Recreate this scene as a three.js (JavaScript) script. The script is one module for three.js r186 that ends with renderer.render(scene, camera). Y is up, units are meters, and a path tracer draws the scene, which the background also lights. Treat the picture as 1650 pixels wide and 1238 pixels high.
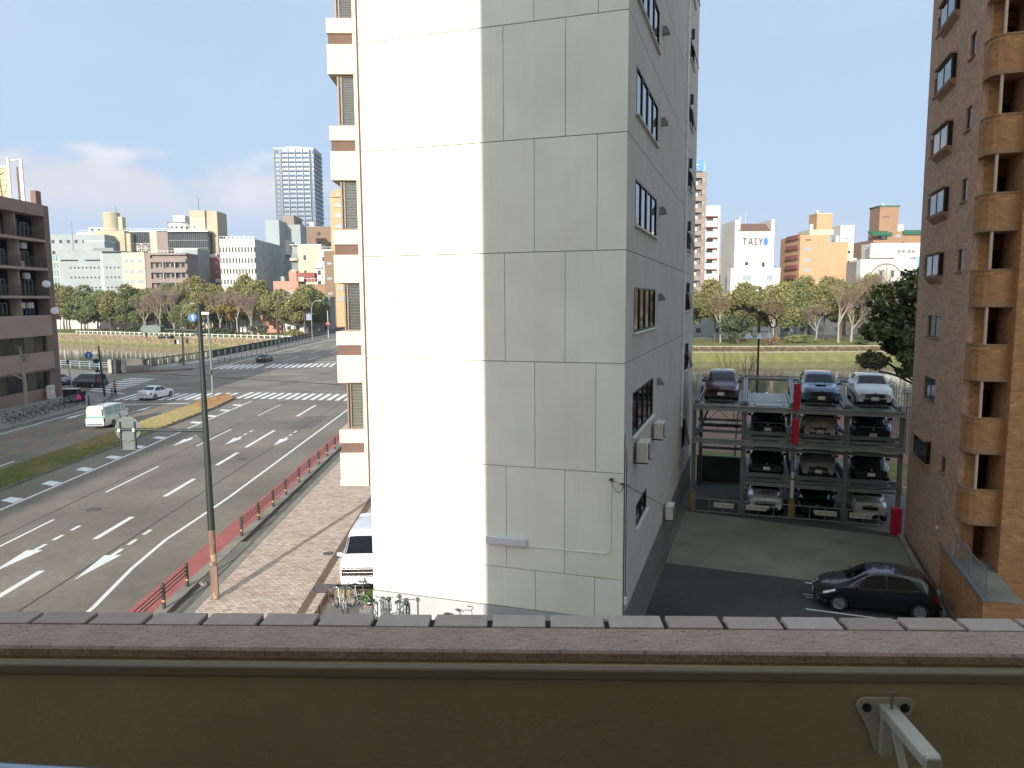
import * as THREE from 'three';
import { mergeGeometries, mergeVertices, toCreasedNormals } from 'three/addons/utils/BufferGeometryUtils.js';
import { RoundedBoxGeometry } from 'three/addons/geometries/RoundedBoxGeometry.js';
import { MarchingCubes } from 'three/addons/objects/MarchingCubes.js';
import { ImprovedNoise } from 'three/addons/math/ImprovedNoise.js';
import { FontLoader } from 'three/addons/loaders/FontLoader.js';
import { TextGeometry } from 'three/addons/geometries/TextGeometry.js';
import { Brush, Evaluator, SUBTRACTION } from 'three-bvh-csg';

// ---------- camera, sky, sun, exposure ----------
const scene = new THREE.Scene();
const camera = new THREE.PerspectiveCamera(55.15, 4 / 3, 0.1, 15000);
camera.position.set(0, 10.8, 0);
camera.up.set(0.008867, 0.993591, -0.112684);
camera.lookAt(0.02262, 10.8 - 0.11286, -0.99335);
const renderer = new THREE.WebGLRenderer();
renderer.toneMapping = THREE.LinearToneMapping;
renderer.toneMappingExposure = 1.6;
renderer.shadowMap.enabled = true;
const SUN_DIR = new THREE.Vector3(-0.2492, 0.3053, 0.9684).normalize();
const sun = new THREE.DirectionalLight(new THREE.Color(1, 0.94, 0.85), 4.7);
sun.position.copy(SUN_DIR).multiplyScalar(300).add(new THREE.Vector3(-30, 0, -90));
sun.target.position.set(-30, 0, -90);
sun.castShadow = true;
Object.assign(sun.shadow.camera, { left: -260, right: 260, top: 220, bottom: -220, near: 10, far: 900 });
sun.shadow.mapSize.set(4096, 4096);
sun.shadow.radius = 1;
scene.add(sun, sun.target);

function mulberry(a) { return () => { a |= 0; a = a + 0x6D2B79F5 | 0; let t = Math.imul(a ^ a >>> 15, 1 | a); t = t + Math.imul(t ^ t >>> 7, 61 | t) ^ t; return ((t ^ t >>> 14) >>> 0) / 4294967296; }; }
const perlin = new ImprovedNoise();
function fbm3(x, y, z, o = 5) { let s = 0, a = 0.5; for (let i = 0; i < o; i++) { s += a * perlin.noise(x, y, z); x *= 2.03; y *= 2.03; z *= 2.03; a *= 0.5; } return s; }
const sstep = (a, b, x) => { const t = Math.min(1, Math.max(0, (x - a) / (b - a))); return t * t * (3 - 2 * t); };
const lerp = (a, b, t) => a + (b - a) * t;
{
  const W = 2048, Hh = 1024, data = new Float32Array(W * Hh * 4);
  for (let j = 0; j < Hh; j++) {
    const el = ((j + 0.5) / Hh - 0.5) * Math.PI, sy = Math.sin(el), cy = Math.cos(el);
    for (let i = 0; i < W; i++) {
      const az = ((i + 0.5) / W - 0.5) * 2 * Math.PI, x = Math.cos(az) * cy, z = Math.sin(az) * cy;
      const e = Math.max(0, sy), t1 = sstep(0, 0.16, e), t2 = sstep(0.1, 0.95, e);
      let r = lerp(lerp(0.36, 0.31, t1), 0.27, t2), g = lerp(lerp(0.415, 0.425, t1), 0.35, t2), b = lerp(lerp(0.525, 0.57, t1), 0.46, t2);
      const s = Math.max(0, x * SUN_DIR.x + sy * SUN_DIR.y + z * SUN_DIR.z), fillGlow = Math.pow(s, 2) * 0.75 + Math.pow(s, 10) * 0.5;
      r += fillGlow; g += fillGlow * 0.93; b += fillGlow * 0.76;  // broad sky glow on the sun side, strengthened to lift shaded surfaces
      if (sy > 0 && sy < 0.75) {
        const big = fbm3(x * 2.2 + 7, 0.5, z * 2.2 + 7, 3);
        const n = fbm3(x * 6.5 + 3.1, sy * 15 + 1.7, z * 6.5 - 2.2, 6);
        const low = sstep(0.085, 0.125, sy) * (1 - sstep(0.148, 0.165, sy - n * 0.07 - big * 0.03));
        
        let c = sstep(-0.1, 0.16, n * 0.8 + big * 1.1) * low;
        const wisp = sstep(0.08, 0.5, fbm3(x * 3 + 20, sy * 9, z * 3, 5) + 0.12) * sstep(0.05, 0.12, sy) * (1 - sstep(0.2, 0.7, sy)) * 0.1;
        c = Math.min(0.85, c * 0.85 + wisp * (1 - c));
        const base = lerp(0.9, 1.08, sstep(-0.1, 0.3, n));
        r = lerp(r, 0.56 * base, c); g = lerp(g, 0.535 * base, c); b = lerp(b, 0.565 * base, c);
      }
      const k = (j * W + i) * 4;
      data[k] = r; data[k + 1] = g; data[k + 2] = b; data[k + 3] = 1;
    }
  }
  const sky = new THREE.DataTexture(data, W, Hh, THREE.RGBAFormat, THREE.FloatType);
  sky.mapping = THREE.EquirectangularReflectionMapping;
  sky.magFilter = sky.minFilter = THREE.LinearFilter;
  sky.needsUpdate = true;
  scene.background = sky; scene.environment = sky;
}
// ---------- helpers ----------
const V = (x, y, z) => new THREE.Vector3(x, y, z);
const used = new Map();
function numbered(n) { const k = used.get(n) || 0; used.set(n, k + 1); return k ? `${n}_${String(k).padStart(3, '0')}` : n; }
function tag(o, label, category, group, kind) {
  o.userData.label = label; if (category) o.userData.category = category;
  if (group) o.userData.group = group; if (kind) o.userData.kind = kind; return o;
}
function thing(name, label, category, p = [0, 0, 0], ry = 0, group) {
  const o = new THREE.Group(); o.name = numbered(name); o.position.set(...p); o.rotation.y = ry; scene.add(o);
  return tag(o, label, category, group);
}
function mesh(geo, mat, name, parent = scene) {
  const m = new THREE.Mesh(geo, mat); m.name = parent === scene ? numbered(name) : name; parent.add(m); return m;
}
function structure(geo, mat, name, label) { const m = mesh(geo, mat, name); m.userData.kind = 'structure'; if (label) m.userData.label = label; return m; }
function copyOf(root, label, p, ry, group) {
  const c = root.clone(); c.name = numbered(root.userData.baseName || root.name.replace(/_\d{3}$/, '')); scene.add(c);
  c.userData = { ...root.userData, label }; if (group) c.userData.group = group;
  if (p) c.position.set(...p); if (ry !== undefined) c.rotation.y = ry; return c;
}
function boxG(w, h, d) {
  const g = new THREE.BoxGeometry(w, h, d), uv = g.attributes.uv, S = [[d, h], [d, h], [w, d], [w, d], [w, h], [w, h]];
  for (let i = 0; i < 24; i++) { const s = S[i >> 2]; uv.setXY(i, uv.getX(i) * s[0], uv.getY(i) * s[1]); }
  return g;
}
function tubeG(a, b, r0, r1 = r0, n = 8, caps = true) {
  const A = V(...a), B = V(...b), L = A.distanceTo(B), g = new THREE.CylinderGeometry(r1, r0, L, n, 1, !caps);
  const uv = g.attributes.uv; for (let i = 0; i < uv.count; i++) uv.setXY(i, uv.getX(i) * 6.28 * r0, uv.getY(i) * L);
  const q = new THREE.Quaternion().setFromUnitVectors(V(0, 1, 0), B.clone().sub(A).normalize());
  g.applyQuaternion(q); const m = A.add(B).multiplyScalar(0.5); g.translate(m.x, m.y, m.z); return g;
}
function pathG(pts, r, n = 40, rad = 8) { return new THREE.TubeGeometry(new THREE.CatmullRomCurve3(pts.map(p => V(...p))), n, r, rad, false); }
const clean = (g) => { let h = g.index ? g.toNonIndexed() : g; for (const k of Object.keys(h.attributes)) if (!['position', 'normal', 'uv', 'color'].includes(k)) h.deleteAttribute(k); if (!h.attributes.uv) h.setAttribute('uv', new THREE.BufferAttribute(new Float32Array(h.attributes.position.count * 2), 2)); h.morphAttributes = {}; return h; };
class MB {
  constructor() { this.g = []; }
  add(g, p, ry = 0, rx = 0, rz = 0) { if (p || ry || rx || rz) { g = g.clone(); g.applyMatrix4(new THREE.Matrix4().compose(V(...(p || [0, 0, 0])), new THREE.Quaternion().setFromEuler(new THREE.Euler(rx, ry, rz, 'YXZ')), V(1, 1, 1))); } this.g.push(clean(g)); return this; }
  box(w, h, d, x, y, z, ry, rx, rz) { return this.add(boxG(w, h, d), [x, y, z], ry, rx, rz); }      // centre
  span(x0, x1, y0, y1, z0, z1) { return this.box(x1 - x0, y1 - y0, z1 - z0, (x0 + x1) / 2, (y0 + y1) / 2, (z0 + z1) / 2); }
  rbox(w, h, d, r, x, y, z, ry, rx, rz) { return this.add(new RoundedBoxGeometry(w, h, d, 2, r), [x, y, z], ry, rx, rz); }
  tube(a, b, r0, r1, n, c) { return this.add(tubeG(a, b, r0, r1, n, c)); }
  get geo() { return mergeGeometries(this.g, false); }
  build(name, mat, parent) { return mesh(this.geo, mat, name, parent); }
}
const spanG = (x0, x1, y0, y1, z0, z1) => { const g = boxG(x1 - x0, y1 - y0, z1 - z0); g.translate((x0 + x1) / 2, (y0 + y1) / 2, (z0 + z1) / 2); return g; };
// flat sheet from [x, z] outline at height y, uv in metres
function sheetG(pts, y) {
  const s = new THREE.Shape(pts.map(([x, z]) => new THREE.Vector2(x, -z))), g = new THREE.ShapeGeometry(s);
  g.rotateX(-Math.PI / 2); g.translate(0, y, 0); const p = g.attributes.position, uv = g.attributes.uv;
  for (let i = 0; i < p.count; i++) uv.setXY(i, p.getX(i), p.getZ(i)); return g;
}
function slabG(pts, y0, y1) {
  const s = new THREE.Shape(pts.map(([x, z]) => new THREE.Vector2(x, -z))), g = new THREE.ExtrudeGeometry(s, { depth: y1 - y0, bevelEnabled: false });
  g.rotateX(-Math.PI / 2); g.translate(0, y0, 0); return g;
}
// ---------- textures ----------
function lattice(seed) { const p = new Map(), h = (x, y) => { let n = Math.imul(x, 374761393) + Math.imul(y, 668265263) + Math.imul(seed, 1274126177) | 0; n = Math.imul(n ^ n >>> 13, 1274126177); return ((n ^ n >>> 16) >>> 0) / 4294967296; }; return h; }
function tfbm(seed) {
  const h = lattice(seed);
  return (u, v, cells, oct = 4) => {
    let s = 0, a = 1, t = 0;
    for (let o = 0; o < oct; o++) {
      const c = cells << o, x = u * c, y = v * c, xi = Math.floor(x), yi = Math.floor(y), fx = x - xi, fy = y - yi, m = (k) => ((k % c) + c) % c;
      const sx = fx * fx * (3 - 2 * fx), sy = fy * fy * (3 - 2 * fy);
      const q = lerp(lerp(h(m(xi) + o * 57, m(yi)), h(m(xi + 1) + o * 57, m(yi)), sx), lerp(h(m(xi) + o * 57, m(yi + 1)), h(m(xi + 1) + o * 57, m(yi + 1)), sx), sy);
      s += q * a; t += a; a *= 0.55;
    }
    return s / t;
  };
}
function makeTex(n, metres, fn, srgb = true) {
  const d = new Uint8Array(n * n * 4);
  for (let j = 0; j < n; j++) for (let i = 0; i < n; i++) {
    const c = fn(i / n, j / n), k = (j * n + i) * 4;
    for (let q = 0; q < 3; q++) d[k + q] = Math.max(0, Math.min(255, (Array.isArray(c) ? c[q] : c) * 255));
    d[k + 3] = 255;
  }
  const t = new THREE.DataTexture(d, n, n, THREE.RGBAFormat);
  t.wrapS = t.wrapT = THREE.RepeatWrapping; t.magFilter = THREE.LinearFilter; t.minFilter = THREE.LinearMipmapLinearFilter; t.generateMipmaps = true;
  if (srgb) t.colorSpace = THREE.SRGBColorSpace;
  let sum = 0, gray = true; for (let i = 0; i < d.length; i += 4 * 37) { const c = d[i] / 255; sum += c <= 0.04045 ? c / 12.92 : Math.pow((c + 0.055) / 1.055, 2.4); if (Math.abs(d[i] - d[i + 2]) > 2) gray = false; }
  if (gray && srgb) t.userData.mean = sum / Math.ceil(d.length / 148);
  t.repeat.set(1 / metres[0], 1 / metres[1]); t.needsUpdate = true; return t;
}
const R2 = (t, a, b = a) => { const c = t.clone(); c.repeat.set(1 / a, 1 / b); c.needsUpdate = true; return c; };
const nA = tfbm(11), nB = tfbm(23), nC = tfbm(37), hsh = lattice(5);
const T = {};
T.grain = makeTex(512, [3, 3], (u, v) => 0.8 + 0.2 * (0.55 * nA(u, v, 4, 6) + 0.45 * nB(u, v, 90, 2)));              // plaster: mild mottling
T.grime = makeTex(512, [9, 9], (u, v) => { const streak = nC(u, v * 0.999, 1, 1), a = nA(u, v, 3, 6), s = nB(u, 0.31, 48, 2) * 0.7 + 0.3 * nA(u, v, 24, 3); return 0.85 + 0.09 * a + 0.022 * (s - 0.5) + 0.01 * streak; });
T.asphalt = makeTex(1024, [14, 14], (u, v) => { const g = hsh(Math.floor(u * 1024), Math.floor(v * 1024)); const a = nA(u, v, 3, 6), b = nB(u, v, 60, 3); return 0.62 + 0.26 * a + 0.1 * b + 0.16 * (g - 0.5); });
T.fine = makeTex(512, [0.5, 0.5], (u, v) => nA(u, v, 60, 3), false);
T.rough = makeTex(512, [0.22, 0.22], (u, v) => { const a = nA(u, v, 22, 4), b = nB(u, v, 40, 2); return 0.7 * a + 0.3 * (b > 0.62 ? 1 : b); }, false);
T.speck = makeTex(512, [0.3, 0.3], (u, v) => { const a = nA(u, v, 6, 5), b = nC(u, v, 70, 2); return (b > 0.78 ? 0.66 : 0.84) + 0.16 * a; });
T.concrete = makeTex(512, [6, 6], (u, v) => { const a = nA(u, v, 3, 6), b = nB(u, v, 5, 5), st = sstep(0.56, 0.72, nC(u, v, 4, 5)); return 0.66 + 0.26 * a + 0.1 * b - 0.07 * st; });
function brickTex(n, m, bw, bh, mortar, cols, mort) {           // stretcher bond: cells per tile bw x bh
  return [makeTex(n, m, (u, v) => {
    const row = Math.floor(v * bh), x = u * bw + (row % 2) * 0.5, col = Math.floor(x) % bw, fx = x - Math.floor(x), fy = v * bh - row;
    const e = Math.min(fx * m[0] / bw, (1 - fx) * m[0] / bw, fy * m[1] / bh, (1 - fy) * m[1] / bh);
    const h = hsh(col * 7 + 3, row * 13 + 1), c = cols[Math.floor(h * cols.length * 0.999)], k = 0.94 + 0.12 * hsh(col + 91, row + 17), g = 0.92 + 0.16 * nA(u, v, 24, 4);
    return e < mortar / 2 ? mort.map(q => q * g) : c.map(q => q * k * g);
  }), makeTex(n, m, (u, v) => {
    const row = Math.floor(v * bh), x = u * bw + (row % 2) * 0.5, fx = x - Math.floor(x), fy = v * bh - row;
    const e = Math.min(fx * m[0] / bw, (1 - fx) * m[0] / bw, fy * m[1] / bh, (1 - fy) * m[1] / bh);
    return sstep(mortar * 0.35, mortar * 0.8, e) * 0.85 + 0.15 * nB(u, v, 40, 2);
  }, false)];
}
[T.paver, T.paverB] = brickTex(1024, [5.4, 6.8], 20, 40, 0.026, [[0.85, 0.77, 0.7], [0.84, 0.76, 0.695], [0.86, 0.78, 0.71], [0.83, 0.75, 0.68], [0.78, 0.68, 0.62], [0.85, 0.775, 0.7]], [0.62, 0.55, 0.49]);
[T.tileP, T.tileB] = brickTex(1024, [4.6, 3.84], 20, 40, 0.014, [[0.775, 0.635, 0.53], [0.795, 0.655, 0.55], [0.755, 0.615, 0.515], [0.785, 0.645, 0.54]], [0.68, 0.58, 0.5]);
[T.tileO] = brickTex(1024, [4.6, 3.84], 20, 40, 0.016, [[0.74, 0.56, 0.385], [0.76, 0.585, 0.41], [0.72, 0.545, 0.375], [0.775, 0.605, 0.435], [0.75, 0.57, 0.395]], [0.74, 0.6, 0.42]);
[T.stone, T.stoneB] = brickTex(1024, [12, 12], 15, 18, 0.09, [[0.6, 0.56, 0.48], [0.66, 0.61, 0.53], [0.55, 0.51, 0.44], [0.7, 0.65, 0.56]], [0.45, 0.42, 0.36]);
T.grass = makeTex(512, [5, 5], (u, v) => { const a = nA(u, v, 6, 6), b = nB(u, v, 80, 2), c = sstep(0.4, 0.65, nC(u, v, 4, 4)); const k = 0.75 + 0.3 * b + 0.25 * (a - 0.5); return [lerp(0.56, 0.68, c) * k, lerp(0.58, 0.63, c) * k, lerp(0.3, 0.36, c) * k]; });
T.wave = makeTex(512, [16, 9], (u, v) => nA(u, v, 8, 5) * 0.6 + nB(u, v, 26, 3) * 0.4, false);
T.bark = makeTex(256, [0.8, 0.8], (u, v) => 0.55 + 0.45 * nA(u, v, 10, 4));
// ---------- materials ----------
const hex = (c) => (typeof c === 'string' ? new THREE.Color(c) : new THREE.Color().setRGB(...c));
const M = (color, rough = 0.8, o = {}) => {                       // a grey detail map keeps the given colour as its mean
  const c = hex(color), m = o.map && o.map.userData.mean; if (m) c.setRGB(Math.min(1, c.r / m), Math.min(1, c.g / m), Math.min(1, c.b / m));
  return new THREE.MeshStandardMaterial({ color: c, roughness: rough, ...o });
};
const plaster = (c, m = 9, rough = 0.9) => M(c, rough, { map: R2(T.grime, m), bumpMap: R2(T.fine, 0.6), bumpScale: 0.002 });
const P = {
  glass: M('#10161b', 0.04, { metalness: 0.0, envMapIntensity: 1 }), glassBlue: M('#2a3a4c', 0.06), glassDim: M('#1b1d1c', 0.12),
  darkMetal: M('#3a3f42', 0.45, { metalness: 0.4 }), bronze: M('#3b332b', 0.45, { metalness: 0.35 }), steel: M('#6d7577', 0.5, { metalness: 0.5, map: T.grain }),
  galv: M('#8b9293', 0.5, { metalness: 0.35, map: T.grain }), pole: M('#2c3634', 0.5, { metalness: 0.2, map: R2(T.grain, 1) }), white: M('#e4e3dd', 0.6), offwhite: M('#d8d4c8', 0.75, { map: T.grain }),
  black: M('#141414', 0.6), rubber: M('#17171a', 0.9), chrome: M('#c8cacc', 0.15, { metalness: 1 }), rim: M('#a9adb0', 0.3, { metalness: 0.85 }), plate: M('#dedfd8', 0.5),
  red: M('#c31a35', 0.45, { map: T.grain }), yellow: M('#b0944a', 0.6, { map: T.grain }), paint: M('#ebe9df', 0.7, { map: R2(T.grime, 2.2) }), paintOrange: M('#b9794a', 0.8, { map: R2(T.concrete, 2.2) }),
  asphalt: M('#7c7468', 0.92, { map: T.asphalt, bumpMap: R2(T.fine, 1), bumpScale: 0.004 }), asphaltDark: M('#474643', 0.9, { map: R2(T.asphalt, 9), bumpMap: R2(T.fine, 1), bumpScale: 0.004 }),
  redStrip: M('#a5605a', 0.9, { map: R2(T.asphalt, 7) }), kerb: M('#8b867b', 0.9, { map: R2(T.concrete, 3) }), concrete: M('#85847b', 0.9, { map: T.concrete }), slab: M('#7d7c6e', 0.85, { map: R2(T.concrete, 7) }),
  paver: M('#f0f0f0', 0.9, { map: T.paver, bumpMap: T.paverB, bumpScale: 0.006 }), paverGrey: M('#8d8480', 0.9, { map: R2(T.paver, 4), bumpMap: T.paverB, bumpScale: 0.006 }),
  grass: M('#c8c8b0', 0.95, { map: T.grass }), soil: M('#6b6657', 1, { map: R2(T.concrete, 5) }),
};
// ---------- ground, river, roads ----------
const FAR = [[-6000, -3483], [-400, -404], [-144, -264], [-75, -224], [20, -172], [60, -167], [300, -158], [6000, 100]];
const NEAR = [[-6000, -3250], [-400, -305], [-58, -117], [15, -77], [60, -68], [300, -62], [6000, 160]];
const WATER = -3.1;
{
  const gm = M('#6f6d66', 0.95, { map: R2(T.concrete, 11) });
  structure(sheetG([...NEAR, [6000, 5000], [-6000, 5000]], -0.03), gm, 'ground');
  structure(sheetG([...FAR].reverse().concat([[-6000, -12000], [6000, -12000]]), -0.03), gm, 'ground');
  structure(sheetG([...NEAR, ...[...FAR].reverse()], WATER), M('#5b605a', 0.06, { bumpMap: R2(T.wave, 31, 17), bumpScale: 0.02 }), 'river_water');
  // banks: masonry walls with a sloped foot, capped with a kerb
  const wallStrip = (line, off0, y0, off1, y1) => {               // off: metres toward the water (+) from the line
    const pos = [], uv = [], idx = []; let s = 0;
    const nrm = line.map((p, i) => { const a = line[Math.max(0, i - 1)], b = line[Math.min(line.length - 1, i + 1)], L = Math.hypot(b[0] - a[0], b[1] - a[1]); return [-(b[1] - a[1]) / L, (b[0] - a[0]) / L]; });
    line.forEach((p, i) => {
      if (i) s += Math.hypot(p[0] - line[i - 1][0], p[1] - line[i - 1][1]);
      for (const [o, y] of [[off0, y0], [off1, y1]]) { pos.push(p[0] + nrm[i][0] * o, y, p[1] + nrm[i][1] * o); uv.push(s, y); }
      if (i) { const k = i * 2; idx.push(k - 2, k - 1, k, k - 1, k + 1, k); }
    });
    const g = new THREE.BufferGeometry(); g.setAttribute('position', new THREE.Float32BufferAttribute(pos, 3)); g.setAttribute('uv', new THREE.Float32BufferAttribute(uv, 2)); g.setIndex(idx); g.computeVertexNormals(); return clean(g);
  };
  const mid = FAR.slice(1, 7), nmid = NEAR.slice(1, 6), lf = FAR.slice(1, 5), rt = FAR.slice(4, 7);
  const stone = M('#c9c1ae', 0.92, { map: T.stone, bumpMap: T.stoneB, bumpScale: 0.06 }), stoneD = M('#8d8570', 0.92, { map: T.stone, bumpMap: T.stoneB, bumpScale: 0.06 }), weed = M('#6b6a3f', 0.95, { map: R2(T.concrete, 4) });
  structure(wallStrip(lf, 0, -0.02, 0.75, -2.45), stone, 'river_wall');
  structure(wallStrip(lf, 0.75, -2.45, 1.5, -3.3), weed, 'river_wall');
  structure(wallStrip(rt, 0, -0.02, 0.3, -1.15), stoneD, 'river_wall');
  structure(wallStrip(rt, 0.3, -1.15, 2.2, -1.3), M('#a39d84', 0.95, { map: R2(T.concrete, 4) }), 'river_wall');
  structure(wallStrip(rt, 2.2, -1.3, 5.0, -3.3), weed, 'river_wall');
  structure(mergeGeometries([wallStrip(mid, -0.6, 0.1, 0.05, 0.1), wallStrip(mid, 0.05, 0.1, 0.05, -0.1)]), P.kerb, 'river_kerb');
  structure(mergeGeometries([wallStrip(nmid, 0, 0.05, -0.05, -4), wallStrip(nmid, 0.6, 0.05, 0, 0.05)]), stone, 'river_wall');
  structure(wallStrip(mid, -34, -0.022, -0.6, -0.018), P.grass, 'park_lawn');
  // promenade and plots behind the parking frame
  structure(sheetG([[9, -44], [40, -36], [60, -67.6], [15, -76.5], [-4, -87]], -0.02), M('#a98f86', 0.9, { map: R2(T.paver, 5) }), 'promenade');
  structure(sheetG([[10, -48], [32, -40], [34, -44], [11, -53]], -0.014), P.grass, 'lawn');

  // main road, intersection, riverside road
  structure(sheetG([[-41.9, 90], [-41.9, -80], [-44.5, -86], [-50, -91], [-250, -200], [-250, -214], [-60, -116], [-49.2, -119], [-49.2, -420], [-14, -420], [-14, -118], [-7, -101], [-7, -86], [-12.6, -84], [-11.95, -78], [-11.95, 90]], 0), P.asphalt, 'road');
  structure(sheetG([[-13.02, 40], [-13.02, -66], [-11.95, -66], [-11.95, 40]], 0.004), P.redStrip, 'road_shoulder');
  structure(slabG([[-11.95, 40], [-11.95, -78], [-11.5, -78], [-11.5, 40]], -0.2, 0.12), P.kerb, 'kerb');
  structure(sheetG([[-46, -107.4], [-14, -112.6], [-14, -113.3], [-46, -108.1]], 0.004), M('#9a948a', 0.9, { map: T.concrete }), 'road_joint');
  for (const [pts, n] of [[[[-49, -100], [-22, -88.4], [-22, -88.65], [-49, -100.25]], 0], [[[-23.5, 30], [-22.9, -80], [-22.82, -80], [-23.42, 30]], 1], [[[-17.3, 30], [-16.6, -80], [-16.52, -80], [-17.22, 30]], 2]]) structure(sheetG(pts, 0.004), P.asphaltDark, 'road_seam');

  // near sidewalk with drain, pavers, dark band
  const dr = new MB();
  dr.span(-11.5, -10.95, -0.32, -0.27, -78, -32.3).span(-11.5, -10.95, -0.32, -0.27, -27.45, 40).span(-10.95, -10.9, -0.3, 0.1, -78, -32.3).span(-10.95, -10.9, -0.3, 0.1, -27.45, 40);
  structure(dr.geo, P.soil, 'drain');
  const cov = thing('drain_cover', 'pale grooved concrete cover over the drain at the gap in the kerb fence', 'drain cover', [-11.22, 0, -29.9]);
  const slat = boxG(0.07, 0.03, 4.75);
  mesh(boxG(0.56, 0.28, 4.8).translate(0, -0.06, 0), P.concrete, 'base', cov);
  for (let i = 0; i < 5; i++) { const s = mesh(slat, P.kerb, 'slat', cov); s.position.set(-0.2 + i * 0.1, 0.1, 0); }
  const gr = thing('drain_grating', 'grey barred grating lying in the drain beside the kerb fence', 'grating', [-11.22, -0.24, -42]);
  const bar = boxG(0.035, 0.04, 19);
  for (let i = 0; i < 6; i++) { const b = mesh(bar, P.galv, 'bar', gr); b.position.set(-0.22 + i * 0.085, 0.01, 0); }
  const gr2 = copyOf(gr, 'grey barred grating in the drain at the near end of the fence by the parapet', [-11.22, -0.24, -18.2], 0);
  gr2.children.forEach(c => { c.scale.z = 0.96; });
  structure(slabG([[-10.9, 40], [-10.9, -78], [-10.55, -78], [-10.55, 40]], -0.3, 0.105), P.kerb, 'kerb');
  structure(sheetG([[-10.55, 40], [-10.55, -78], [-7.0, -78], [-6.95, -24], [-7.1, 40]], 0.1), P.paver, 'sidewalk');
  structure(sheetG([[-7.1, 40], [-6.95, -24], [-7.0, -78], [-6.5, -78], [-6.65, -24], [-6.8, 40]], 0.1), P.paverGrey, 'paving_band');
  structure(sheetG([[-6.8, 40], [-6.65, -24], [-6.5, -78], [-3.5, -78], [-3.7, -20], [-3.7, 40]], 0.1), P.paver, 'sidewalk');
  for (const [x, z, r, l] of [[-6.45, -26.7, 0.42, 'large round iron manhole cover in the pavement before the white minivan'], [-7.2, -30.6, 0.2, 'small round iron cover set in the pavers beside the lamp pole shadow']]) {
    const m = thing('manhole_cover', l, 'manhole', [x, 0.1, z]);
    mesh(new THREE.CylinderGeometry(r, r, 0.02, 28), M('#6a5f5a', 0.7, { map: T.grain }), 'lid', m);
    mesh(new THREE.TorusGeometry(r, 0.02, 6, 28).rotateX(Math.PI / 2), P.darkMetal, 'rim', m);
  }
  for (const [x, z, w, l, c] of [[-20.4, -47, 2.6, 9, '#736b61'], [-16.9, -66, 2.2, 7, '#6b655e'], [-25, -31, 1.8, 6, '#857d72'], [-38, -101, 6, 3.4, '#77716a'], [-24, -99, 5, 2.2, '#857d73']]) structure(sheetG([[x - w / 2, z - l / 2], [x + w / 2, z - l / 2], [x + w / 2, z + l / 2], [x - w / 2, z + l / 2]], 0.003), M(c, 0.92, { map: R2(T.asphalt, 10) }), 'road_patch');
  for (const [x, z, l] of [[-21.2, -38.2, 'iron manhole cover in the sunlit lane beside a lane arrow'], [-17.6, -50.5, 'iron manhole cover in the lane nearest the kerb fence']]) { const m = thing('manhole_cover', l, 'manhole', [x, 0.004, z]); mesh(new THREE.CylinderGeometry(0.32, 0.32, 0.012, 28), M('#5d5852', 0.7, { map: T.grain }), 'lid', m); mesh(new THREE.TorusGeometry(0.33, 0.018, 6, 28).rotateX(Math.PI / 2), P.darkMetal, 'rim', m); }
  // parking lot
  const th = -0.3395, ex = [Math.cos(th), -Math.sin(th)], SDv = [0.3328, -0.943];
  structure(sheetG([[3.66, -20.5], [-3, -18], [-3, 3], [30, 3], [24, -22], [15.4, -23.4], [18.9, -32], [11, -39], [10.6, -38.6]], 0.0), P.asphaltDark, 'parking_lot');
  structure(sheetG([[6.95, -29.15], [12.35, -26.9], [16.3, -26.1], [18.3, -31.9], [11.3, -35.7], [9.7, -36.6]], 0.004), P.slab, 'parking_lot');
  structure(slabG([[15.05, -23.6], [15.25, -23.55], [18.45, -32], [18.25, -32.1]], 0, 0.13), P.kerb, 'kerb');

  // left sidewalk in front of the brown building, with kerb
  structure(slabG([[-42.6, 60], [-42.6, -79], [-45, -86], [-52, -91], [-53, -86], [-50.4, -84], [-50.4, 60]], -0.1, 0.1), M('#8a857c', 0.9, { map: R2(T.concrete, 4) }), 'sidewalk');
  structure(slabG([[-42.35, 60], [-42.35, -79], [-44.8, -86.2], [-51.9, -91.3], [-52, -91.05], [-45, -86], [-42.6, -79], [-42.6, 60]], -0.1, 0.12), P.kerb, 'kerb');
  // bridge-side footways
  structure(slabG([[-58.2, -117.5], [-49.2, -121], [-49.2, -300], [-56, -300], [-56, -118]], -0.1, 0.11), M('#7f7b74', 0.9, { map: R2(T.concrete, 5) }), 'sidewalk');
  structure(slabG([[-60, -113.5], [-52, -117], [-49.4, -120.8], [-58.2, -117.4]], -0.1, 0.1), M('#8a6f68', 0.9, { map: R2(T.paver, 4) }), 'sidewalk');

  // grassy median with kerb
  const medO = [[-31.95, 60], [-31.95, -72], [-32.35, -82.5], [-31.6, -86], [-29.6, -83], [-28.7, -76], [-28.55, 60]], medI = [[-31.75, 60], [-31.75, -72], [-32.1, -82.2], [-31.5, -85.5], [-29.8, -82.6], [-28.9, -76], [-28.75, 60]];
  structure(slabG([...medO], -0.1, 0.13), P.kerb, 'median_kerb');
  const med = structure(slabG(medI, 0, 0.16), P.soil, 'median_strip');
  const r = mulberry(77), tuft = new MB();
  for (let i = 0; i < 7; i++) { const a = r() * 6.28, l = 0.07 + r() * 0.06, w = 0.02; const g = new THREE.BufferGeometry(); g.setAttribute('position', new THREE.Float32BufferAttribute([-w, 0, 0, w, 0, 0, (r() - 0.5) * 0.1, l, (r() - 0.3) * 0.1], 3)); g.computeVertexNormals(); tuft.add(g, [(r() - 0.5) * 0.14, 0, (r() - 0.5) * 0.14], a); }
  const N = 26000, im = new THREE.InstancedMesh(tuft.geo, M('#ffffff', 0.95, { side: THREE.DoubleSide }), N), mt = new THREE.Matrix4(), col = new THREE.Color();
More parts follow.
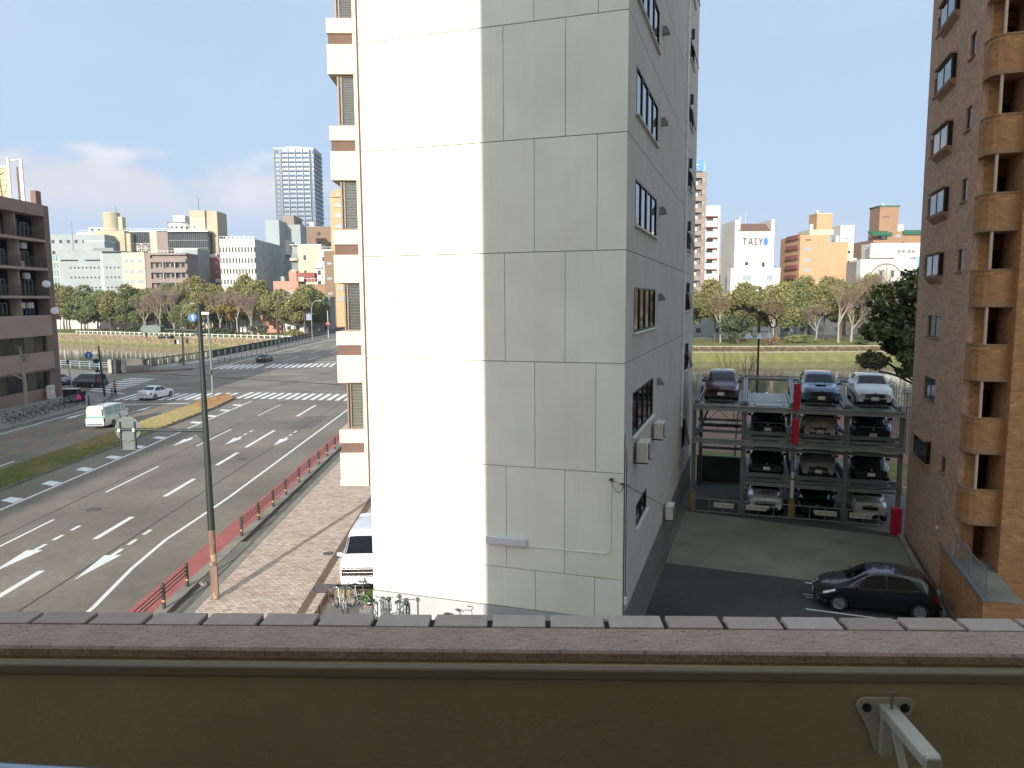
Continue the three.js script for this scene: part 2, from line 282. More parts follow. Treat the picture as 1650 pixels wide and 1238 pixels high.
  const dead = [0.41, 0.345, 0.17], green = [0.235, 0.265, 0.09], rust = [0.37, 0.235, 0.125];
  for (let i = 0; i < N; i++) {
    const z = -38 - Math.pow(r(), 0.8) * 47, k = z < -82 ? (z + 85.5) / 3.5 : 1, x = -30.25 + (r() - 0.5) * 2.95 * Math.max(0.15, k) - (z < -76 ? (-76 - z) * 0.09 : 0);
    mt.makeRotationY(r() * 6.28); const sc = 0.7 + r() * 0.9; mt.scale(V(sc * 1.3, sc, sc * 1.3)); mt.setPosition(x, 0.155, z); im.setMatrixAt(i, mt);
    const p = perlin.noise(x * 0.7, 3, z * 0.35), a = sstep(-49, -60, z + p * 8 + (x + 30) * 2), b = sstep(-70, -78, z + p * 6), q = 0.75 + r() * 0.5;
    col.setRGB(...[0, 1, 2].map(c => lerp(lerp(green[c], dead[c], Math.min(1, a + Math.max(0, p * 0.8))), rust[c], b) * q)); im.setColorAt(i, col);
  }
  im.name = 'grass'; scene.add(im); tag(im, 'short dry and green grass covering the median strip', 'grass', null, 'stuff');

  // painted markings
  const strips = (name, list, mat = P.paint, y = 0.005) => { const g = new THREE.Group(); g.name = numbered(name); g.userData.kind = 'structure'; scene.add(g); for (const pts of list) mesh(sheetG(pts, y), mat, 'stripe', g); return g; };
  const bar4 = (x0, z0, x1, z1, w) => { const L = Math.hypot(x1 - x0, z1 - z0), nx = -(z1 - z0) / L * w / 2, nz = (x1 - x0) / L * w / 2; return [[x0 + nx, z0 + nz], [x1 + nx, z1 + nz], [x1 - nx, z1 - nz], [x0 - nx, z0 - nz]]; };
  const poly = (pts, w) => pts.slice(1).map((p, i) => bar4(...pts[i], ...p, w));
  strips('edge_line', poly([[-14.2, -20], [-14.42, -25.5], [-14.94, -29.4], [-15.17, -33], [-15.0, -37], [-14.9, -40.6], [-14.86, -80]], 0.17));
  strips('lane_line', [[-18.5, -26.4, -29.3], [-18.5, -33.3, -36.8], [-18.6, -40.7, -44.8], [-18.65, -48.6, -52.7], [-18.72, -54.6, -61.8], [-18.88, -69.5, -77], [-18.4, -18, -24]].map(([x, a, b]) => bar4(x, a, x, b, 0.27)).concat([[-22.25, -32.4, -36.5], [-22.42, -41.8, -48.4], [-22.64, -55.3, -62.6], [-22.75, -70.1, -77.7], [-22.2, -24, -28]].map(([x, a, b]) => bar4(x, a, x, b, 0.14))));
  strips('median_line', poly([[-26.0, 30], [-26.15, -40], [-26.3, -54], [-26.6, -66], [-26.75, -80.5]], 0.17));
  const teeth = []; for (let z = -22; z > -81; z -= 3.72) { const x = -26.2 + (z + 40) * 0.013; teeth.push([[x - 1.1, z - 0.45], [x - 0.1, z], [x - 0.1, z + 0.9], [x - 1.15, z + 0.35]].map(([a, b]) => [a, b])); }
  strips('median_hatch', teeth);
  const arrow = (x, z, s = 1) => [[[x - 0.06, z + 3.2 * s], [x - 0.36, z + 0.35], [x - 0.1, z + 0.35], [x - 0.1, z - 0.45], [x + 0.1, z - 0.45], [x + 0.1, z + 0.35], [x + 0.36, z + 0.35]], bar4(x, z - 1.0, x, z - 1.75, 0.18), bar4(x, z - 2.45, x, z - 3.2, 0.18)];
  for (const [x, z] of [[-16.55, -31.4], [-20.35, -32.2], [-16.75, -58.2], [-20.6, -58.8], [-24.45, -58.6]]) strips('road_arrow', arrow(x, z));
  const cwStripe = (x, z0, z1, sk) => bar4(x, z0, x + sk, z1, 0.5);
  const cw1 = []; for (let i = 0; i < 15; i++) { const x = -29.2 + i * 0.98, t = i / 14; cw1.push(cwStripe(x, lerp(-83.2, -80, t), lerp(-88.6, -85.6, t), -0.05)); } strips('crosswalk', cw1);
  const cw2 = []; for (let i = 0; i < 19; i++) { if (i === 7) continue; const x = -45.9 + i * 1.02, t = i / 18; cw2.push(cwStripe(x, lerp(-120.4, -122.7, t), lerp(-128.4, -130, t), -0.7)); } strips('crosswalk', cw2);
  const cw3 = []; for (let i = 0; i < 13; i++) cw3.push(cwStripe(-42.5 + i * 0.98, -82.4, -88.2, -0.2)); strips('crosswalk', cw3);
  const cw4 = []; for (let i = 0; i < 7; i++) cw4.push(bar4(-46.9 - i * 0.25, -92.2 - i * 2.1, -51.4 - i * 0.25, -94.2 - i * 2.1, 0.7)); strips('crosswalk', cw4);
  strips('edge_line', poly([[-41.2, 30], [-41.2, -61], [-41.6, -77]], 0.17));
  strips('stop_line', [bar4(-41.6, -78.7, -33, -79.4, 0.4), bar4(-44.5, -88.5, -50.5, -92.2, 0.4), bar4(-32.2, -133.3, -27.6, -132.6, 0.4)]);
  strips('centre_line', [bar4(-38.4, 20, -38.4, -70, 0.15), bar4(-34.9, 20, -35.2, -64, 0.15), bar4(-34.3, -66, -34.5, -77.8, 0.15)], P.paintOrange);
  strips('road_arrow', [[[-40.15, -67.6], [-40.35, -70], [-40.75, -69.8], [-40.5, -73.4], [-40.05, -70], [-40.15, -70]], [[-36.35, -72], [-36.1, -74.6], [-36.35, -74.6], [-36.0, -77.8], [-35.65, -74.6], [-35.9, -74.6]]]);
  strips('lane_line', [bar4(-33.1, -42, -33.2, -50.6, 0.15), bar4(-38.9, -138, -39.05, -147, 0.16), bar4(-43.5, -156.4, -43.4, -165.4, 0.16), bar4(-39.1, -155.9, -39.1, -166, 0.16), bar4(-35, -138, -35, -147, 0.16), bar4(-35, -156, -35, -166, 0.16), bar4(-39.1, -176, -39.1, -186, 0.16), bar4(-43.4, -176, -43.4, -186, 0.16), bar4(-43.4, -138, -43.5, -147, 0.16)]);
  strips('edge_line', poly([[-46.2, -121], [-47.3, -147], [-47.1, -300]], 0.16));
  strips('bay_line', [bar4(11.78, -26.85, 12.25, -26.66, 0.1), bar4(11.25, -25.75, 11.7, -25.55, 0.05), bar4(11.25, -25.5, 11.7, -25.3, 0.05), bar4(10.8, -24.45, 14.8, -22.85, 0.1)]);
}
// ---------- white office building in the middle ----------
const TH = -0.3395;
function acUnit(label, p, ry, w = 0.8, h = 0.58, d = 0.3, group) {
  const t = thing('air_conditioner', label, 'air conditioner', p, ry, group);
  const b = new MB().rbox(w, h, d, 0.02, 0, h / 2, 0); b.build('casing', P.offwhite, t);
  const g = new MB(); for (let i = 0; i < 9; i++) g.box(w * 0.6, 0.012, 0.012, -w * 0.12, h * 0.12 + i * h * 0.095, d / 2 + 0.008);
  g.add(new THREE.TorusGeometry(h * 0.36, 0.012, 5, 20), [-w * 0.12, h * 0.5, d / 2 + 0.006]); g.build('fan_grille', P.darkMetal, t);
  const f = new MB(); for (const s of [-1, 1]) f.box(0.05, 0.05, d + 0.1, s * w * 0.38, -0.03, -0.04); f.build('bracket', P.darkMetal, t);
  return t;
}
{
  const B = thing('office_building', 'tall white panelled office building with one sunlit blank wall standing before the parking frame', 'building', [3.66, 0, -20.57], TH);
  const J = [0, 2.67]; for (let i = 1; i < 10; i++) J.push(2.67 + 3.17 * i);
  const TOP = 31.4, W = 8.18, D = 24.3, bx = -0.357, bz = -0.934;   // left wall runs along the road
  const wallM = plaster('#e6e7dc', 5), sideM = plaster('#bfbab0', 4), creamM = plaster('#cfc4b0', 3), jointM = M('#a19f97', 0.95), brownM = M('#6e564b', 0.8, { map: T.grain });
  mesh(slabG([[-W + 0.06, -0.06], [-0.06, -0.06], [-0.06, -D + 0.06], [-W + bx * 25.9 + 0.06, -D + 0.06]], 0, TOP - 0.05), jointM, 'wall', B);
  mesh(slabG([[-W - 0.1, 0.02], [0.02, 0.02], [0.02, -D - 0.02], [-W + bx * 26 - 0.1, -D - 0.02]], TOP, TOP + 0.25), wallM, 'roof', B);
  // front panels
  const cache = new Map(), r = mulberry(4), fm = ['#e6e6d8', '#e3e3d5', '#e9e9db'].map(c => plaster(c, 5));
  for (let k = 0; k < J.length - 1; k++) {
    const y0 = Math.max(J[k], k === 0 ? 1.42 : 0), y1 = Math.min(J[k + 1], TOP), xs = [0];
    for (let t = (k % 2 ? 1.74 : 0.83); t < W - 0.3; t += 1.825) xs.push(t); xs.push(W);
    for (let i = 0; i + 1 < xs.length; i++) {
      const key = `${(xs[i + 1] - xs[i]).toFixed(2)}|${(y1 - y0).toFixed(2)}`;
      if (!cache.has(key)) cache.set(key, new RoundedBoxGeometry(xs[i + 1] - xs[i] - 0.014, y1 - y0 - 0.022, 0.08, 1, 0.006));
      const g = cache.get(key).clone(), uv = g.attributes.uv, po = g.attributes.position, cx = -(xs[i] + xs[i + 1]) / 2, cy = (y0 + y1) / 2;
      for (let q = 0; q < uv.count; q++) uv.setXY(q, po.getX(q) + cx, po.getY(q) + cy);
      const m = mesh(g, fm[Math.floor(r() * 3)], 'panel', B); m.position.set(cx, cy, -0.04);
    }
  }
  mesh(spanG(-W - 0.01, 0.035, 0, 1.4, -0.06, 0.03), plaster('#aaacaa', 3), 'plinth', B);
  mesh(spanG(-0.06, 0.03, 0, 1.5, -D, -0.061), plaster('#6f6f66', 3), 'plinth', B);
  // side panels with window openings
  const us = [0.0, 1.02, 7.02, 12.0, 17.0, D];
  const winAt = (k) => k === 0 ? [] : k === 1 ? [[2.41, 4.75, 3.54, 4.26]] : k === 2 ? [[1.45, 6.15, 6.66, 8.0]] : [[1.45, 6.42, J[k] + 0.81, J[k] + 2.16]];
  const smallAt = (k) => k === 1 ? [18.2, 20.0, 2.95, 4.05] : [18.9, 21.3, J[k] + 1.2, J[k] + 2.15];
  const frameM = P.bronze;
  for (let k = 0; k < J.length - 1; k++) {
    const y0 = k === 0 ? 1.5 : J[k], y1 = Math.min(J[k + 1], TOP);
    for (let i = 0; i + 1 < us.length; i++) {
      const a = us[i] + 0.007, b = us[i + 1] - 0.007, s = new THREE.Shape([[a, y0 + 0.012], [b, y0 + 0.012], [b, y1 - 0.012], [a, y1 - 0.012]].map(p => new THREE.Vector2(...p)));
      const hs = winAt(k).filter(w => w[0] > a && w[1] < b).concat(k && smallAt(k)[0] > a && smallAt(k)[1] < b ? [smallAt(k)] : []);
      for (const w of hs) s.holes.push(new THREE.Path([[w[0], w[2]], [w[0], w[3]], [w[1], w[3]], [w[1], w[2]]].map(p => new THREE.Vector2(...p))));
      const g = new THREE.ExtrudeGeometry(s, { depth: 0.08, bevelEnabled: false }); g.rotateY(Math.PI / 2); g.translate(-0.08, 0, 0);   // shape x -> -z
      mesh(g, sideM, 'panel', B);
    }
    for (const w of winAt(k)) {
      const win = new THREE.Group(); win.name = 'window'; B.add(win);
      const [u0, u1, h0, h1] = w, n = u1 - u0 > 3 ? 4 : 2, f = new MB();
      f.span(-0.055, 0.012, h1 - 0.06, h1, -u1, -u0).span(-0.055, 0.012, h0, h0 + 0.06, -u1, -u0).span(-0.055, 0.012, h0 + 0.06, h1 - 0.06, -u1, -u1 + 0.06).span(-0.055, 0.012, h0 + 0.06, h1 - 0.06, -u0 - 0.06, -u0);
      for (let i = 1; i < n; i++) { const c = lerp(u0, u1, i / n); f.span(-0.053, 0.004, h0 + 0.06, h1 - 0.06, -c - (i === 2 ? 0.09 : 0.05), -c + (i === 2 ? 0.09 : 0.05)); }
      f.build('frame', frameM, win);
      for (let i = 0; i < n; i++) mesh(spanG(-0.05, -0.03, h0 + 0.05, h1 - 0.05, -lerp(u0, u1, (i + 1) / n) + 0.02, -lerp(u0, u1, i / n) - 0.02), P.glass, 'pane', win);
      new MB().rbox(0.1, 0.05, u1 - u0 + 0.2, 0.01, 0.045, h0 - 0.03, -(u0 + u1) / 2).build('sill', wallM, win);
    }
    if (k) {
      const [u0, u1, h0, h1] = smallAt(k), win = new THREE.Group(); win.name = 'window'; B.add(win);
      const f = new MB(); f.span(-0.055, 0.015, h1 - 0.06, h1, -u1, -u0).span(-0.055, 0.015, h0, h0 + 0.06, -u1, -u0).span(-0.055, 0.015, h0, h1, -u1, -u1 + 0.06).span(-0.055, 0.015, h0, h1, -u0 - 0.06, -u0).span(-0.055, 0.01, h0, h1, -(u0 + u1) / 2 - 0.04, -(u0 + u1) / 2 + 0.04);
      f.build('frame', frameM, win);
      mesh(spanG(-0.05, -0.035, h0, h1, -u1, -u0), P.glassDim, 'pane', win);
      const sash = new THREE.Group(); sash.name = 'sash'; const sl = (u1 - u0) / 2 - 0.05, sh = h1 - h0 - 0.1;
      const sg = new MB(); sg.box(0.04, 0.05, sl, 0, -0.02, 0).box(0.04, 0.05, sl, 0, -sh, 0).box(0.04, sh, 0.05, 0, -sh / 2, sl / 2).box(0.04, sh, 0.05, 0, -sh / 2, -sl / 2).box(0.012, sh, sl, 0, -sh / 2, 0);
      const sm = mesh(sg.geo, frameM, 'sash', win); sm.position.set(0.03, h1 - 0.03, -u1 + sl / 2 + 0.06); sm.rotation.z = k % 3 ? 0.26 : 0.14;
      const hd = new MB(); hd.rbox(0.16, 0.5, 0.08, 0.01, 0.1, h1 + 0.25, -u0 - 0.3).build('vent', P.darkMetal, win);
      new MB().rbox(0.1, 0.05, u1 - u0 + 0.15, 0.01, 0.045, h0 - 0.03, -(u0 + u1) / 2).build('sill', wallM, win);
    }
    if (k >= 2) {                                                    // stainless vent hood beside the wide window
      const h = J[k] + 2.05, hood = new MB();
      const s = new THREE.Shape([[0, 0], [0.24, 0], [0.24, 0.1], [0.13, 0.26], [0, 0.26]].map(p => new THREE.Vector2(...p)));
      hood.add(new THREE.ExtrudeGeometry(s, { depth: 0.24, bevelEnabled: true, bevelSize: 0.008, bevelThickness: 0.008, bevelSegments: 1 }), [0.01, h - 0.3, -7.55]);
      hood.build('vent_hood', P.galv, B);
    }
  }
  // drain pipe with brackets, far down the side
  const pipe = new MB(); pipe.tube([0.09, 4.4, -17.02], [0.09, TOP, -17.02], 0.05, 0.05, 10); for (let y = 5; y < TOP; y += 1.6) pipe.box(0.12, 0.05, 0.14, 0.05, y, -17.02); pipe.build('drain_pipe', wallM, B);
  // cable down the near corner and small junction box
  new MB().tube([0.012, 1.5, -0.07], [0.012, 7, -0.07], 0.012, 0.012, 6).tube([0.012, 1.5, -0.42], [0.012, 6.5, -0.42], 0.01, 0.01, 6).build('cable', P.darkMetal, B);
  new MB().rbox(0.09, 0.2, 0.14, 0.01, 0.07, 2.02, -0.1).build('junction_box', P.offwhite, B);
  new MB().tube([0.03, 5.5, -0.15], [0.03, 2.2, -10], 0.008, 0.008, 5).tube([0.03, 2.2, -10], [0.03, 0.6, -16], 0.008, 0.008, 5).add(pathG([[-0.36, 5.66, 0.03], [-0.28, 5.45, 0.1], [-0.12, 5.3, 0.08], [0.02, 5.5, 0]], 0.01, 20, 5)).add(pathG([[-0.36, 5.62, 0.03], [-0.2, 5.62, 0.12], [-0.04, 5.55, 0.05]], 0.008, 16, 5)).build('cable', P.black, B);
  new MB().rbox(0.1, 0.07, 0.1, 0.01, -0.36, 5.66, 0.04).rbox(0.12, 0.05, 0.06, 0.01, -0.03, 5.55, 0.05).build('cable_clip', P.darkMetal, B);
  new MB().box(0.012, 0.05, 0.025, -7.22, 10.92, 0.012).build('wall_hook', P.darkMetal, B);

  // bay of windows on the road side
  const ry = -TH, bay = new THREE.Group(); bay.name = 'bay_window'; bay.position.set(-W + 0.0, 0, -0.05); bay.rotation.y = ry; B.add(bay);
  // inside bay: x toward the road is negative, z toward the viewer, in road axes
  const spM = creamM;
  new MB().span(-0.2, -0.085, 4.85, TOP, -0.32, -0.06).build('pilaster', spM, bay);
  new MB().span(-0.078, -0.02, 4.85, TOP, -0.3, -0.1).build('corner_strip', brownM, bay);
  for (let k = 1; k < 9; k++) {
    const y = J[k + 1] + (k === 1 ? 0.86 - 0.0 : 0.86);              // underside line of the upper cream band's top
    const top = y - 0.02 + (k === 1 ? -0.0 : 0.0);
    new MB().rbox(0.84, 0.44, 8, 0.012, -0.6, top - 0.22, -4.22).build('spandrel', spM, bay);
    new MB().span(-0.98, -0.21, top - 0.76, top - 0.44, -8.1, -0.28).build('recess_band', brownM, bay);
    new MB().rbox(0.84, k === 1 ? 0.92 : 0.88, 8, 0.012, -0.6, top - 0.76 - (k === 1 ? 0.46 : 0.44), -4.22).build('spandrel', spM, bay);
    const w0 = top, w1 = top + 1.54;                                // window between this band and the one above
    const win = new MB(); win.span(-0.76, -0.71, w0, w1, -0.4, -0.34).span(-0.25, -0.2, w0, w1, -0.4, -0.34).span(-0.71, -0.25, w0, w0 + 0.05, -0.4, -0.34).span(-0.71, -0.25, w1 - 0.05, w1, -0.4, -0.34).span(-0.66, -0.62, w0 + 0.05, w1 - 0.05, -0.395, -0.35);
    win.span(-0.76, -0.71, w0, w0 + 0.05, -8, -0.4).span(-0.76, -0.71, w1 - 0.05, w1, -8, -0.4); win.build('window_frame', M('#7d6a55', 0.5), bay);
    mesh(spanG(-0.72, -0.24, w0 + 0.04, w1 - 0.04, -0.385, -0.375), new THREE.MeshPhysicalMaterial({ color: 0xffffff, transmission: 1, roughness: 0.03, thickness: 0, ior: 1.5 }), 'pane', bay);
    mesh(spanG(-0.74, -0.73, w0 + 0.04, w1 - 0.04, -8, -0.4), P.glass, 'pane', bay);
    const bl = new MB(); for (let q = 0; q < 30; q++) bl.box(0.44, 0.003, 0.045, -0.48, w0 + 0.07 + q * 0.048, -0.43, 0, 0.5); bl.build('blind', M(k % 2 ? '#8e9286' : '#7c8078', 0.7), bay);
    mesh(spanG(-0.72, -0.22, w0, w1, -0.56, -0.5), P.black, 'back_wall', bay);
  }
  new MB().rbox(0.95, 0.2, 8, 0.012, -0.56, 4.93, -4.2).build('soffit', spM, bay);

  const onSide = (u, h, out) => [3.66 + 0.9429 * out + 0.333 * u, h, -20.57 + 0.333 * out - 0.9429 * u];
  acUnit('beige air conditioner on brackets nearest the corner of the white office building', onSide(2.1, 5.82, 0.27), TH + Math.PI / 2, 0.85, 0.62, 0.34);
  acUnit('air conditioner on the shaded white wall below the vent hood of the lowest wide window', onSide(6.2, 5.8, 0.27), TH + Math.PI / 2);
  acUnit('lowest air conditioner on the shaded white wall, just above the dark plinth', onSide(10.4, 1.58, 0.27), TH + Math.PI / 2);
  const L = thing('wall_lamp', 'long white fluorescent lamp box mounted across the shadow edge of the white wall', 'lamp', [3.66 - 0.9429 * 3.57, 3.54, -20.57 - 0.333 * 3.57], TH);
  new MB().rbox(1.26, 0.24, 0.14, 0.03, 0, 0, 0.075).build('housing', M('#cfd0d6', 0.5), L);
  new MB().box(1.2, 0.02, 0.1, 0, -0.125, 0.07).build('diffuser', P.white, L);
  new MB().rbox(0.03, 0.2, 0.12, 0.008, 0.64, 0, 0.07).build('end_cap', P.white, L);
  new MB().add(pathG([[0.63, -0.12, 0.015], [1.5, -0.115, 0.015], [2.95, -0.11, 0.015], [3.12, -0.09, 0.015], [3.2, 0.0, 0.015], [3.21, 0.2, 0.015], [3.21, 1.2, 0.015], [3.21, 2.1, 0.015]], 0.014, 90, 6)).build('conduit', P.white, L);
}
// ---------- brick apartment block beside the parking lot ----------
{
  const A = thing('apartment_building', 'pink and orange tiled apartment block with rounded brick balconies beside the parking lot', 'building', [15.66, 0, -23.74], TH);
  const tileP = M('#ffffff', 0.85, { map: T.tileP, bumpMap: T.tileB, bumpScale: 0.006 }), tileO = M('#ede4dc', 0.85, { map: T.tileO, bumpMap: T.tileB, bumpScale: 0.006 });
  const TOPA = 27.5, FR = M('#4a4038', 0.5), trim = M('#a07f63', 0.8, { map: T.grain }), pale = M('#c9b79f', 0.8, { map: T.grain });
  // side wall (plane x = 0, running away), shape coordinates u = -z, h
  const wins = [];
  for (let i = 0; i < 5; i++) { const h = 12.5 + i * 2.42; if (i) wins.push({ u: [4.45, 6.8], h: [h - 0.87, h], bay: 1 }); wins.push({ u: [7.1, 8.1], h: [h - 0.7, h] }, { u: [1.92, 2.65], h: [h - 0.78, h] }); }
  wins.push({ u: [4.7, 6.8], h: [11.65, 12.5], bay: 1 }, { u: [4.6, 6.8], h: [9.23, 10.1], bay: 2 }, { u: [4.85, 6.85], h: [6.7, 7.6], bay: 2 }, { u: [4.95, 7.15], h: [4.2, 5.1], bay: 3 }, { u: [2.55, 3.2], h: [4.35, 4.95] });
  const s = new THREE.Shape([[0.85, 0], [9.1, 0], [9.1, TOPA], [0.85, TOPA]].map(p => new THREE.Vector2(...p)));
  for (const w of wins) s.holes.push(new THREE.Path([[w.u[0], w.h[0]], [w.u[0], w.h[1]], [w.u[1], w.h[1]], [w.u[1], w.h[0]]].map(p => new THREE.Vector2(...p))));
  const g = new THREE.ExtrudeGeometry(s, { depth: 0.2, bevelEnabled: false }); g.rotateY(Math.PI / 2);
  mesh(g, tileP, 'wall', A);
  for (const w of wins) {
    const W = new THREE.Group(); W.name = 'window'; A.add(W);
    const [u0, u1] = w.u, [h0, h1] = w.h, out = w.bay === 1 ? 0.17 : w.bay === 3 ? 0.2 : 0, f = new MB();
    const xo = w.bay === 1 || w.bay === 3 ? -out : 0.06;
    f.span(xo, xo + 0.05, h1 - 0.05, h1, -u1, -u0).span(xo, xo + 0.05, h0, h0 + 0.05, -u1, -u0).span(xo, xo + 0.05, h0 + 0.05, h1 - 0.05, -u1, -u1 + 0.05).span(xo, xo + 0.05, h0 + 0.05, h1 - 0.05, -u0 - 0.05, -u0);
    if (u1 - u0 > 1.2) f.span(xo, xo + 0.05, h0 + 0.05, h1 - 0.05, -(u0 + u1) / 2 - 0.05, -(u0 + u1) / 2 + 0.05);
    f.build('frame', FR, W);
    mesh(spanG(xo + 0.015, xo + 0.03, h0 + 0.04, h1 - 0.04, -u1 + 0.03, -u0 - 0.03), P.glassBlue, 'pane', W);
    if (w.bay === 1 || w.bay === 3) {
      new MB().rbox(out + 0.14, 0.07, u1 - u0 + 0.16, 0.01, -out / 2 - 0.02, h1 + 0.035, -(u0 + u1) / 2).build('hood', trim, W);
      const sh = new THREE.Shape([[0, h0], [-out - 0.04, h0], [-out - 0.02, h0 - 0.1], [0, h0 - 0.3]].map(p => new THREE.Vector2(...p)));
      const sg = new THREE.ExtrudeGeometry(sh, { depth: u1 - u0 + 0.08, bevelEnabled: false }); sg.translate(0, 0, -u1 - 0.04); mesh(sg, trim, 'sill', W);
      mesh(spanG(-out + 0.05, 0.2, h0, h1, -u0 - 0.02, -u0 + 0.02), P.glassDim, 'pane', W); mesh(spanG(-out + 0.05, 0.2, h0, h1, -u1 - 0.02, -u1 + 0.02), P.glassDim, 'pane', W);
    } else new MB().rbox(0.12, 0.06, u1 - u0 + 0.1, 0.01, 0.0, h0 - 0.03, -(u0 + u1) / 2).build('sill', trim, W);
  }
  // body behind the walls, front pilaster, recess, right wing
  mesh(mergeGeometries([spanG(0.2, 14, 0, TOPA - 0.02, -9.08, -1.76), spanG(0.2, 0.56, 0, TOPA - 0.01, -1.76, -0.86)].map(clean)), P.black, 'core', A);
  mesh(spanG(0.2, 14, 0, TOPA, -9.1, -9.08), tileP, 'wall', A);
  mesh(spanG(0.201, 0.6, 0, TOPA, -0.87, -0.85), tileO, 'wall', A);
  mesh(spanG(0.56, 0.6, 0, TOPA, -1.74, -0.872), tileO, 'wall', A);
  mesh(spanG(0.6, 3.2, 0, TOPA, -1.76, -1.745), tileO, 'wall', A);
  mesh(spanG(1.06, 9, 0, TOPA + 0.3, -1.74, 0.35), tileO, 'wing_wall', A);
  mesh(spanG(0, 14, TOPA, TOPA + 0.3, -9.2, -1.74), trim, 'roof', A);
  for (let i = 0; i < 9; i++) {
    const t = 4.45 + 2.42 * i, b = new THREE.Group(); b.name = 'balcony'; A.add(b);
    const o = [[0.02, -0.85], [0.02, -0.42], [0.08, -0.2], [0.2, -0.02], [0.36, 0.05], [1.055, 0.05]], inn = [[1.055, -0.07], [0.42, -0.07], [0.29, -0.12], [0.2, -0.25], [0.15, -0.45], [0.15, -0.85]];
    mesh(slabG([...o, ...inn], t - 1.08, t - 0.05), tileO, 'parapet', b);
    const oo = o.map(([x, z]) => [x - (x < 0.5 ? 0.025 : 0), z + 0.025]);
    mesh(slabG([...oo.slice(0, -1), [1.056, 0.075], [1.056, -0.09], ...inn.slice(1).map(([x, z]) => [x + 0.02, z])], t - 0.05, t), trim, 'coping', b);
    mesh(slabG([...oo.slice(0, -1), [1.056, 0.075], [1.056, -1.74], [0.6, -1.74], [0.6, -0.85]], t - 1.22, t - 1.08), trim, 'slab', b);
    new MB().tube([0.34, t - 1.0, -0.02], [0.34, t + 1.22, -0.02], 0.05, 0.05, 8).build('drain_pipe', pale, b);
    const W = new THREE.Group(); W.name = 'window'; A.add(W);
    new MB().span(0.82, 0.88, t - 1.05, t + 0.7, -1.745, -1.66).span(1.5, 1.06, t + 0.64, t + 0.7, -1.74, -1.66).span(0.88, 1.06, t + 0.62, t + 0.7, -1.745, -1.66).build('frame', FR, W);
    mesh(spanG(0.88, 1.058, t - 1.0, t + 0.63, -1.74, -1.7), P.glassDim, 'pane', W);
    new MB().box(0.03, 0.03, 0.08, 0.85, t + 0.95, -1.7).build('hook', P.darkMetal, b);
  }
  // window in the wing close to the parapet
  { const W = new THREE.Group(); W.name = 'window'; A.add(W); new MB().span(2.0, 3.4, 3.3, 3.36, 0.35, 0.4).span(2.0, 2.06, 2.2, 3.3, 0.35, 0.4).span(2.0, 3.4, 2.14, 2.2, 0.35, 0.42).build('frame', P.darkMetal, W); mesh(spanG(2.06, 3.4, 2.2, 3.3, 0.352, 0.37), P.glassBlue, 'pane', W); }
  // raised terrace with mesh fence at its edge
  const Tr = thing('terrace_wall', 'low tan wall of the raised terrace at the foot of the apartment balconies', 'wall', [15.66, 0, -23.74], TH);
  mesh(spanG(-0.02, 1.055, 0, 1.7, -2.4, 2.95), tileO, 'wall', Tr);
  mesh(spanG(-0.07, 0.16, 1.7, 1.8, -2.45, 3.0), P.galv, 'coping', Tr);
  mesh(spanG(0.16, 1.055, 1.7, 1.73, -0.84, 2.95), P.concrete, 'terrace_floor', Tr);
  const Fn = thing('mesh_fence', 'grey wire mesh fence with angled arms on the terrace wall of the apartment block', 'fence', [15.66, 1.8, -23.74], TH);
  for (let i = 0; i < 4; i++) { const z = -2.35 + i * 1.75, p = new MB(); p.tube([0.04, 0, z], [0.04, 0.85, z], 0.025, 0.025, 6).tube([0.04, 0.85, z], [-0.16, 1.15, z + 0.1], 0.02, 0.02, 6); p.build('post', P.galv, Fn); }
  new MB().tube([0.04, 0.82, -2.35], [0.04, 0.82, 2.9], 0.018, 0.018, 6).tube([0.04, 0.06, -2.35], [0.04, 0.06, 2.9], 0.015, 0.015, 6).build('rail', P.galv, Fn);
  const wire = new MB(); for (let i = -5; i < 52; i++) { const z0 = -2.35 + i * 0.1; for (const d of [1, -1]) { const a = d > 0 ? z0 : z0 + 0.78, b = d > 0 ? z0 + 0.78 : z0; if (Math.min(a, b) >= -2.4 && Math.max(a, b) <= 2.95) wire.tube([0.04, 0.06, a], [0.04, 0.82, b], 0.004, 0.004, 3, false); } }
  wire.build('wire_mesh', P.galv, Fn);
  new MB().rbox(0.1, 0.12, 0.1, 0.02, -0.06, 2.2, -2.9).build('wall_light', P.white, A);
}
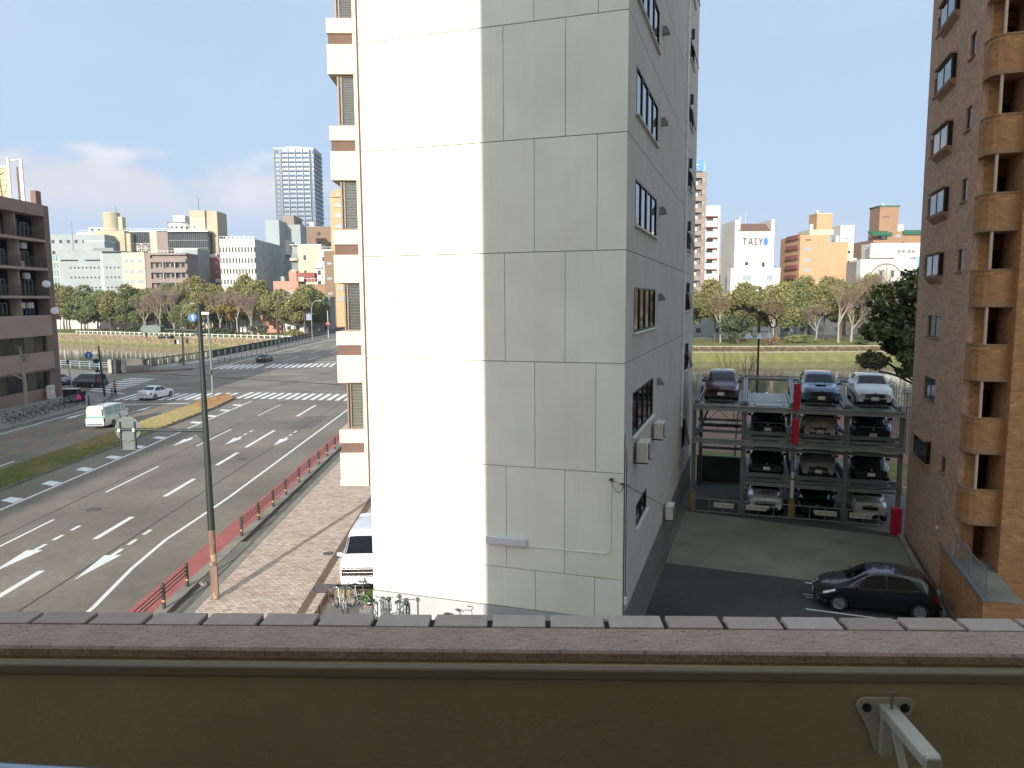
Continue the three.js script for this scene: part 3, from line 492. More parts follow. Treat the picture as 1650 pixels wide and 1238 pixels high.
// ---------- brown building on the far side of the road ----------
{
  const B = thing('brown_building', 'mauve brown corner building with railed balconies beyond the road, in shade', 'building', [-50.4, 0, -85.8]);
  const w = plaster('#927a6d', 5), w2 = plaster('#a18a7d', 5), pier = plaster('#7a645c', 5), dk = plaster('#6a544e', 4), FR = M('#3a322d', 0.5), LEN = 24;
  mesh(spanG(-15, -1.4, 0, 21.6, 0.02, LEN), dk, 'core', B);
  mesh(spanG(-15, 0.0, 0, 21.7, -0.3, 0.7), pier, 'end_pier', B);
  mesh(spanG(-1.3, -0.02, 0, 9.5, 0.7, 1.7), pier, 'end_pier', B);
  mesh(spanG(-15, 0.03, 20.45, 21.75, 0.7, LEN), w, 'parapet', B);
  mesh(spanG(-1.39, 0.02, 7.2, 9.5, 0.7, LEN), w2, 'band', B); mesh(spanG(-1.39, 0.02, 3.5, 5.4, 0.7, LEN), w2, 'band', B); mesh(spanG(-0.5, 0.25, 3.3, 3.5, 0.2, LEN), pier, 'canopy', B);
  mesh(spanG(-1.39, -0.25, 0, 1.3, 1.7, LEN), w, 'base_wall', B);
  mesh(spanG(-1.45, -1.4, 9.5, 20.45, 0.7, LEN), w2, 'back_wall', B);
  for (const y of [17.6, 14.45, 11.35]) {
    mesh(spanG(-1.39, 0.04, y, y + 0.28, 0.7, LEN), w2, 'balcony_slab', B);
    const rail = new MB(); rail.span(-0.05, 0.0, y + 1.4, y + 1.45, 0.7, LEN); for (let z = 0.8; z < LEN; z += 0.13) rail.span(-0.03, -0.015, y + 0.34, y + 1.4, z, z + 0.02); rail.span(-0.04, -0.005, y + 0.34, y + 0.38, 0.7, LEN); rail.build('railing', FR, B);
  }
  const r = mulberry(8);
  for (const [y, hh] of [[17.88, 2.5], [14.73, 2.8], [11.63, 2.75], [9.5, 1.8]]) for (let i = 0; i < 5; i++) {
    const z = 1.1 + i * 4.4 + r() * 0.5;
    for (const dz of [0.2, 2.2]) {
      const W = new THREE.Group(); W.name = 'window'; B.add(W); const hgt = Math.min(hh - 0.5, dz > 1 ? 2.0 : 1.7), y0 = y + (dz > 1 ? 0.05 : 0.1);
      new MB().span(-1.4, -1.33, y0, y0 + hgt, z + dz, z + dz + 0.08).span(-1.4, -1.33, y0, y0 + hgt, z + dz + 1.4, z + dz + 1.48).span(-1.4, -1.33, y0 + hgt - 0.08, y0 + hgt, z + dz, z + dz + 1.48).span(-1.4, -1.34, y0, y0 + hgt, z + dz + 0.7, z + dz + 0.78).build('frame', P.galv, W);
      mesh(spanG(-1.4, -1.37, y0, y0 + hgt, z + dz + 0.06, z + dz + 1.42), r() > 0.5 ? P.glassDim : P.glassBlue, 'pane', W);
    }
    if (i) mesh(spanG(-1.39, -0.2, y, y + hh, z - 0.45, z - 0.33), w2, 'partition', B);
  }
  // strip windows of the lower floors
  for (const [y0, y1, n] of [[5.4, 7.2, 12], [1.3, 3.3, 13]]) for (let i = 0; i < n; i++) {
    const z0 = 1.75 + i * (LEN - 1.8) / n, z1 = z0 + (LEN - 1.8) / n, W = new THREE.Group(), x = y0 < 2 ? -0.4 : -0.3; W.name = 'window'; B.add(W);
    new MB().span(x - 0.05, x + 0.05, y0, y1, z0, z0 + 0.09).span(x - 0.04, x + 0.04, y0, y0 + 0.08, z0 + 0.09, z1).span(x - 0.04, x + 0.04, y1 - 0.08, y1, z0 + 0.09, z1).build('frame', FR, W);
    mesh(spanG(x - 0.01, x + 0.01, y0 + 0.06, y1 - 0.06, z0 + 0.08, z1), i % 3 === 1 ? M('#4d4636', 0.25) : P.glassDim, 'pane', W);
  }
  new MB().rbox(0.6, 1.6, 1.0, 0.04, -0.8, 22.5, 0.5).build('roof_block', pier, B);
  for (const [z, y, l] of [[3.5, 16.75, 'air conditioner under the top balcony slab of the brown building, nearest its end'], [4.2, 14.75, 'air conditioner on the second balcony floor from the top of the brown building'], [3.3, 13.5, 'air conditioner hung under the second balcony slab of the brown building'], [4.6, 10.3, 'air conditioner over the solid band of the brown building, left one of the pair'], [3.1, 10.3, 'air conditioner over the solid band of the brown building, right one of the pair'], [7.7, 17.9, 'air conditioner standing on the top balcony of the brown building']]) acUnit(l, [-51.2, y, -85.8 + z], Math.PI / 2, 0.85, 0.62, 0.34);
  acUnit('white outdoor unit standing at the ground floor corner of the brown building', [-50.0, 0.15, -83.3], Math.PI / 2, 0.9, 1.5, 0.45);
  const dish = (label, p) => { const d = thing('satellite_dish', label, 'dish', p, 0.55); const g = new THREE.SphereGeometry(0.62, 20, 10, 0, 6.283, 0, 0.75); g.scale(1, 0.5, 1); g.translate(0, -0.31, 0); g.rotateX(1.2); mesh(g, M('#d8d8d8', 0.5, { side: THREE.DoubleSide }), 'reflector', d); new MB().tube([0, -0.1, 0.1], [0, -0.2, 0.55], 0.02, 0.02, 6).tube([0, -0.2, 0.55], [0, -0.1, 0.62], 0.03, 0.03, 6).build('arm', P.galv, d); };
  dish('white satellite dish on the balcony railing of the brown building', [-50.0, 13.0, -84.0]);
  dish('lower white satellite dish at the top edge of the solid band of the brown building', [-50.0, 10.0, -85.2]);
  // billboard and aerial on the roof
  const S = thing('billboard', 'sunlit yellow billboard back with white frame on the roof of the brown building', 'billboard', [-57, 21.7, -84]);
  mesh(spanG(-6, 3.75, 0.2, 3.9, -0.06, 0), M('#c6b48f', 0.7, { map: T.grain }), 'panel', S);
  const bt = new MB(); for (let y = 0.7; y < 3.9; y += 0.62) bt.span(-6, 3.75, y, y + 0.05, 0, 0.05); for (let x = -5.5; x < 3.7; x += 1.85) bt.span(x, x + 0.06, 0, 4, 0.05, 0.1); bt.build('batten', M('#a98d5d', 0.7), S);
  new MB().span(3.75, 3.98, -0.05, 4.95, -0.1, 0.1).span(4.5, 4.72, -0.05, 5.05, -1.2, -1.0).span(-6, 3.75, 3.92, 4.1, -0.1, 0.1).span(-3, 4.5, 4.85, 4.97, -1.2, -1.08).tube([3.85, 4.6, 0], [4.6, 4.95, -1.1], 0.06).tube([3.85, 3.2, 0], [0.2, 4.8, -1.1], 0.05).build('frame', P.white, S);
  mesh(spanG(4.02, 4.46, 0, 4.2, -1.15, -1.1), M('#c9b8a8', 0.8), 'side_panel', S);
  const A = thing('antenna_mast', 'grey mast with a cluster of white panel antennas on the brown building roof', 'antenna', [-54.9, 21.7, -81.5]);
  new MB().tube([0.35, 0, 0], [-0.1, 5.6, 0], 0.12, 0.09).tube([0.35, 1.2, 0], [1.6, 3.4, -2], 0.04).build('mast', P.darkMetal, A);
  for (let i = 0; i < 6; i++) { const a = i * 1.047; new MB().rbox(0.2, 2.5, 0.1, 0.03, -0.2 + Math.cos(a) * 0.55, 6.7, Math.sin(a) * 0.55, -a + 1.57).tube([-0.15, 5.7, 0], [-0.2 + Math.cos(a) * 0.5, 5.7, Math.sin(a) * 0.5], 0.03).build('panel_antenna', P.white, A); }
  new MB().tube([-0.15, 5.6, 0], [-0.25, 8.3, 0], 0.04, 0.02).build('whip', P.white, A);
  // neighbouring buildings along the road, behind the view, that shade it
  for (const [n, p, hgt, len, l] of [[1, [-50.6, 0, -61.6], 18.6, 62, 'plain brown office block next to the brown corner building along the road'], [2, [-50.6, 0, 37], 31.5, 75, 'tall plain office block further back along the road']]) {
    const N = thing('neighbour_building', l, 'building', p); mesh(spanG(-16, 0, 0, hgt, 0, len), w, 'wall', N);
    for (let y = 3; y < hgt - 2; y += 3.1) mesh(spanG(-0.02, 0.03, y, y + 1.5, 1, len - 1), P.glassDim, 'window', N);
  }
}
// ---------- the building and balcony the view is from ----------
{
  const HB = thing('balcony_building', 'pink tiled building with a shaded balcony whose parapet crosses the bottom of the view', 'building', [0, 0, -1.311], -0.0548);
  const wall = M('#c2b292', 0.9, { map: R2(T.concrete, 2.1), bumpMap: R2(T.fine, 0.35), bumpScale: 0.0012 }), top = M('#bca294', 0.95, { map: T.speck, bumpMap: T.rough, bumpScale: 0.006 });
  const tilem = ['#cfbcb0', '#c8b3a7', '#d8c7bb', '#c2ada1', '#cdb8ab'].map(c => M(c, 0.55, { map: R2(T.grain, 0.5), bumpMap: R2(T.fine, 0.2), bumpScale: 0.0006 })), out = M('#8d7a70', 0.85, { map: T.tileP });
  const Y = 10.22;
  mesh(spanG(-3.3, 3.3, 9.2, Y - 0.022, 0.012, 0.1575), wall, 'parapet', HB);
  // coping: rough mortar bed with a lip, chamfer under it
  { const s = new THREE.Shape([[0.05, Y - 0.06], [0.05, Y - 0.003], [0.138, Y], [0.1425, Y - 0.004], [0.1428, Y - 0.016], [0.139, Y - 0.02], [0.139, Y - 0.06]].map(p => new THREE.Vector2(...p)));
    const g = new THREE.ExtrudeGeometry(s, { depth: 6.6, bevelEnabled: false }); g.rotateY(-Math.PI / 2); g.scale(-1, 1, 1); g.translate(-3.3, 0, 0);
    const p = g.attributes.position, uv = g.attributes.uv; g.scale(1, 1, 1); const h = clean(g); const q = h.attributes.position; for (let i = 0; i < q.count; i += 3) { for (const k of ['position', 'uv']) { const a = h.attributes[k], n = a.itemSize; for (let c = 0; c < n; c++) { const t = a.array[(i + 1) * n + c]; a.array[(i + 1) * n + c] = a.array[(i + 2) * n + c]; a.array[(i + 2) * n + c] = t; } } }
    for (let i = 0; i < q.count; i++) h.attributes.uv.setXY(i, q.getX(i), q.getZ(i) + q.getY(i)); h.computeVertexNormals(); mesh(h, top, 'coping', HB); }
  new MB().add(new RoundedBoxGeometry(6.6, 0.02, 0.016, 2, 0.005), [0, Y - 0.031, 0.155]).build('ledge', M('#978d7a', 0.85, { map: R2(T.speck, 0.3) }), HB);
  mesh(spanG(-3.3, 3.3, Y - 0.07, Y - 0.009, 0.006, 0.05), M('#3e3733', 1), 'mortar', HB);
  const tg = new RoundedBoxGeometry(0.096, 0.022, 0.0505, 2, 0.0018), r = mulberry(12);
  for (let i = -17; i < 18; i++) { const t = mesh(tg, tilem[Math.floor(r() * 5)], 'tile', HB); t.position.set(0.0935 + (i + 0.5) * 0.1058, Y - 0.0125 + (r() - 0.5) * 0.0008, 0.0225 + (r() - 0.5) * 0.001); t.rotation.y = (r() - 0.5) * 0.008; }
  mesh(spanG(-5.48, 16, 0, Y - 0.09, -0.01, 0.005), out, 'outer_wall', HB);
  mesh(spanG(-3.3, 3.3, 9.0, 9.2, 0.005, 1.9), P.concrete, 'floor', HB);
  mesh(spanG(-6.0, 16, 0, 45, 1.9, 16), wall, 'body', HB);
  mesh(spanG(-5.48, 16, 0, 9.0, 0.005, 1.9), wall, 'body', HB);
  mesh(spanG(-5.48, -3.3, 9.0, 10.2, 0.005, 1.9), wall, 'side_wall', HB); mesh(spanG(3.3, 16, 9.0, 10.2, 0.005, 1.9), wall, 'side_wall', HB);
  mesh(spanG(-1.6, 1.6, 9.25, 11.3, 1.87, 1.905), P.glassDim, 'balcony_door', HB);

  // bracket for a laundry pole, bolted to the parapet
  const K = thing('pole_bracket', 'cream laundry pole bracket bolted to the inside of the balcony parapet', 'bracket', [0.628, 10.132, -1.115], -0.0548); K.scale.set(0.78, 0.78, 0.58);
  const cream = M('#cfccbd', 0.5, { map: R2(T.grain, 0.4) });
  const ps = new THREE.Shape(); ps.moveTo(-0.05, -0.005); ps.absarc(-0.04, 0.012, 0.018, Math.PI, Math.PI / 2, true); ps.lineTo(0.04, 0.03); ps.absarc(0.042, 0.012, 0.018, Math.PI / 2, 0, true); ps.lineTo(0.03, -0.04); ps.lineTo(0.014, -0.09); ps.lineTo(-0.014, -0.09); ps.lineTo(-0.03, -0.04); ps.closePath();
  const pg = new THREE.ExtrudeGeometry(ps, { depth: 0.004, bevelEnabled: true, bevelSize: 0.0015, bevelThickness: 0.0015, bevelSegments: 2, curveSegments: 10 }); mesh(pg, cream, 'plate', K);
  for (const x of [-0.038, 0.04]) { new MB().add(new THREE.CylinderGeometry(0.0095, 0.0095, 0.003, 16).rotateX(Math.PI / 2), [x, 0.01, 0.007]).add(new THREE.CylinderGeometry(0.0055, 0.0055, 0.008, 6).rotateX(Math.PI / 2), [x, 0.01, 0.011]).tube([x, 0.01, 0.014], [x, 0.01, 0.02], 0.003).build('bolt', P.darkMetal, K); }
  const armEnd = [0.006, 0.0, 0.235];
  new MB().rbox(0.034, 0.024, 0.24, 0.004, 0.004, 0.006, 0.122).rbox(0.03, 0.05, 0.022, 0.006, 0.004, -0.008, 0.24).build('arm', cream, K);
  new MB().rbox(0.024, 0.1, 0.02, 0.004, 0, -0.04, 0.018).rbox(0.022, 0.018, 0.19, 0.004, 0.0, -0.128, 0.1, 0, -0.42).rbox(0.016, 0.16, 0.008, 0.003, 0.002, -0.06, 0.105, 0, -0.75).build('brace', cream, K);
  new MB().tube([0.004, 0.012, 0.03], [0.004, 0.05, 0.028], 0.0035).rbox(0.012, 0.007, 0.006, 0.002, 0.006, 0.05, 0.028).build('latch', P.galv, K);
  new MB().tube([0.055, -0.07, 0.26], [0.055, -0.02, 0.26], 0.008).rbox(0.028, 0.01, 0.02, 0.004, 0.055, -0.015, 0.26).build('hook', cream, K);
  const Rl = thing('steel_pipe', 'pale steel pipe lying along the lower edge of the balcony parapet', 'pipe', [-0.65, 10.093, -1.05]);
  new MB().tube([-0.8, 0.048, -0.03], [0.62, -0.037, 0.02], 0.012, 0.012, 18).build('pipe', M('#aab4c0', 0.25, { metalness: 0.7 }), Rl);
  new MB().rbox(0.03, 0.03, 0.1, 0.005, -0.7, 0.03, -0.07).build('bracket', P.darkMetal, Rl);
}
// ---------- city beyond the river ----------
const boxCache = new Map();
const cbox = (w, h, d) => { const k = [w, h, d].map(v => v.toFixed(2)).join(); if (!boxCache.has(k)) boxCache.set(k, boxG(w, h, d)); return boxCache.get(k); };
const FC = { white: plaster('#c4c2ba', 14), cream: plaster('#b6ab95', 14), beige: plaster('#a69d85', 14), grey: plaster('#909897', 14), greyD: plaster('#7d8180', 14), mauve: plaster('#857872', 14), peach: plaster('#c0ab98', 14), orange: plaster('#b38d6c', 14), orangeP: plaster('#b28370', 14), brown: plaster('#8f7158', 14), brownG: plaster('#7d6854', 14), brick: plaster('#83504a', 10), tan: plaster('#ad9470', 14), teal: plaster('#7fa0ab', 10), darkGlass: M('#1d2626', 0.15), win: M('#3a4247', 0.12), winL: M('#8e9aa0', 0.15), roofBrown: M('#6d5f55', 0.7, { map: T.grain }), green: M('#2c6248', 0.7) };
function city(name, label, p, cat = 'building', group) { return thing(name, label, cat, p, 0, group); }
const part = (o, name, mat, x0, x1, y0, y1, z0, z1) => { const m = mesh(cbox(x1 - x0, y1 - y0, z1 - z0), mat, name, o); m.position.set((x0 + x1) / 2, (y0 + y1) / 2, (z0 + z1) / 2); return m; };
// windows on a face: 'f' front (z = 0 plane), 'r' / 'l' side planes at x; list of [a, y, w, h], a along x or along -z
function wins(o, face, X, list, mat = FC.win, name = 'window', proud = 0.04) {
  for (const [a, y, w, h] of list) { const m = mesh(face === 'f' ? cbox(w, h, 0.1) : cbox(0.1, h, w), mat, name, o); if (face === 'f') m.position.set(a, y, X - 0.05 + proud); else m.position.set(X + (face === 'r' ? -0.05 + proud : 0.05 - proud), y, -a); }
}
const rows = (a0, a1, n, ys, w, h, skip) => { const L = []; for (const y of ys) for (let i = 0; i < n; i++) { if (skip && skip(i, y)) continue; L.push([n === 1 ? (a0 + a1) / 2 : lerp(a0, a1, i / (n - 1)), y, w, h]); } return L; };
const ys = (y0, dy, n) => Array.from({ length: n }, (_, i) => y0 + dy * i);
function balconies(o, x0, x1, z, list, depth, mat, slabT = 0.25, rail = 1.1) {
  for (const y of list) { const b = new THREE.Group(); b.name = 'balcony'; b.position.y = y; o.add(b); part(b, 'slab', mat, x0, x1, 0, slabT, z, z + depth); part(b, 'parapet', mat, x0, x1, slabT, rail, z + depth - 0.15, z + depth + 0.02); }
}
function rail(o, x0, x1, y, z, mat = P.white) { const m = new MB(); m.span(x0, x1, y + 1.0, y + 1.1, z - 0.05, z + 0.05); for (let x = x0; x <= x1; x += 1.6) m.span(x - 0.04, x + 0.04, y, y + 1, z - 0.04, z + 0.04); m.build('railing', mat, o); }
function roofBits(o, x0, x1, y, z0, z1, seed, n = 5) { const r = mulberry(seed); for (let i = 0; i < n; i++) { const w = 0.8 + r() * 1.6, h = 0.8 + r() * 1.5, x = lerp(x0 + w, x1 - w, r()), z = lerp(z0 + 1, z1 - 1, r()); part(o, 'roof_unit', r() > 0.4 ? FC.white : FC.grey, x - w / 2, x + w / 2, y, y + h, z - 0.6, z + 0.6); } }
{
  let o;
  o = city('department_store', 'long pale grey building with rows of tiny windows and a glazed corner', [-194.4, 0, -330]);
  part(o, 'wall', FC.grey, 4.2, 32.6, 0, 33.4, -30, 0); wins(o, 'f', 0, rows(9, 31.5, 14, [13.4, 17.6, 22, 26.2], 0.75, 0.75)); part(o, 'corner_glazing', M('#7d8f90', 0.15), 0, 4.2, 0, 31.2, -20, -0.6);
  for (let i = 0; i < 9; i++) part(o, 'mullion', FC.white, 0, 4.2, 3 + i * 3.2, 3.35 + i * 3.2, -0.62, -0.4); for (let i = 0; i < 4; i++) part(o, 'mullion', FC.white, 0.2 + i * 1.2, 0.4 + i * 1.2, 0, 31, -0.6, -0.35);
  part(o, 'strip_window', FC.darkGlass, 5, 12.5, 29.1, 29.7, -0.1, 0.05); part(o, 'strip_window', FC.darkGlass, 15.5, 23, 29.1, 29.7, -0.1, 0.05); part(o, 'window', FC.winL, 13, 15.2, 28.6, 30.3, -0.1, 0.06); part(o, 'pilaster', FC.white, 22.2, 23.2, 0, 32.5, -0.2, 0.12); part(o, 'roof_slab', FC.greyD, 16, 25, 33.4, 35.2, -12, -6); part(o, 'roof_edge', FC.darkGlass, 23, 32.6, 32.4, 33.3, -0.2, 0.05);
  o = city('flat_roof_hall', 'low white hall with a wide shallow roof at the foot of the long grey building', [-186, 0, -316]); part(o, 'wall', FC.white, 0, 24, 0, 10, -10, 0); { const s = new THREE.Shape([[-3, 10], [12, 14.2], [26, 10.5], [26, 10], [12, 13.6], [-3, 9.5]].map(p => new THREE.Vector2(...p))), g = new THREE.ExtrudeGeometry(s, { depth: 13, bevelEnabled: false }); g.translate(0, 0, -11); mesh(g, FC.greyD, 'roof', o); } part(o, 'gable', FC.white, 6, 20, 10, 11.8, -0.4, -0.02); wins(o, 'f', 0, rows(2, 22, 6, [5], 2, 2));
  o = city('slab_block', 'grey white block with two rows of small square windows rising behind the long grey building', [-226.2, 0, -385]); part(o, 'wall', FC.grey, -6, 28, 0, 45.5, -20, 0); wins(o, 'f', 0, rows(2, 17.5, 5, [36.5, 42], 1.5, 1.6), FC.win); part(o, 'downpipe', FC.greyD, 11.8, 12.1, 28, 52, 0, 0.2);
  o = city('plain_block', 'plain pale cube with an arched shadow wall in front of the beige cylinder building', [-189.7, 0, -350]); part(o, 'wall', FC.grey, 0, 9.3, 0, 39.2, -10, 0); part(o, 'roof_edge', FC.white, -0.1, 9.4, 39.2, 39.6, -10, 0.1);
  o = city('cylinder_tower', 'beige building carrying a broad round tank tower with a lightning rod', [-209, 0, -395]); part(o, 'wall', FC.beige, 0, 16, 0, 48.3, -18, 0); part(o, 'wall', FC.beige, 14.6, 18.5, 0, 47, -16, -1); mesh(new THREE.CylinderGeometry(4.1, 4.1, 10, 40).translate(6.8, 53, -6), FC.beige, 'drum', o); mesh(new THREE.CylinderGeometry(4.25, 4.25, 0.5, 40).translate(6.8, 57.8, -6), FC.cream, 'rim', o); part(o, 'shaft', FC.cream, 10.6, 12.8, 48, 56, -9, -5); new MB().tube([9.5, 58, -6], [9.5, 61.5, -6], 0.1).build('rod', P.darkMetal, o); rail(o, 2, 12, 48.3, -0.5); part(o, 'arch', FC.greyD, 8, 13, 36, 42.2, 0, 0.5);
  o = city('white_lowrise', 'white stepped house tops with terraces peeping over the beige block', [-237, 0, -430]); part(o, 'wall', FC.white, 0, 22, 0, 50.6, -14, 0); part(o, 'upper_wall', FC.white, 6, 21, 50.6, 53.7, -12, -2); rail(o, 0, 22, 50.6, -0.2); wins(o, 'f', -2, rows(8, 19, 4, [52.2], 1.6, 1.6)); wins(o, 'f', 0, rows(2, 20, 6, [47.5], 1.8, 1.6));
  o = city('glass_hall', 'dark glazed hall with beige pillars, white lattice ornament and railed roof', [-195.4, 0, -400]);
  part(o, 'pillar', FC.cream, 0, 2, 0, 49, -2, 0.6); part(o, 'glazing', FC.darkGlass, 2, 13.3, 0, 48, -14, 0); for (let i = 0; i < 12; i++) part(o, 'mullion', FC.greyD, 2.6 + i * 0.92, 2.7 + i * 0.92, 30, 48, 0, 0.14); part(o, 'roof_edge', FC.white, 2, 44, 48, 48.7, -14, 0.2);
  part(o, 'wall', FC.peach, 13.3, 17, 0, 48.4, -12, 0.4); part(o, 'wall', FC.mauve, 17, 22.7, 0, 48.4, -12, 0.2); part(o, 'glazing', FC.darkGlass, 22.7, 43.5, 0, 47.2, -14, -0.3); for (let i = 0; i < 20; i++) part(o, 'mullion', FC.greyD, 23.2 + i * 1.02, 23.32 + i * 1.02, 34, 47.2, -0.3, -0.14); for (const y of [43.4, 39.4]) part(o, 'transom', FC.greyD, 22.7, 43.5, y, y + 0.3, -0.32, -0.1);
  { const lat = new MB(); for (const cx of [6.6, 10.8]) { for (const [a, b, c, d] of [[-1.9, 0, 1.9, 0], [-1.9, 5, 1.9, 5], [-1.9, 0, -1.9, 5], [1.9, 0, 1.9, 5], [-1.9, 0, 1.9, 5], [-1.9, 5, 1.9, 0], [0, 0, 0, 5], [-1.9, 2.5, 1.9, 2.5]]) lat.tube([cx + a, 37 + b, 0.35], [cx + c, 37 + d, 0.35], 0.16, 0.16, 5); lat.add(new THREE.TorusGeometry(1.3, 0.15, 5, 20), [cx, 39.5, 0.4]); } lat.build('lattice', FC.white, o); } rail(o, 0, 44, 48.7, 0);
  o = city('beige_tower_block', 'plain beige tower block with a darker top band and side balcony slot', [-162.8, 0, -405]); part(o, 'wall', FC.cream, 0, 8, 0, 59.5, -16, 0); part(o, 'wall', FC.beige, 8, 14, 0, 59.5, -16, -1.5); part(o, 'top_band', FC.beige, -0.1, 8.1, 56.4, 59.7, -16, 0.1); part(o, 'balcony', FC.beige, 1.4, 5.6, 47.8, 48.8, 0, 1); wins(o, 'f', 0, [[2.2, 51, 0.7, 0.9], [5, 44, 1, 1.2], [3, 44, 1, 1.2]]); new MB().tube([3.6, 59, -4], [3.6, 67, -4], 0.12).build('rod', P.darkMetal, o);
  o = city('round_roof_block', 'white building with a rounded crown and two railed terraces behind the dark glazed hall', [-195.2, 0, -450]); part(o, 'wall', FC.white, -2, 14.2, 0, 52, -16, 0); mesh(new THREE.CylinderGeometry(7.4, 7.4, 6.5, 40).translate(6, 55, -8), FC.white, 'drum', o); mesh(new THREE.CylinderGeometry(7.8, 7.8, 0.6, 40).translate(6, 58.4, -8), FC.greyD, 'eave', o); part(o, 'penthouse', FC.white, 2.4, 9.4, 58.6, 62.8, -12, -5); wins(o, 'f', 0, rows(0, 12.5, 7, [49.5], 1.1, 1.5)); rail(o, -2, 14, 52, 0); for (let i = 0; i < 7; i++) { const a = -1.2 + i * 0.4; const m = mesh(cbox(1.4, 1.6, 0.1), FC.win, 'window', o); m.position.set(6 + Math.sin(a) * 7.4, 55.2, -8 + Math.cos(a) * 7.4); m.rotation.y = a; }

  o = city('apartment_block', 'peach apartment block, its shaded side tinted mauve, with five rows of balconies rising behind the riverside trees', [-159.2, 0, -322]);
  part(o, 'wall', FC.peach, 0, 9.7, 0, 32.2, -14, 0); wins(o, 'f', 0, rows(1.9, 4.2, 2, ys(11, 4.4, 5), 1.5, 1.7).concat(rows(7.8, 7.8, 1, ys(11, 4.4, 5), 2.5, 1.3)), FC.winL); part(o, 'wall', FC.mauve, 9.7, 27, 0, 31.4, -14, -1.6); part(o, 'fin', FC.mauve, 9.7, 12, 0, 31.9, -1.6, -0.4); part(o, 'roof_edge', FC.mauve, 11.8, 27.2, 31.1, 31.9, -14, -0.3);  // mauve puts the shade of the balcony side into its colour
  balconies(o, 12, 27, -1.6, ys(6, 4.4, 6).slice(0, 6), 1.5, FC.mauve, 0.3, 1.7); wins(o, 'f', -1.6, rows(14.2, 25.2, 6, ys(9.3, 4.4, 5), 1.3, 2), FC.darkGlass); for (const x of [17, 22]) for (const y of ys(8, 4.4, 5)) part(o, 'partition', FC.white, x, x + 0.25, y, y + 2.6, -1.6, -0.3); rail(o, 14, 26, 31.9, -2);
  o = city('parking_building', 'plain grey building with a pale letter P sign on its upper wall', [-138.3, 0, -335]); part(o, 'wall', FC.grey, -4, 6.3, 0, 34.3, -14, 0); part(o, 'roof_edge', FC.white, -4.1, 6.4, 34.3, 34.7, -14, 0.1);
  { const m = new MB(), x = 2; m.span(x, x + 0.35, 26.5, 30, 0, 0.12).span(x + 0.35, x + 1.9, 29.65, 30, 0, 0.12).span(x + 0.35, x + 1.9, 28, 28.35, 0, 0.12).span(x + 1.55, x + 1.9, 28.35, 29.65, 0, 0.12).span(x - 0.6, x + 2.6, 25.8, 26, 0, 0.1).span(x - 0.6, x + 2.6, 30.6, 30.8, 0, 0.1).span(x - 0.6, x - 0.4, 26, 30.6, 0, 0.1).span(x + 2.4, x + 2.6, 26, 30.6, 0, 0.1); m.build('letter', M('#d9dedd', 0.6), o); }
  o = city('brick_building', 'red brick building with dark stepped roofs beside the white office block', [-138.4, 0, -350]); part(o, 'wall', FC.brick, 3, 15.5, 0, 31.6, -14, 0); part(o, 'wall', FC.greyD, 6, 18, 0, 15, 0, 6); part(o, 'roof_unit', FC.white, 5.5, 8.5, 31.6, 33.3, -5, -2); wins(o, 'f', 0, rows(9, 13.5, 3, [29, 25], 1.0, 1.2), FC.winL); part(o, 'lower_roof', FC.darkGlass, 8, 14, 15, 20, 0.5, 5); part(o, 'roof_unit', FC.white, 3.5, 8, 15, 16.8, 1, 4); roofBits(o, 8, 14, 20, 1, 4.5, 3, 4);
  o = city('office_block', 'white office block with four dark ribbon windows and a blank side wall greyed as shade', [-118.5, 0, -325]);
  part(o, 'wall', FC.white, 0, 15.1, 0, 38, -0.6, 0); part(o, 'wall', FC.grey, 0.02, 15.08, 0, 37.9, -55, -0.6);  // side body of the white block greyed, its shade put into the colour
  for (const y of ys(18.5, 4.6, 4)) { const b = new THREE.Group(); b.name = 'ribbon_window'; o.add(b); part(b, 'glass', FC.darkGlass, 0.1, 15.12, y, y + 2.1, -0.5, 0.03); for (let i = 0; i < 11; i++) part(b, i % 4 === 2 ? 'mullion' : 'blind', FC.white, 0.5 + i * 1.34, 1.25 + i * 1.34, y + 0.05, y + 2.05, 0.03, 0.07); }
  wins(o, 'r', 15.08, rows(44, 50, 2, [19, 24.6, 30.2], 1.4, 1.3), FC.win); wins(o, 'r', 15.08, rows(12, 12, 1, ys(19.5, 5.4, 4), 1.4, 0.7), P.galv, 'vent', 0.4); { const m = new MB(); for (let x = 2.5; x < 15; x += 1.9) m.box(1, 0.9, 1, x, 38.5, -2.4); m.build('roof_units', FC.white, o); } rail(o, 0, 15, 38, -0.2);
  part(o, 'penthouse', FC.grey, 8.5, 15, 38, 50, -52, -38); part(o, 'penthouse', FC.mauve, 12.5, 18, 46, 54, -70, -54);
  o = city('grey_annex', 'grey stepped annex with open roof frame behind the white office block', [-104.5, 0, -374]); part(o, 'wall', FC.grey, 0, 8.3, 0, 48.9, -12, 0); part(o, 'frame', FC.white, -4, 3, 34, 41, 0, 3); part(o, 'recess', FC.greyD, -3.4, 0, 34.5, 40.4, 2.8, 3.02); new MB().tube([4, 48, 0], [4, 50, 0], 0.1).add(new THREE.SphereGeometry(1, 10, 6).scale(1, 0.5, 1), [4, 40, 1]).build('roof_fittings', FC.greyD, o);
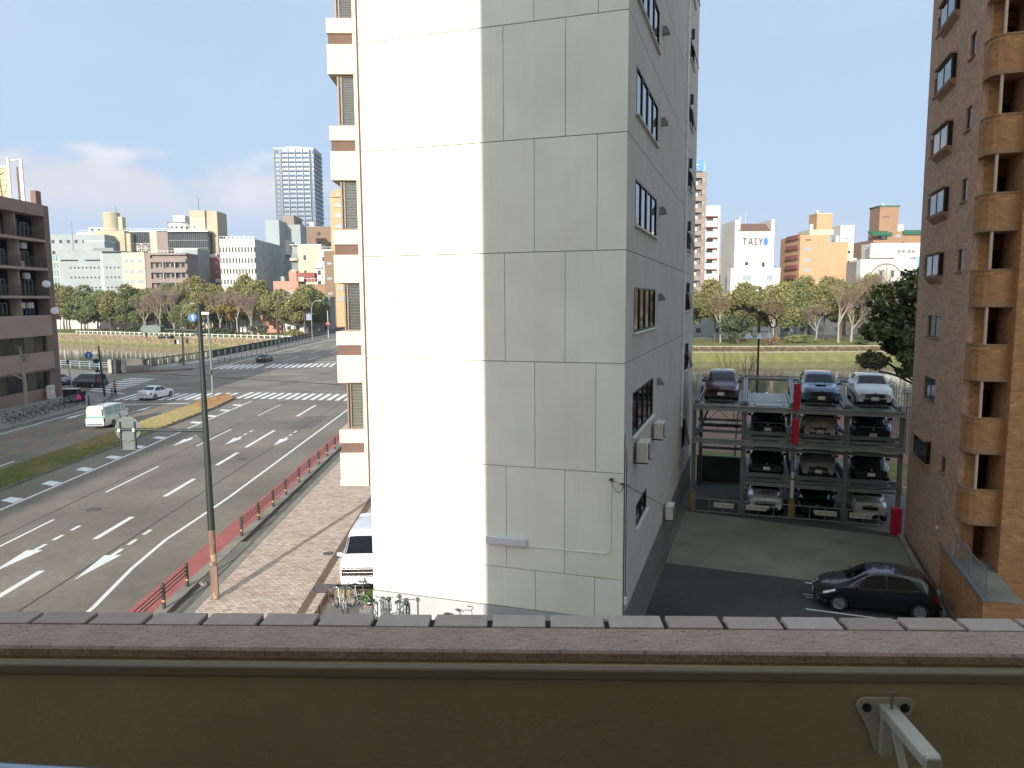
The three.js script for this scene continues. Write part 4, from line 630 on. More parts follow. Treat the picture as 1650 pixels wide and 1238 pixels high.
  o = city('brown_grey_block', 'brown grey block with two square windows below the glass tower', [-109.3, 0, -420]); part(o, 'wall', FC.brownG, 0, 20, 0, 52.2, -14, 0); wins(o, 'f', 0, [[11.5, 48.5, 1.8, 1.8], [11.5, 43.2, 1.8, 1.8], [18, 43, 1.8, 1.8]]); part(o, 'roof_edge', FC.greyD, -0.1, 20.1, 52.2, 52.6, -14, 0.1); part(o, 'roof_unit', FC.white, 6, 8.5, 52.6, 55, -4, -2); new MB().tube([13, 52, -3], [13, 57.5, -3], 0.08).tube([10.5, 57.5, -3], [17, 57, -3], 0.06).build('aerial', P.darkMetal, o);
  o = city('curved_balcony_flats', 'beige flats with rounded balconies and two dark windows on a plain wall', [-93.5, 0, -345]); part(o, 'wall', FC.cream, 3.2, 14, 0, 36.7, -10, 0); part(o, 'back_wall', FC.greyD, 0, 3.2, 0, 33, -10, -0.8); for (const y of [14, 19.4, 24.8, 30.2]) { const m = mesh(new THREE.CylinderGeometry(2.2, 2.2, 1.3, 24, 1, false).translate(1.4, y, -0.6), FC.cream, 'balcony', o); } wins(o, 'f', 0, rows(6.3, 6.3, 1, [24, 31], 1.2, 2.2), FC.win); part(o, 'roof_edge', FC.white, -0.5, 14, 36.7, 37.1, -10, 0.1);
  o = city('white_flats', 'bright white stepped flats with small dark balcony openings beside the cream bays', [-78.9, 0, -330]); part(o, 'wall', FC.white, 0, 9, 0, 27, -10, 0); part(o, 'wall', FC.white, 1.8, 9, 27, 33.7, -10, -0.5); balconies(o, 0, 3, 0, [12, 16.5, 21, 25.5], 1.1, FC.white); wins(o, 'f', 0, rows(1.6, 6.2, 2, [14.5, 19, 23.5], 1.4, 2), FC.win); wins(o, 'f', -0.5, rows(3.6, 7, 2, [29.5], 1.2, 1.8), FC.win); rail(o, 1.8, 9, 33.7, -0.6); for (const x of [4.5, 8]) part(o, 'fin', FC.white, x, x + 0.4, 0, 27, 0, 0.7);
  o = city('salmon_shop', 'low salmon coloured building with a roof terrace tank and railing behind the trees', [-88.8, 0, -300]); part(o, 'wall', FC.orangeP, 0, 10, 0, 19.1, -12, 0); wins(o, 'f', 0, rows(1.6, 8.4, 5, [14.2], 1.1, 2.2), FC.winL); part(o, 'wall', FC.brown, 10, 22, 0, 17.8, -12, -1); rail(o, 1.5, 7, 19.1, -1, P.darkMetal); mesh(new THREE.CylinderGeometry(0.85, 0.85, 1.8, 16).translate(3.4, 20, -2), FC.cream, 'tank', o); part(o, 'upper_wall', FC.orangeP, 5, 8, 19.1, 23.2, -8, -5); part(o, 'upper_wall', FC.brick, 8, 15.5, 19, 22.6, -9, -5); rail(o, 10, 20, 19, -1.5); part(o, 'roof_unit', FC.white, 9.5, 11.5, 19, 20.8, -4, -2.8);
  o = city('tan_arched_flats', 'slim tan apartment tower with an arched top peeping beside the cream bays', [-65.1, 0, -300]); part(o, 'wall', FC.tan, 0, 9, 0, 52, -10, 0); mesh(new THREE.CylinderGeometry(3.2, 3.2, 6, 24, 1, false, 0, Math.PI).rotateX(Math.PI / 2).rotateZ(Math.PI / 2).translate(3.2, 51.8, -3), FC.tan, 'arched_top', o); wins(o, 'f', 0, rows(3.4, 3.4, 1, ys(12, 4.1, 10), 2.8, 1.2).concat([[3.2, 53, 1, 0.9]]), FC.winL); for (const y of ys(10, 4.1, 11)) part(o, 'sill', FC.cream, 1.8, 5, y + 1.1, y + 1.3, 0, 0.3); part(o, 'base_wall', FC.brownG, -3, 1, 0, 31, -12, 0.3); wins(o, 'f', 0.3, rows(-1, -1, 1, [14, 20, 26], 1.8, 0.9), FC.winL);

  // glass tower far behind
  o = city('glass_tower', 'very tall blue grey residential tower rising far behind the other buildings', [-236, 0, -900]); const Wt = 23.6, Ht = 190, bluec = M('#263d56', 0.3), bal = M('#4a5d6f', 0.7), pillarM = M('#586569', 0.75);
  part(o, 'core', bluec, -Wt, Wt, 0, Ht, -40, 0);
  for (let y = 60; y < Ht - 2; y += 5.2) { part(o, 'balcony', bal, -14.5, 18.5, y, y + 1.7, 0, 1.6); part(o, 'balcony', bal, Wt - 0.01, Wt + 1.2, y, y + 1.7, -38, -2); }
  for (const x of [-14.6, -6.5, 2, 10.4, 18.5]) part(o, 'fin', M('#5d7691', 0.4), x - 0.25, x + 0.25, 50, Ht, 0, 1.9);
  for (const [a, b] of [[-Wt, -17], [-16.6, -14.8], [19, 21], [21.4, Wt]]) part(o, 'pillar', pillarM, a + 0.4, b, 50, Ht - 1, -1, 0.5); for (let y = 62; y < Ht - 4; y += 5.2) { wins(o, 'f', 0.5, [[-19.2, y + 1, 3.6, 2.2], [22.4, y + 1, 1.7, 2.4]], M('#4f6068', 0.2)); } part(o, 'crown', M('#7e8c95', 0.5), -Wt - 0.3, Wt + 0.3, Ht, Ht + 2, -40, 0.5); part(o, 'helipad', M('#9aa4a9', 0.5), -11, 9, Ht + 3, Ht + 4, -30, -5); for (let y = 60; y < Ht; y += 5.2) part(o, 'slab_edge', M('#6c787f', 0.6), -Wt - 0.15, -15, y - 0.3, y + 0.3, -0.9, 0.7);

  // right-hand side
  o = city('grey_flats', 'tall grey brown apartment tower with open balconies and a blue roof sign', [62.5, 0, -240]); part(o, 'wall', FC.mauve, -6, 5.6, 0, 51.5, -12, -1.3); part(o, 'end_wall', FC.mauve, 4.3, 5.6, 0, 51.5, -12.5, 0); balconies(o, -6, 4.3, -1.3, ys(6, 3.62, 13), 1.3, FC.mauve, 0.25, 1.5); wins(o, 'f', -1.3, rows(-3, 2.2, 2, ys(8.4, 3.62, 12), 2.9, 1.5), FC.darkGlass); wins(o, 'f', -1.25, rows(-2.2, 3, 2, ys(8.2, 3.62, 12), 0.9, 1.1), FC.white, 'curtain'); wins(o, 'f', 0, rows(4.9, 4.9, 1, ys(9, 3.62, 12), 0.4, 0.9), FC.winL); part(o, 'side_wall', FC.mauve, 5.6, 5.9, 0, 51.3, -12, -0.4); wins(o, 'r', 5.9, rows(4, 8.5, 2, ys(9, 3.62, 12), 1.3, 1.2), FC.winL); for (const y of ys(12.5, 3.62, 6)) mesh(new THREE.SphereGeometry(0.45, 10, 6).scale(1, 1, 0.4).translate(6.6, y, -2.2), FC.white, 'dish', o);
  part(o, 'sign_box', M('#4d86c6', 0.5), -6, 5, 51.7, 55, -6, -1); part(o, 'sign_frame', P.galv, 5, 5.7, 51.5, 55, -9, -1.4); { const m = new MB(); m.span(0.7, 3.5, 53.7, 53.95, -1.02, -0.85).tube([3.3, 53.8, -0.92], [1.2, 52.2, -0.92], 0.14, 0.14, 5).tube([2.3, 53.1, -0.92], [3.7, 52.2, -0.92], 0.14, 0.14, 5).span(5.7, 5.8, 53.5, 54.4, -7, -3); m.build('lettering', FC.white, o); }
  o = city('slim_white_flats', 'slim white apartment tower with thin dark red balcony lines next to the grey tower', [76.3, 0, -262]); part(o, 'wall', FC.white, -4, 3.3, 0, 43.6, -14, -1); part(o, 'side_wall', FC.grey, 3.3, 3.8, 0, 43.4, -14, -1); part(o, 'fin', FC.white, 2.6, 3.3, 0, 43.6, -1, 0.1); for (const y of ys(14, 3.7, 8)) { part(o, 'balcony', FC.white, -4, 2.6, y, y + 1.9, -1, 0); part(o, 'band', M('#7d3b3b', 0.7), -4, 2.6, y - 0.35, y - 0.02, -1, 0.03); } wins(o, 'f', -1, rows(0, 0, 1, ys(16.8, 3.7, 7), 2.4, 1.3), FC.win); wins(o, 'r', 3.8, rows(4, 12, 3, ys(16.5, 3.7, 8), 1.4, 1.3), FC.win); part(o, 'canopy', M('#d2a23a', 0.6), -4, 3.6, 13, 14.8, 0.05, 1.2); part(o, 'base_wall', FC.cream, -4, 3.5, 0, 13, -1, 0.4);
  o = city('small_brick_flats', 'small rust coloured building squeezed between the slim white tower and the white hotel', [94.3, 0, -300]); part(o, 'wall', FC.orangeP, -3, 4, 0, 26.9, -8, 0); wins(o, 'f', 0, rows(-1.5, 2.5, 3, [24.5, 20.5, 17], 1.1, 1.3), FC.win); part(o, 'roof_edge', FC.brick, -3.1, 4.1, 26.9, 27.3, -8, 0.1);

  o = city('hotel', 'white hotel tower with a dark sloping roof, lettering and a blue oval', [78.2, 0, -240]); part(o, 'wall', FC.white, 0, 12.3, 0, 32.5, -14, 0); part(o, 'side_pier', FC.white, -0.4, 0.9, 0, 36.1, -14.1, 0.35); part(o, 'side_pier', FC.white, 11.4, 12.4, 0, 36.3, -14.1, 0.35);
  { const s = new THREE.Shape([[-0.1, 32.6], [-0.1, 32.5], [-7, 32.5], [-5, 35.4]].map(p => new THREE.Vector2(-p[0], p[1]))), g = new THREE.ExtrudeGeometry(s, { depth: 10.5, bevelEnabled: false }); g.rotateY(Math.PI / 2); g.translate(0.9, 0, 0); mesh(g, FC.roofBrown, 'roof', o); for (let i = 0; i < 14; i++) { const m = mesh(cbox(0.12, 0.12, 5.7), FC.brick, 'roof_seam', o); m.position.set(1.3 + i * 0.75, 34.1, -2.5); m.rotation.x = 0.53; } }
  wins(o, 'f', 0, [[3.8, 22.2, 1.1, 1.1], [9.2, 21.9, 1, 1.5]], FC.win); part(o, 'window_frame', FC.cream, 7.2, 11, 23.5, 23.7, 0, 0.1); part(o, 'window_frame', FC.cream, 7.2, 7.4, 21, 23.5, 0, 0.1); part(o, 'window_frame', FC.cream, 10.8, 11, 21, 23.5, 0, 0.1); part(o, 'lower_wall', FC.white, -2.6, 13.4, 0, 20.7, 0, 4); wins(o, 'f', 4, [[2.6, 17.6, 3, 1.5], [10, 17.6, 2, 1.6]], FC.winL); mesh(new THREE.SphereGeometry(0.95, 24, 14).scale(0.85, 1.4, 0.12).translate(9.75, 29.3, 0.06), M('#3f74ae', 0.5), 'sign_oval', o); new MB().tube([1.6, 33, -1], [1.6, 37.4, -1], 0.2).tube([5, 33, -6], [5, 39.5, -6], 0.05).build('chimney', FC.white, o);
  const font = await new FontLoader().loadAsync('fonts/droid/droid_sans_bold.typeface.json');
  const letters = (str, size, x, y, z, mat, gap) => { for (const ch of str) { const g = new TextGeometry(ch, { font, size, depth: 0.15, curveSegments: 4 }); g.scale(0.72, 1, 1); g.computeBoundingBox(); const w = g.boundingBox.max.x - g.boundingBox.min.x; g.translate(x - g.boundingBox.min.x, y, z); mesh(g, mat, 'letter', o); x += w + gap; } };
  letters('TAIY', 2.35, 2.35, 28.1, 0.0, M('#55534f', 0.7), 0.55); letters('HOTEL', 0.75, 2.3, 31.2, 0.0, M('#77736c', 0.7), 0.28);
  o = city('yellow_shop', 'small yellow house with a dark roof sign between the hotel and the orange building', [112.4, 0, -290]); part(o, 'wall', M('#d9c080', 0.8, { map: T.grain }), 0, 6.6, 0, 19.6, -8, 0); part(o, 'sign_board', FC.darkGlass, -0.3, 6.9, 19.6, 22.3, -6, 0.2); part(o, 'roof_unit', FC.white, 4.8, 6.4, 22.3, 23.5, -3, -1); wins(o, 'f', 0, rows(1.4, 5, 3, [17.6], 1, 1), FC.win); for (let i = 0; i < 4; i++) part(o, 'sign_mark', FC.white, 2.6 + i * 1, 3.2 + i * 1, 20.8, 21.5, 0.2, 0.28);
  o = city('orange_flats', 'orange tiled apartment building with a tall lift tower and a column of pale windows', [96, 0, -232]); part(o, 'wall', FC.orange, 0, 9.4, 0, 30.6, -16, 0); part(o, 'wall', FC.orange, 9.4, 15.2, 0, 28.4, -16, -0.05); part(o, 'lift_tower', FC.orange, 5.9, 10.8, 30.6, 37.2, -8, -2); part(o, 'parapet', FC.cream, 3, 10.6, 30.6, 32.3, -9, -0.3); part(o, 'roof_edge', FC.cream, 5.8, 10.9, 37.2, 37.6, -8.1, -1.9); wins(o, 'f', 0, rows(2.4, 2.4, 1, [26.2, 22.9, 19.8, 16.7], 1.8, 1.1), FC.winL); part(o, 'canopy', FC.brick, 1.6, 3.4, 29, 29.3, 0, 0.3); for (const y of ys(14, 3.1, 6)) { part(o, 'balcony', FC.brick, -0.6, 0, y, y + 1.3, -10, -0.6); } for (const y of [27, 24, 21]) for (const x of [6.5, 7.6, 8.6, 10.3]) part(o, 'sign_mark', FC.cream, x, x + 0.45, y, y + 0.16, 0, 0.06); part(o, 'side_bay', FC.cream, 15.2, 16.6, 0, 28, -10, -0.6); wins(o, 'f', -0.6, rows(15.9, 15.9, 1, [25.3, 22.2, 19], 0.7, 0.8), FC.darkGlass); part(o, 'roof_unit', FC.white, 4.2, 5.2, 32.3, 34.2, -4, -3); mesh(new THREE.SphereGeometry(0.5, 12, 8).translate(6.8, 38.2, -4), FC.white, 'tank', o);
  o = city('white_rooftop_block', 'plain white cube shaped block behind the orange apartment building', [114.7, 0, -245]); part(o, 'wall', FC.white, 0, 4.6, 0, 34.9, -6, 0); part(o, 'stair', FC.white, -1, 0, 28, 31.5, -3, -1); wins(o, 'f', 0, [[2.2, 30.5, 0.4, 0.5], [3.6, 31.3, 0.3, 0.3]]); part(o, 'roof_edge', FC.grey, -0.1, 4.7, 28.7, 28.95, 0, 0.2); part(o, 'lower_wall', FC.white, 1, 9, 0, 24, 0, 2); wins(o, 'f', 2, rows(5.5, 8, 2, [17, 20], 1.2, 1), FC.win);
  o = city('arched_hall', 'white hall with a big brown arch line and two small windows near the apartment block', [112, 0, -225]); part(o, 'wall', FC.white, 0, 17.5, 0, 22.6, -10, 0); part(o, 'step', FC.greyD, -1, 0, 0, 22, -10, -0.5); mesh(new THREE.TorusGeometry(5.2, 0.16, 6, 40, Math.PI).translate(8, 16, 0.05), FC.roofBrown, 'arch', o); for (const x of [6.5, 10]) { const W = new THREE.Group(); W.name = 'window'; o.add(W); part(W, 'pane', FC.win, x - 0.45, x + 0.45, 17.4, 19, 0, 0.05); part(W, 'lintel', FC.mauve, x - 0.75, x + 0.75, 19, 19.35, 0, 0.2); part(W, 'sill', FC.mauve, x - 0.7, x + 0.7, 17.15, 17.4, 0, 0.2); } part(o, 'annex', FC.teal, 17.5, 22, 0, 23.3, -8, -1);
  part(o, 'upper_wall', FC.white, 6, 24, 22.6, 27.8, -12, -4); part(o, 'sign_panel', FC.white, 4.6, 12.2, 23.2, 27.7, -4, -3.3); part(o, 'sign_edge', FC.roofBrown, 4.5, 12.3, 23.05, 23.2, -4, -3.2); for (let i = 0; i < 4; i++) mesh(new THREE.CylinderGeometry(0.5, 0.5, 1, 12).rotateX(Math.PI / 2).translate(13.8 + i * 1.4 + (i > 1 ? 0.4 : 0), 25.3, -4), P.galv, 'vent', o); part(o, 'sign_mark', M('#d9cf86', 0.7), 5.6, 7.2, 24.2, 25.2, -3.32, -3.26);
  o = city('brown_lift_tower', 'brown apartment house with a green eaved roof and a tall square lift tower', [132.5, 0, -258]); part(o, 'wall', FC.brown, 0, 20, 0, 31, -14, 0); part(o, 'upper_wall', FC.brown, 5.2, 20, 31, 34, -14, -0.5); part(o, 'tower', FC.brown, 3.4, 10.2, 31, 42.8, -10, -3); part(o, 'tower_roof', FC.green, 3.1, 10.5, 42.8, 43.2, -10.3, -2.7); for (const [a, b, y] of [[-0.5, 6.5, 33], [10.5, 20, 33.3]]) { const m = part(o, 'eave', FC.green, a, b, y, y + 0.9, -3, 0.4); m.rotation.x = 0.3; } balconies(o, 10, 20, 0, [29.4, 26.2], 1.2, FC.brown, 0.3, 1.2); wins(o, 'f', -0.5, [[9, 32.4, 1.8, 1]], FC.winL); wins(o, 'f', 0, [[3.6, 31.8, 1.6, 1.2], [12, 28.8, 2, 1.4], [16, 28.8, 2, 1.4]], FC.win); part(o, 'roof_unit', FC.white, 9.4, 11.4, 34, 36.4, -3, -1.6); for (let i = 0; i < 5; i++) part(o, 'sign_mark', FC.roofBrown, 4.6 + i * 0.5, 4.95 + i * 0.5, 39, 39.6, -3, -2.92); mesh(new THREE.SphereGeometry(0.5, 10, 8).translate(6, 43.8, -6), FC.white, 'tank', o);

  // low houses behind the park trees
  const r = mulberry(31), cm = [FC.white, FC.white, FC.grey, FC.cream, FC.peach, FC.greyD, FC.orangeP];
  const desc = ['white', 'bright white', 'grey', 'cream', 'peach', 'dark grey', 'salmon'];
  const ords = ['first', 'second', 'third', 'fourth', 'fifth', 'sixth', 'seventh', 'eighth', 'ninth', 'tenth', 'eleventh', 'twelfth', 'thirteenth', 'fourteenth'];
  const house = (x, z, w, h, ci, label) => { const o = city('low_house', label, [x, 0, z], 'house', 'low houses behind the riverside trees'); part(o, 'wall', cm[ci], 0, w, 0, h, -8, 0); part(o, 'roof', r() > 0.5 ? FC.greyD : FC.roofBrown, -0.2, w + 0.2, h, h + 0.35, -8.2, 0.3); wins(o, 'f', 0, rows(w * 0.2, w * 0.8, Math.max(2, Math.floor(w / 3)), ys(1.8, 2.9, Math.floor(h / 2.9)), 1.3, 1.3), r() > 0.5 ? FC.win : FC.winL); roofBits(o, 0, w, h + 0.35, -6, -1, Math.floor(r() * 99), 2); };
  for (let i = 0; i < 11; i++) { const t = i / 10, x = lerp(-158, -64, t), ci = Math.floor(r() * 7); house(x, lerp(-308, -252, t), 7 + r() * 3, 6 + r() * 7, ci, `${desc[ci]} low house seen between trunks, ${ords[i]} from the brown building toward the bridge`); }
  for (let i = 0; i < 10; i++) { const x = 48 + i * 9.3, ci = [0, 2, 1, 0, 2, 0, 4, 1, 0, 2][i]; house(x, -212 - r() * 6, 7 + r() * 2, 5.5 + r() * 6, ci, `${desc[ci]} low house seen between trunks, ${ords[i]} along the bank from the office building`); }
  // hills
  const hill = (name, x0, x1, z, hgt, seed) => { const nx = 90, ny = 14, pos = [], idx = []; for (let j = 0; j <= ny; j++) for (let i = 0; i <= nx; i++) { const u = i / nx, v = j / ny, env = Math.pow(Math.sin(Math.PI * u), 0.7), ridge = hgt * env * (0.62 + 0.5 * fbm3(u * 5 + seed, 0.3, seed, 5) + 0.25); pos.push(lerp(x0, x1, u), ridge * Math.sin(v * Math.PI) * (0.9 + 0.3 * fbm3(u * 22, v * 9, seed, 4)), z - v * 1500 + 750); if (i && j) { const a = j * (nx + 1) + i, b = a - 1, c = a - nx - 1, d = c - 1; idx.push(d, b, c, c, b, a); } }
    const g = new THREE.BufferGeometry(); g.setAttribute('position', new THREE.Float32BufferAttribute(pos, 3)); g.setIndex(idx); g.computeVertexNormals(); return structure(g, M('#3c4a38', 1), name); };
  hill('hills', 300, 5200, -5200, 330, 2.3); hill('hills', -7000, -600, -8200, 330, 7.7); hill('hills', 2600, 8000, -6500, 380, 4.4);
}
scene.fog = new THREE.FogExp2(new THREE.Color(0.62, 0.72, 0.86), 0.00013);
// ---------- trees and shrubs ----------
const leafM = M('#ffffff', 0.85, { vertexColors: true, side: THREE.DoubleSide }), barkM = M('#5d5046', 0.95, { map: T.bark }), twigM = M('#6b5750', 0.95), paleBark = M('#8f887c', 0.95, { map: T.bark });
function crownG(seed, rx, ry, rz, cy, n, size, pal, lobesN = 11, core = 0.5) {
  const r = mulberry(seed), lobes = [], pos = [], nor = [], col = [], uv = [];
  for (let i = 0; i < lobesN; i++) { const a = r() * 6.283, e = (r() - 0.35) * 2.2, q = Math.cos(Math.max(-1.2, Math.min(1.45, e))), d = 0.45 + 0.28 * r(); lobes.push([Math.cos(a) * q * rx * d, Math.sin(e) * ry * d, Math.sin(a) * q * rz * d, (0.3 + 0.22 * r())]); }
  const v = V(0, 0, 0), u = V(0, 0, 0), w = V(0, 0, 0);
  for (let i = 0; i < n; i++) {
    const L = lobes[Math.floor(r() * lobesN)], a = r() * 6.283, c = r() * 2 - 1, s = Math.sqrt(1 - c * c), k = L[3] * Math.pow(core + (1 - core) * r(), 0.6) * (0.85 + 0.3 * perlin.noise(Math.cos(a) * 2 + seed, c * 2, Math.sin(a) * 2));
    const x = L[0] + Math.cos(a) * s * k * rx, y = cy + L[1] + c * k * ry * 0.85, z = L[2] + Math.sin(a) * s * k * rz;
    v.set(r() - 0.5, r() - 0.2, r() - 0.5).normalize(); u.set(r() - 0.5, r() - 0.5, r() - 0.5).cross(v).normalize(); w.crossVectors(u, v);
    const h = size * (0.6 + 0.8 * r()), b = h * 0.28, P4 = [[-h, 0], [0, -h * 0.6], [0, h * 0.6], [h, 0]].map(([p, q], j) => [x + u.x * p + w.x * q + (j % 3 ? 0 : v.x * -b), y + u.y * p + w.y * q + (j % 3 ? 0 : v.y * -b), z + u.z * p + w.z * q + (j % 3 ? 0 : v.z * -b)]);
    const cc = pal[Math.floor(r() * pal.length)], g = 0.8 + 0.4 * r();
    for (const j of [0, 1, 2, 2, 1, 3]) { pos.push(...P4[j]); col.push(cc[0] * g, cc[1] * g, cc[2] * g); uv.push(0, 0); }
  }
  const g = new THREE.BufferGeometry(); g.setAttribute('position', new THREE.Float32BufferAttribute(pos, 3)); g.setAttribute('color', new THREE.Float32BufferAttribute(col, 3)); g.setAttribute('uv', new THREE.Float32BufferAttribute(uv, 2)); g.computeVertexNormals();
  g.userData.lobes = lobes; return g;
}
function trunkG(seed, h, r0, lobes, cy) {
  const r = mulberry(seed), m = new MB(), fork = h * 0.42; let p = [0, 0, 0];
  for (let i = 1; i <= 4; i++) { const q = [(r() - 0.5) * 0.35, fork * i / 4, (r() - 0.5) * 0.35]; m.tube(p, q, r0 * (1 - (i - 1) * 0.14), r0 * (1 - i * 0.14), 7, false); p = q; }
  for (const L of lobes.slice(0, 8)) { const e = [L[0] * 0.9, cy + L[1] * 0.8, L[2] * 0.9], mid = [lerp(p[0], e[0], 0.45) + (r() - 0.5) * 0.5, lerp(p[1], e[1], 0.55), lerp(p[2], e[2], 0.45) + (r() - 0.5) * 0.5]; m.tube(p, mid, r0 * 0.42, r0 * 0.25, 5, false).tube(mid, e, r0 * 0.25, r0 * 0.07, 5, false); }
  return m.geo;
}
function bareG(seed, h, spread, r0, levels = 5, twigs = 3) {       // leafless branching: [trunk, branches]
  const r = mulberry(seed), a = new MB(), b = new MB();
  const grow = (p, d, len, rad, lv) => {
    const q = p.clone().addScaledVector(d, len); (lv >= levels - 1 ? a : b).tube(p.toArray(), q.toArray(), rad, rad * 0.62, lv > 3 ? 6 : 3, false); if (!lv) return;
    const n = lv === levels ? 4 : lv <= 1 ? twigs : 3; for (let i = 0; i < n; i++) { const dd = d.clone().add(V((r() - 0.5) * spread, (r() - 0.3) * spread * 0.7, (r() - 0.5) * spread)).normalize(); const s = p.clone().lerp(q, i === 0 ? 1 : 0.55 + 0.45 * r()); grow(s, dd, len * (0.6 + 0.22 * r()), rad * 0.58, lv - 1); }
  };
  grow(V(0, 0, 0), V(0.03, 1, 0.02).normalize(), h * 0.3, r0, levels); return [a.geo, b.geo];
}
const pals = { olive: [[0.18, 0.175, 0.06], [0.21, 0.195, 0.068], [0.15, 0.155, 0.052], [0.24, 0.21, 0.08]], green: [[0.12, 0.145, 0.05], [0.15, 0.17, 0.06], [0.1, 0.125, 0.045], [0.18, 0.185, 0.065]], dark: [[0.035, 0.055, 0.016], [0.05, 0.07, 0.02], [0.028, 0.042, 0.014], [0.08, 0.095, 0.03]], gold: [[0.28, 0.19, 0.04], [0.22, 0.155, 0.04], [0.16, 0.125, 0.03]], brown: [[0.19, 0.11, 0.06], [0.16, 0.1, 0.065], [0.22, 0.13, 0.06]], bush: [[0.05, 0.075, 0.03], [0.07, 0.095, 0.035], [0.04, 0.06, 0.025]] };
const mauveTwig = M('#84736a', 0.95), brownTwig = M('#806d5b', 0.95);
const protoTree = {};
function leafProto(key, seed, h, rx, ry, pal, n, size) { const g = crownG(seed, rx, ry, rx, h - ry * 0.95, n, size, pals[pal], 15, 0.45); protoTree[key] = { crown: g, trunk: trunkG(seed, h, 0.3 * h / 14, g.userData.lobes, h - ry) }; }
leafProto('olive', 3, 14, 6, 6.1, 'olive', 11000, 0.29); leafProto('olive2', 13, 13, 5.8, 5.7, 'olive', 10500, 0.29); leafProto('green', 5, 14, 5.8, 6.2, 'green', 11000, 0.29); leafProto('green2', 15, 12.5, 6, 5.6, 'green', 10500, 0.29); leafProto('gold', 9, 9, 3.4, 3.4, 'gold', 2400, 0.34);
const bareA = bareG(21, 13.5, 1.3, 0.26, 6, 4), bareB = bareG(22, 12.5, 1.4, 0.23, 6, 4), bareC = bareG(23, 14, 1.05, 0.22, 6, 3);
const kinds = {
  olive: ['evergreen_tree', 'sunny olive green tree'], olive2: ['evergreen_tree', 'broad olive green tree'], green: ['evergreen_tree', 'dark green rounded tree'], green2: ['evergreen_tree', 'wide mid green tree'], gold: ['autumn_tree', 'golden orange autumn tree'],
  mauve: ['bare_tree', 'leafless mauve twigged tree'], mauve2: ['bare_tree', 'leafless pinkish tree with fine twigs'], brown: ['bare_tree', 'leafless brown branched tree'],
};
const tcount = {};
function tree(kind, x, z, s, ry, where, group) {
  const [n, l] = kinds[kind]; const key = l + where; tcount[key] = (tcount[key] || 0) + 1;
  const o = thing(n, '', 'tree', [x, 0, z], ry, group); o.userData.pend = [l, where, tcount[key], key]; { const q = mulberry(Math.floor(Math.abs(x * 91 + z * 37))); o.scale.set(s * (0.86 + 0.3 * q()), s * (0.84 + 0.26 * q()), s * (0.86 + 0.3 * q())); }
  if (protoTree[kind]) { mesh(protoTree[kind].trunk, barkM, 'trunk', o); mesh(protoTree[kind].crown, leafM, 'crown', o); }
  else { const B = kind === 'mauve' ? bareA : kind === 'mauve2' ? bareB : bareC; mesh(B[0], paleBark, 'trunk', o); mesh(B[1], kind === 'brown' ? brownTwig : mauveTwig, 'crown', o); }
  return o;
}
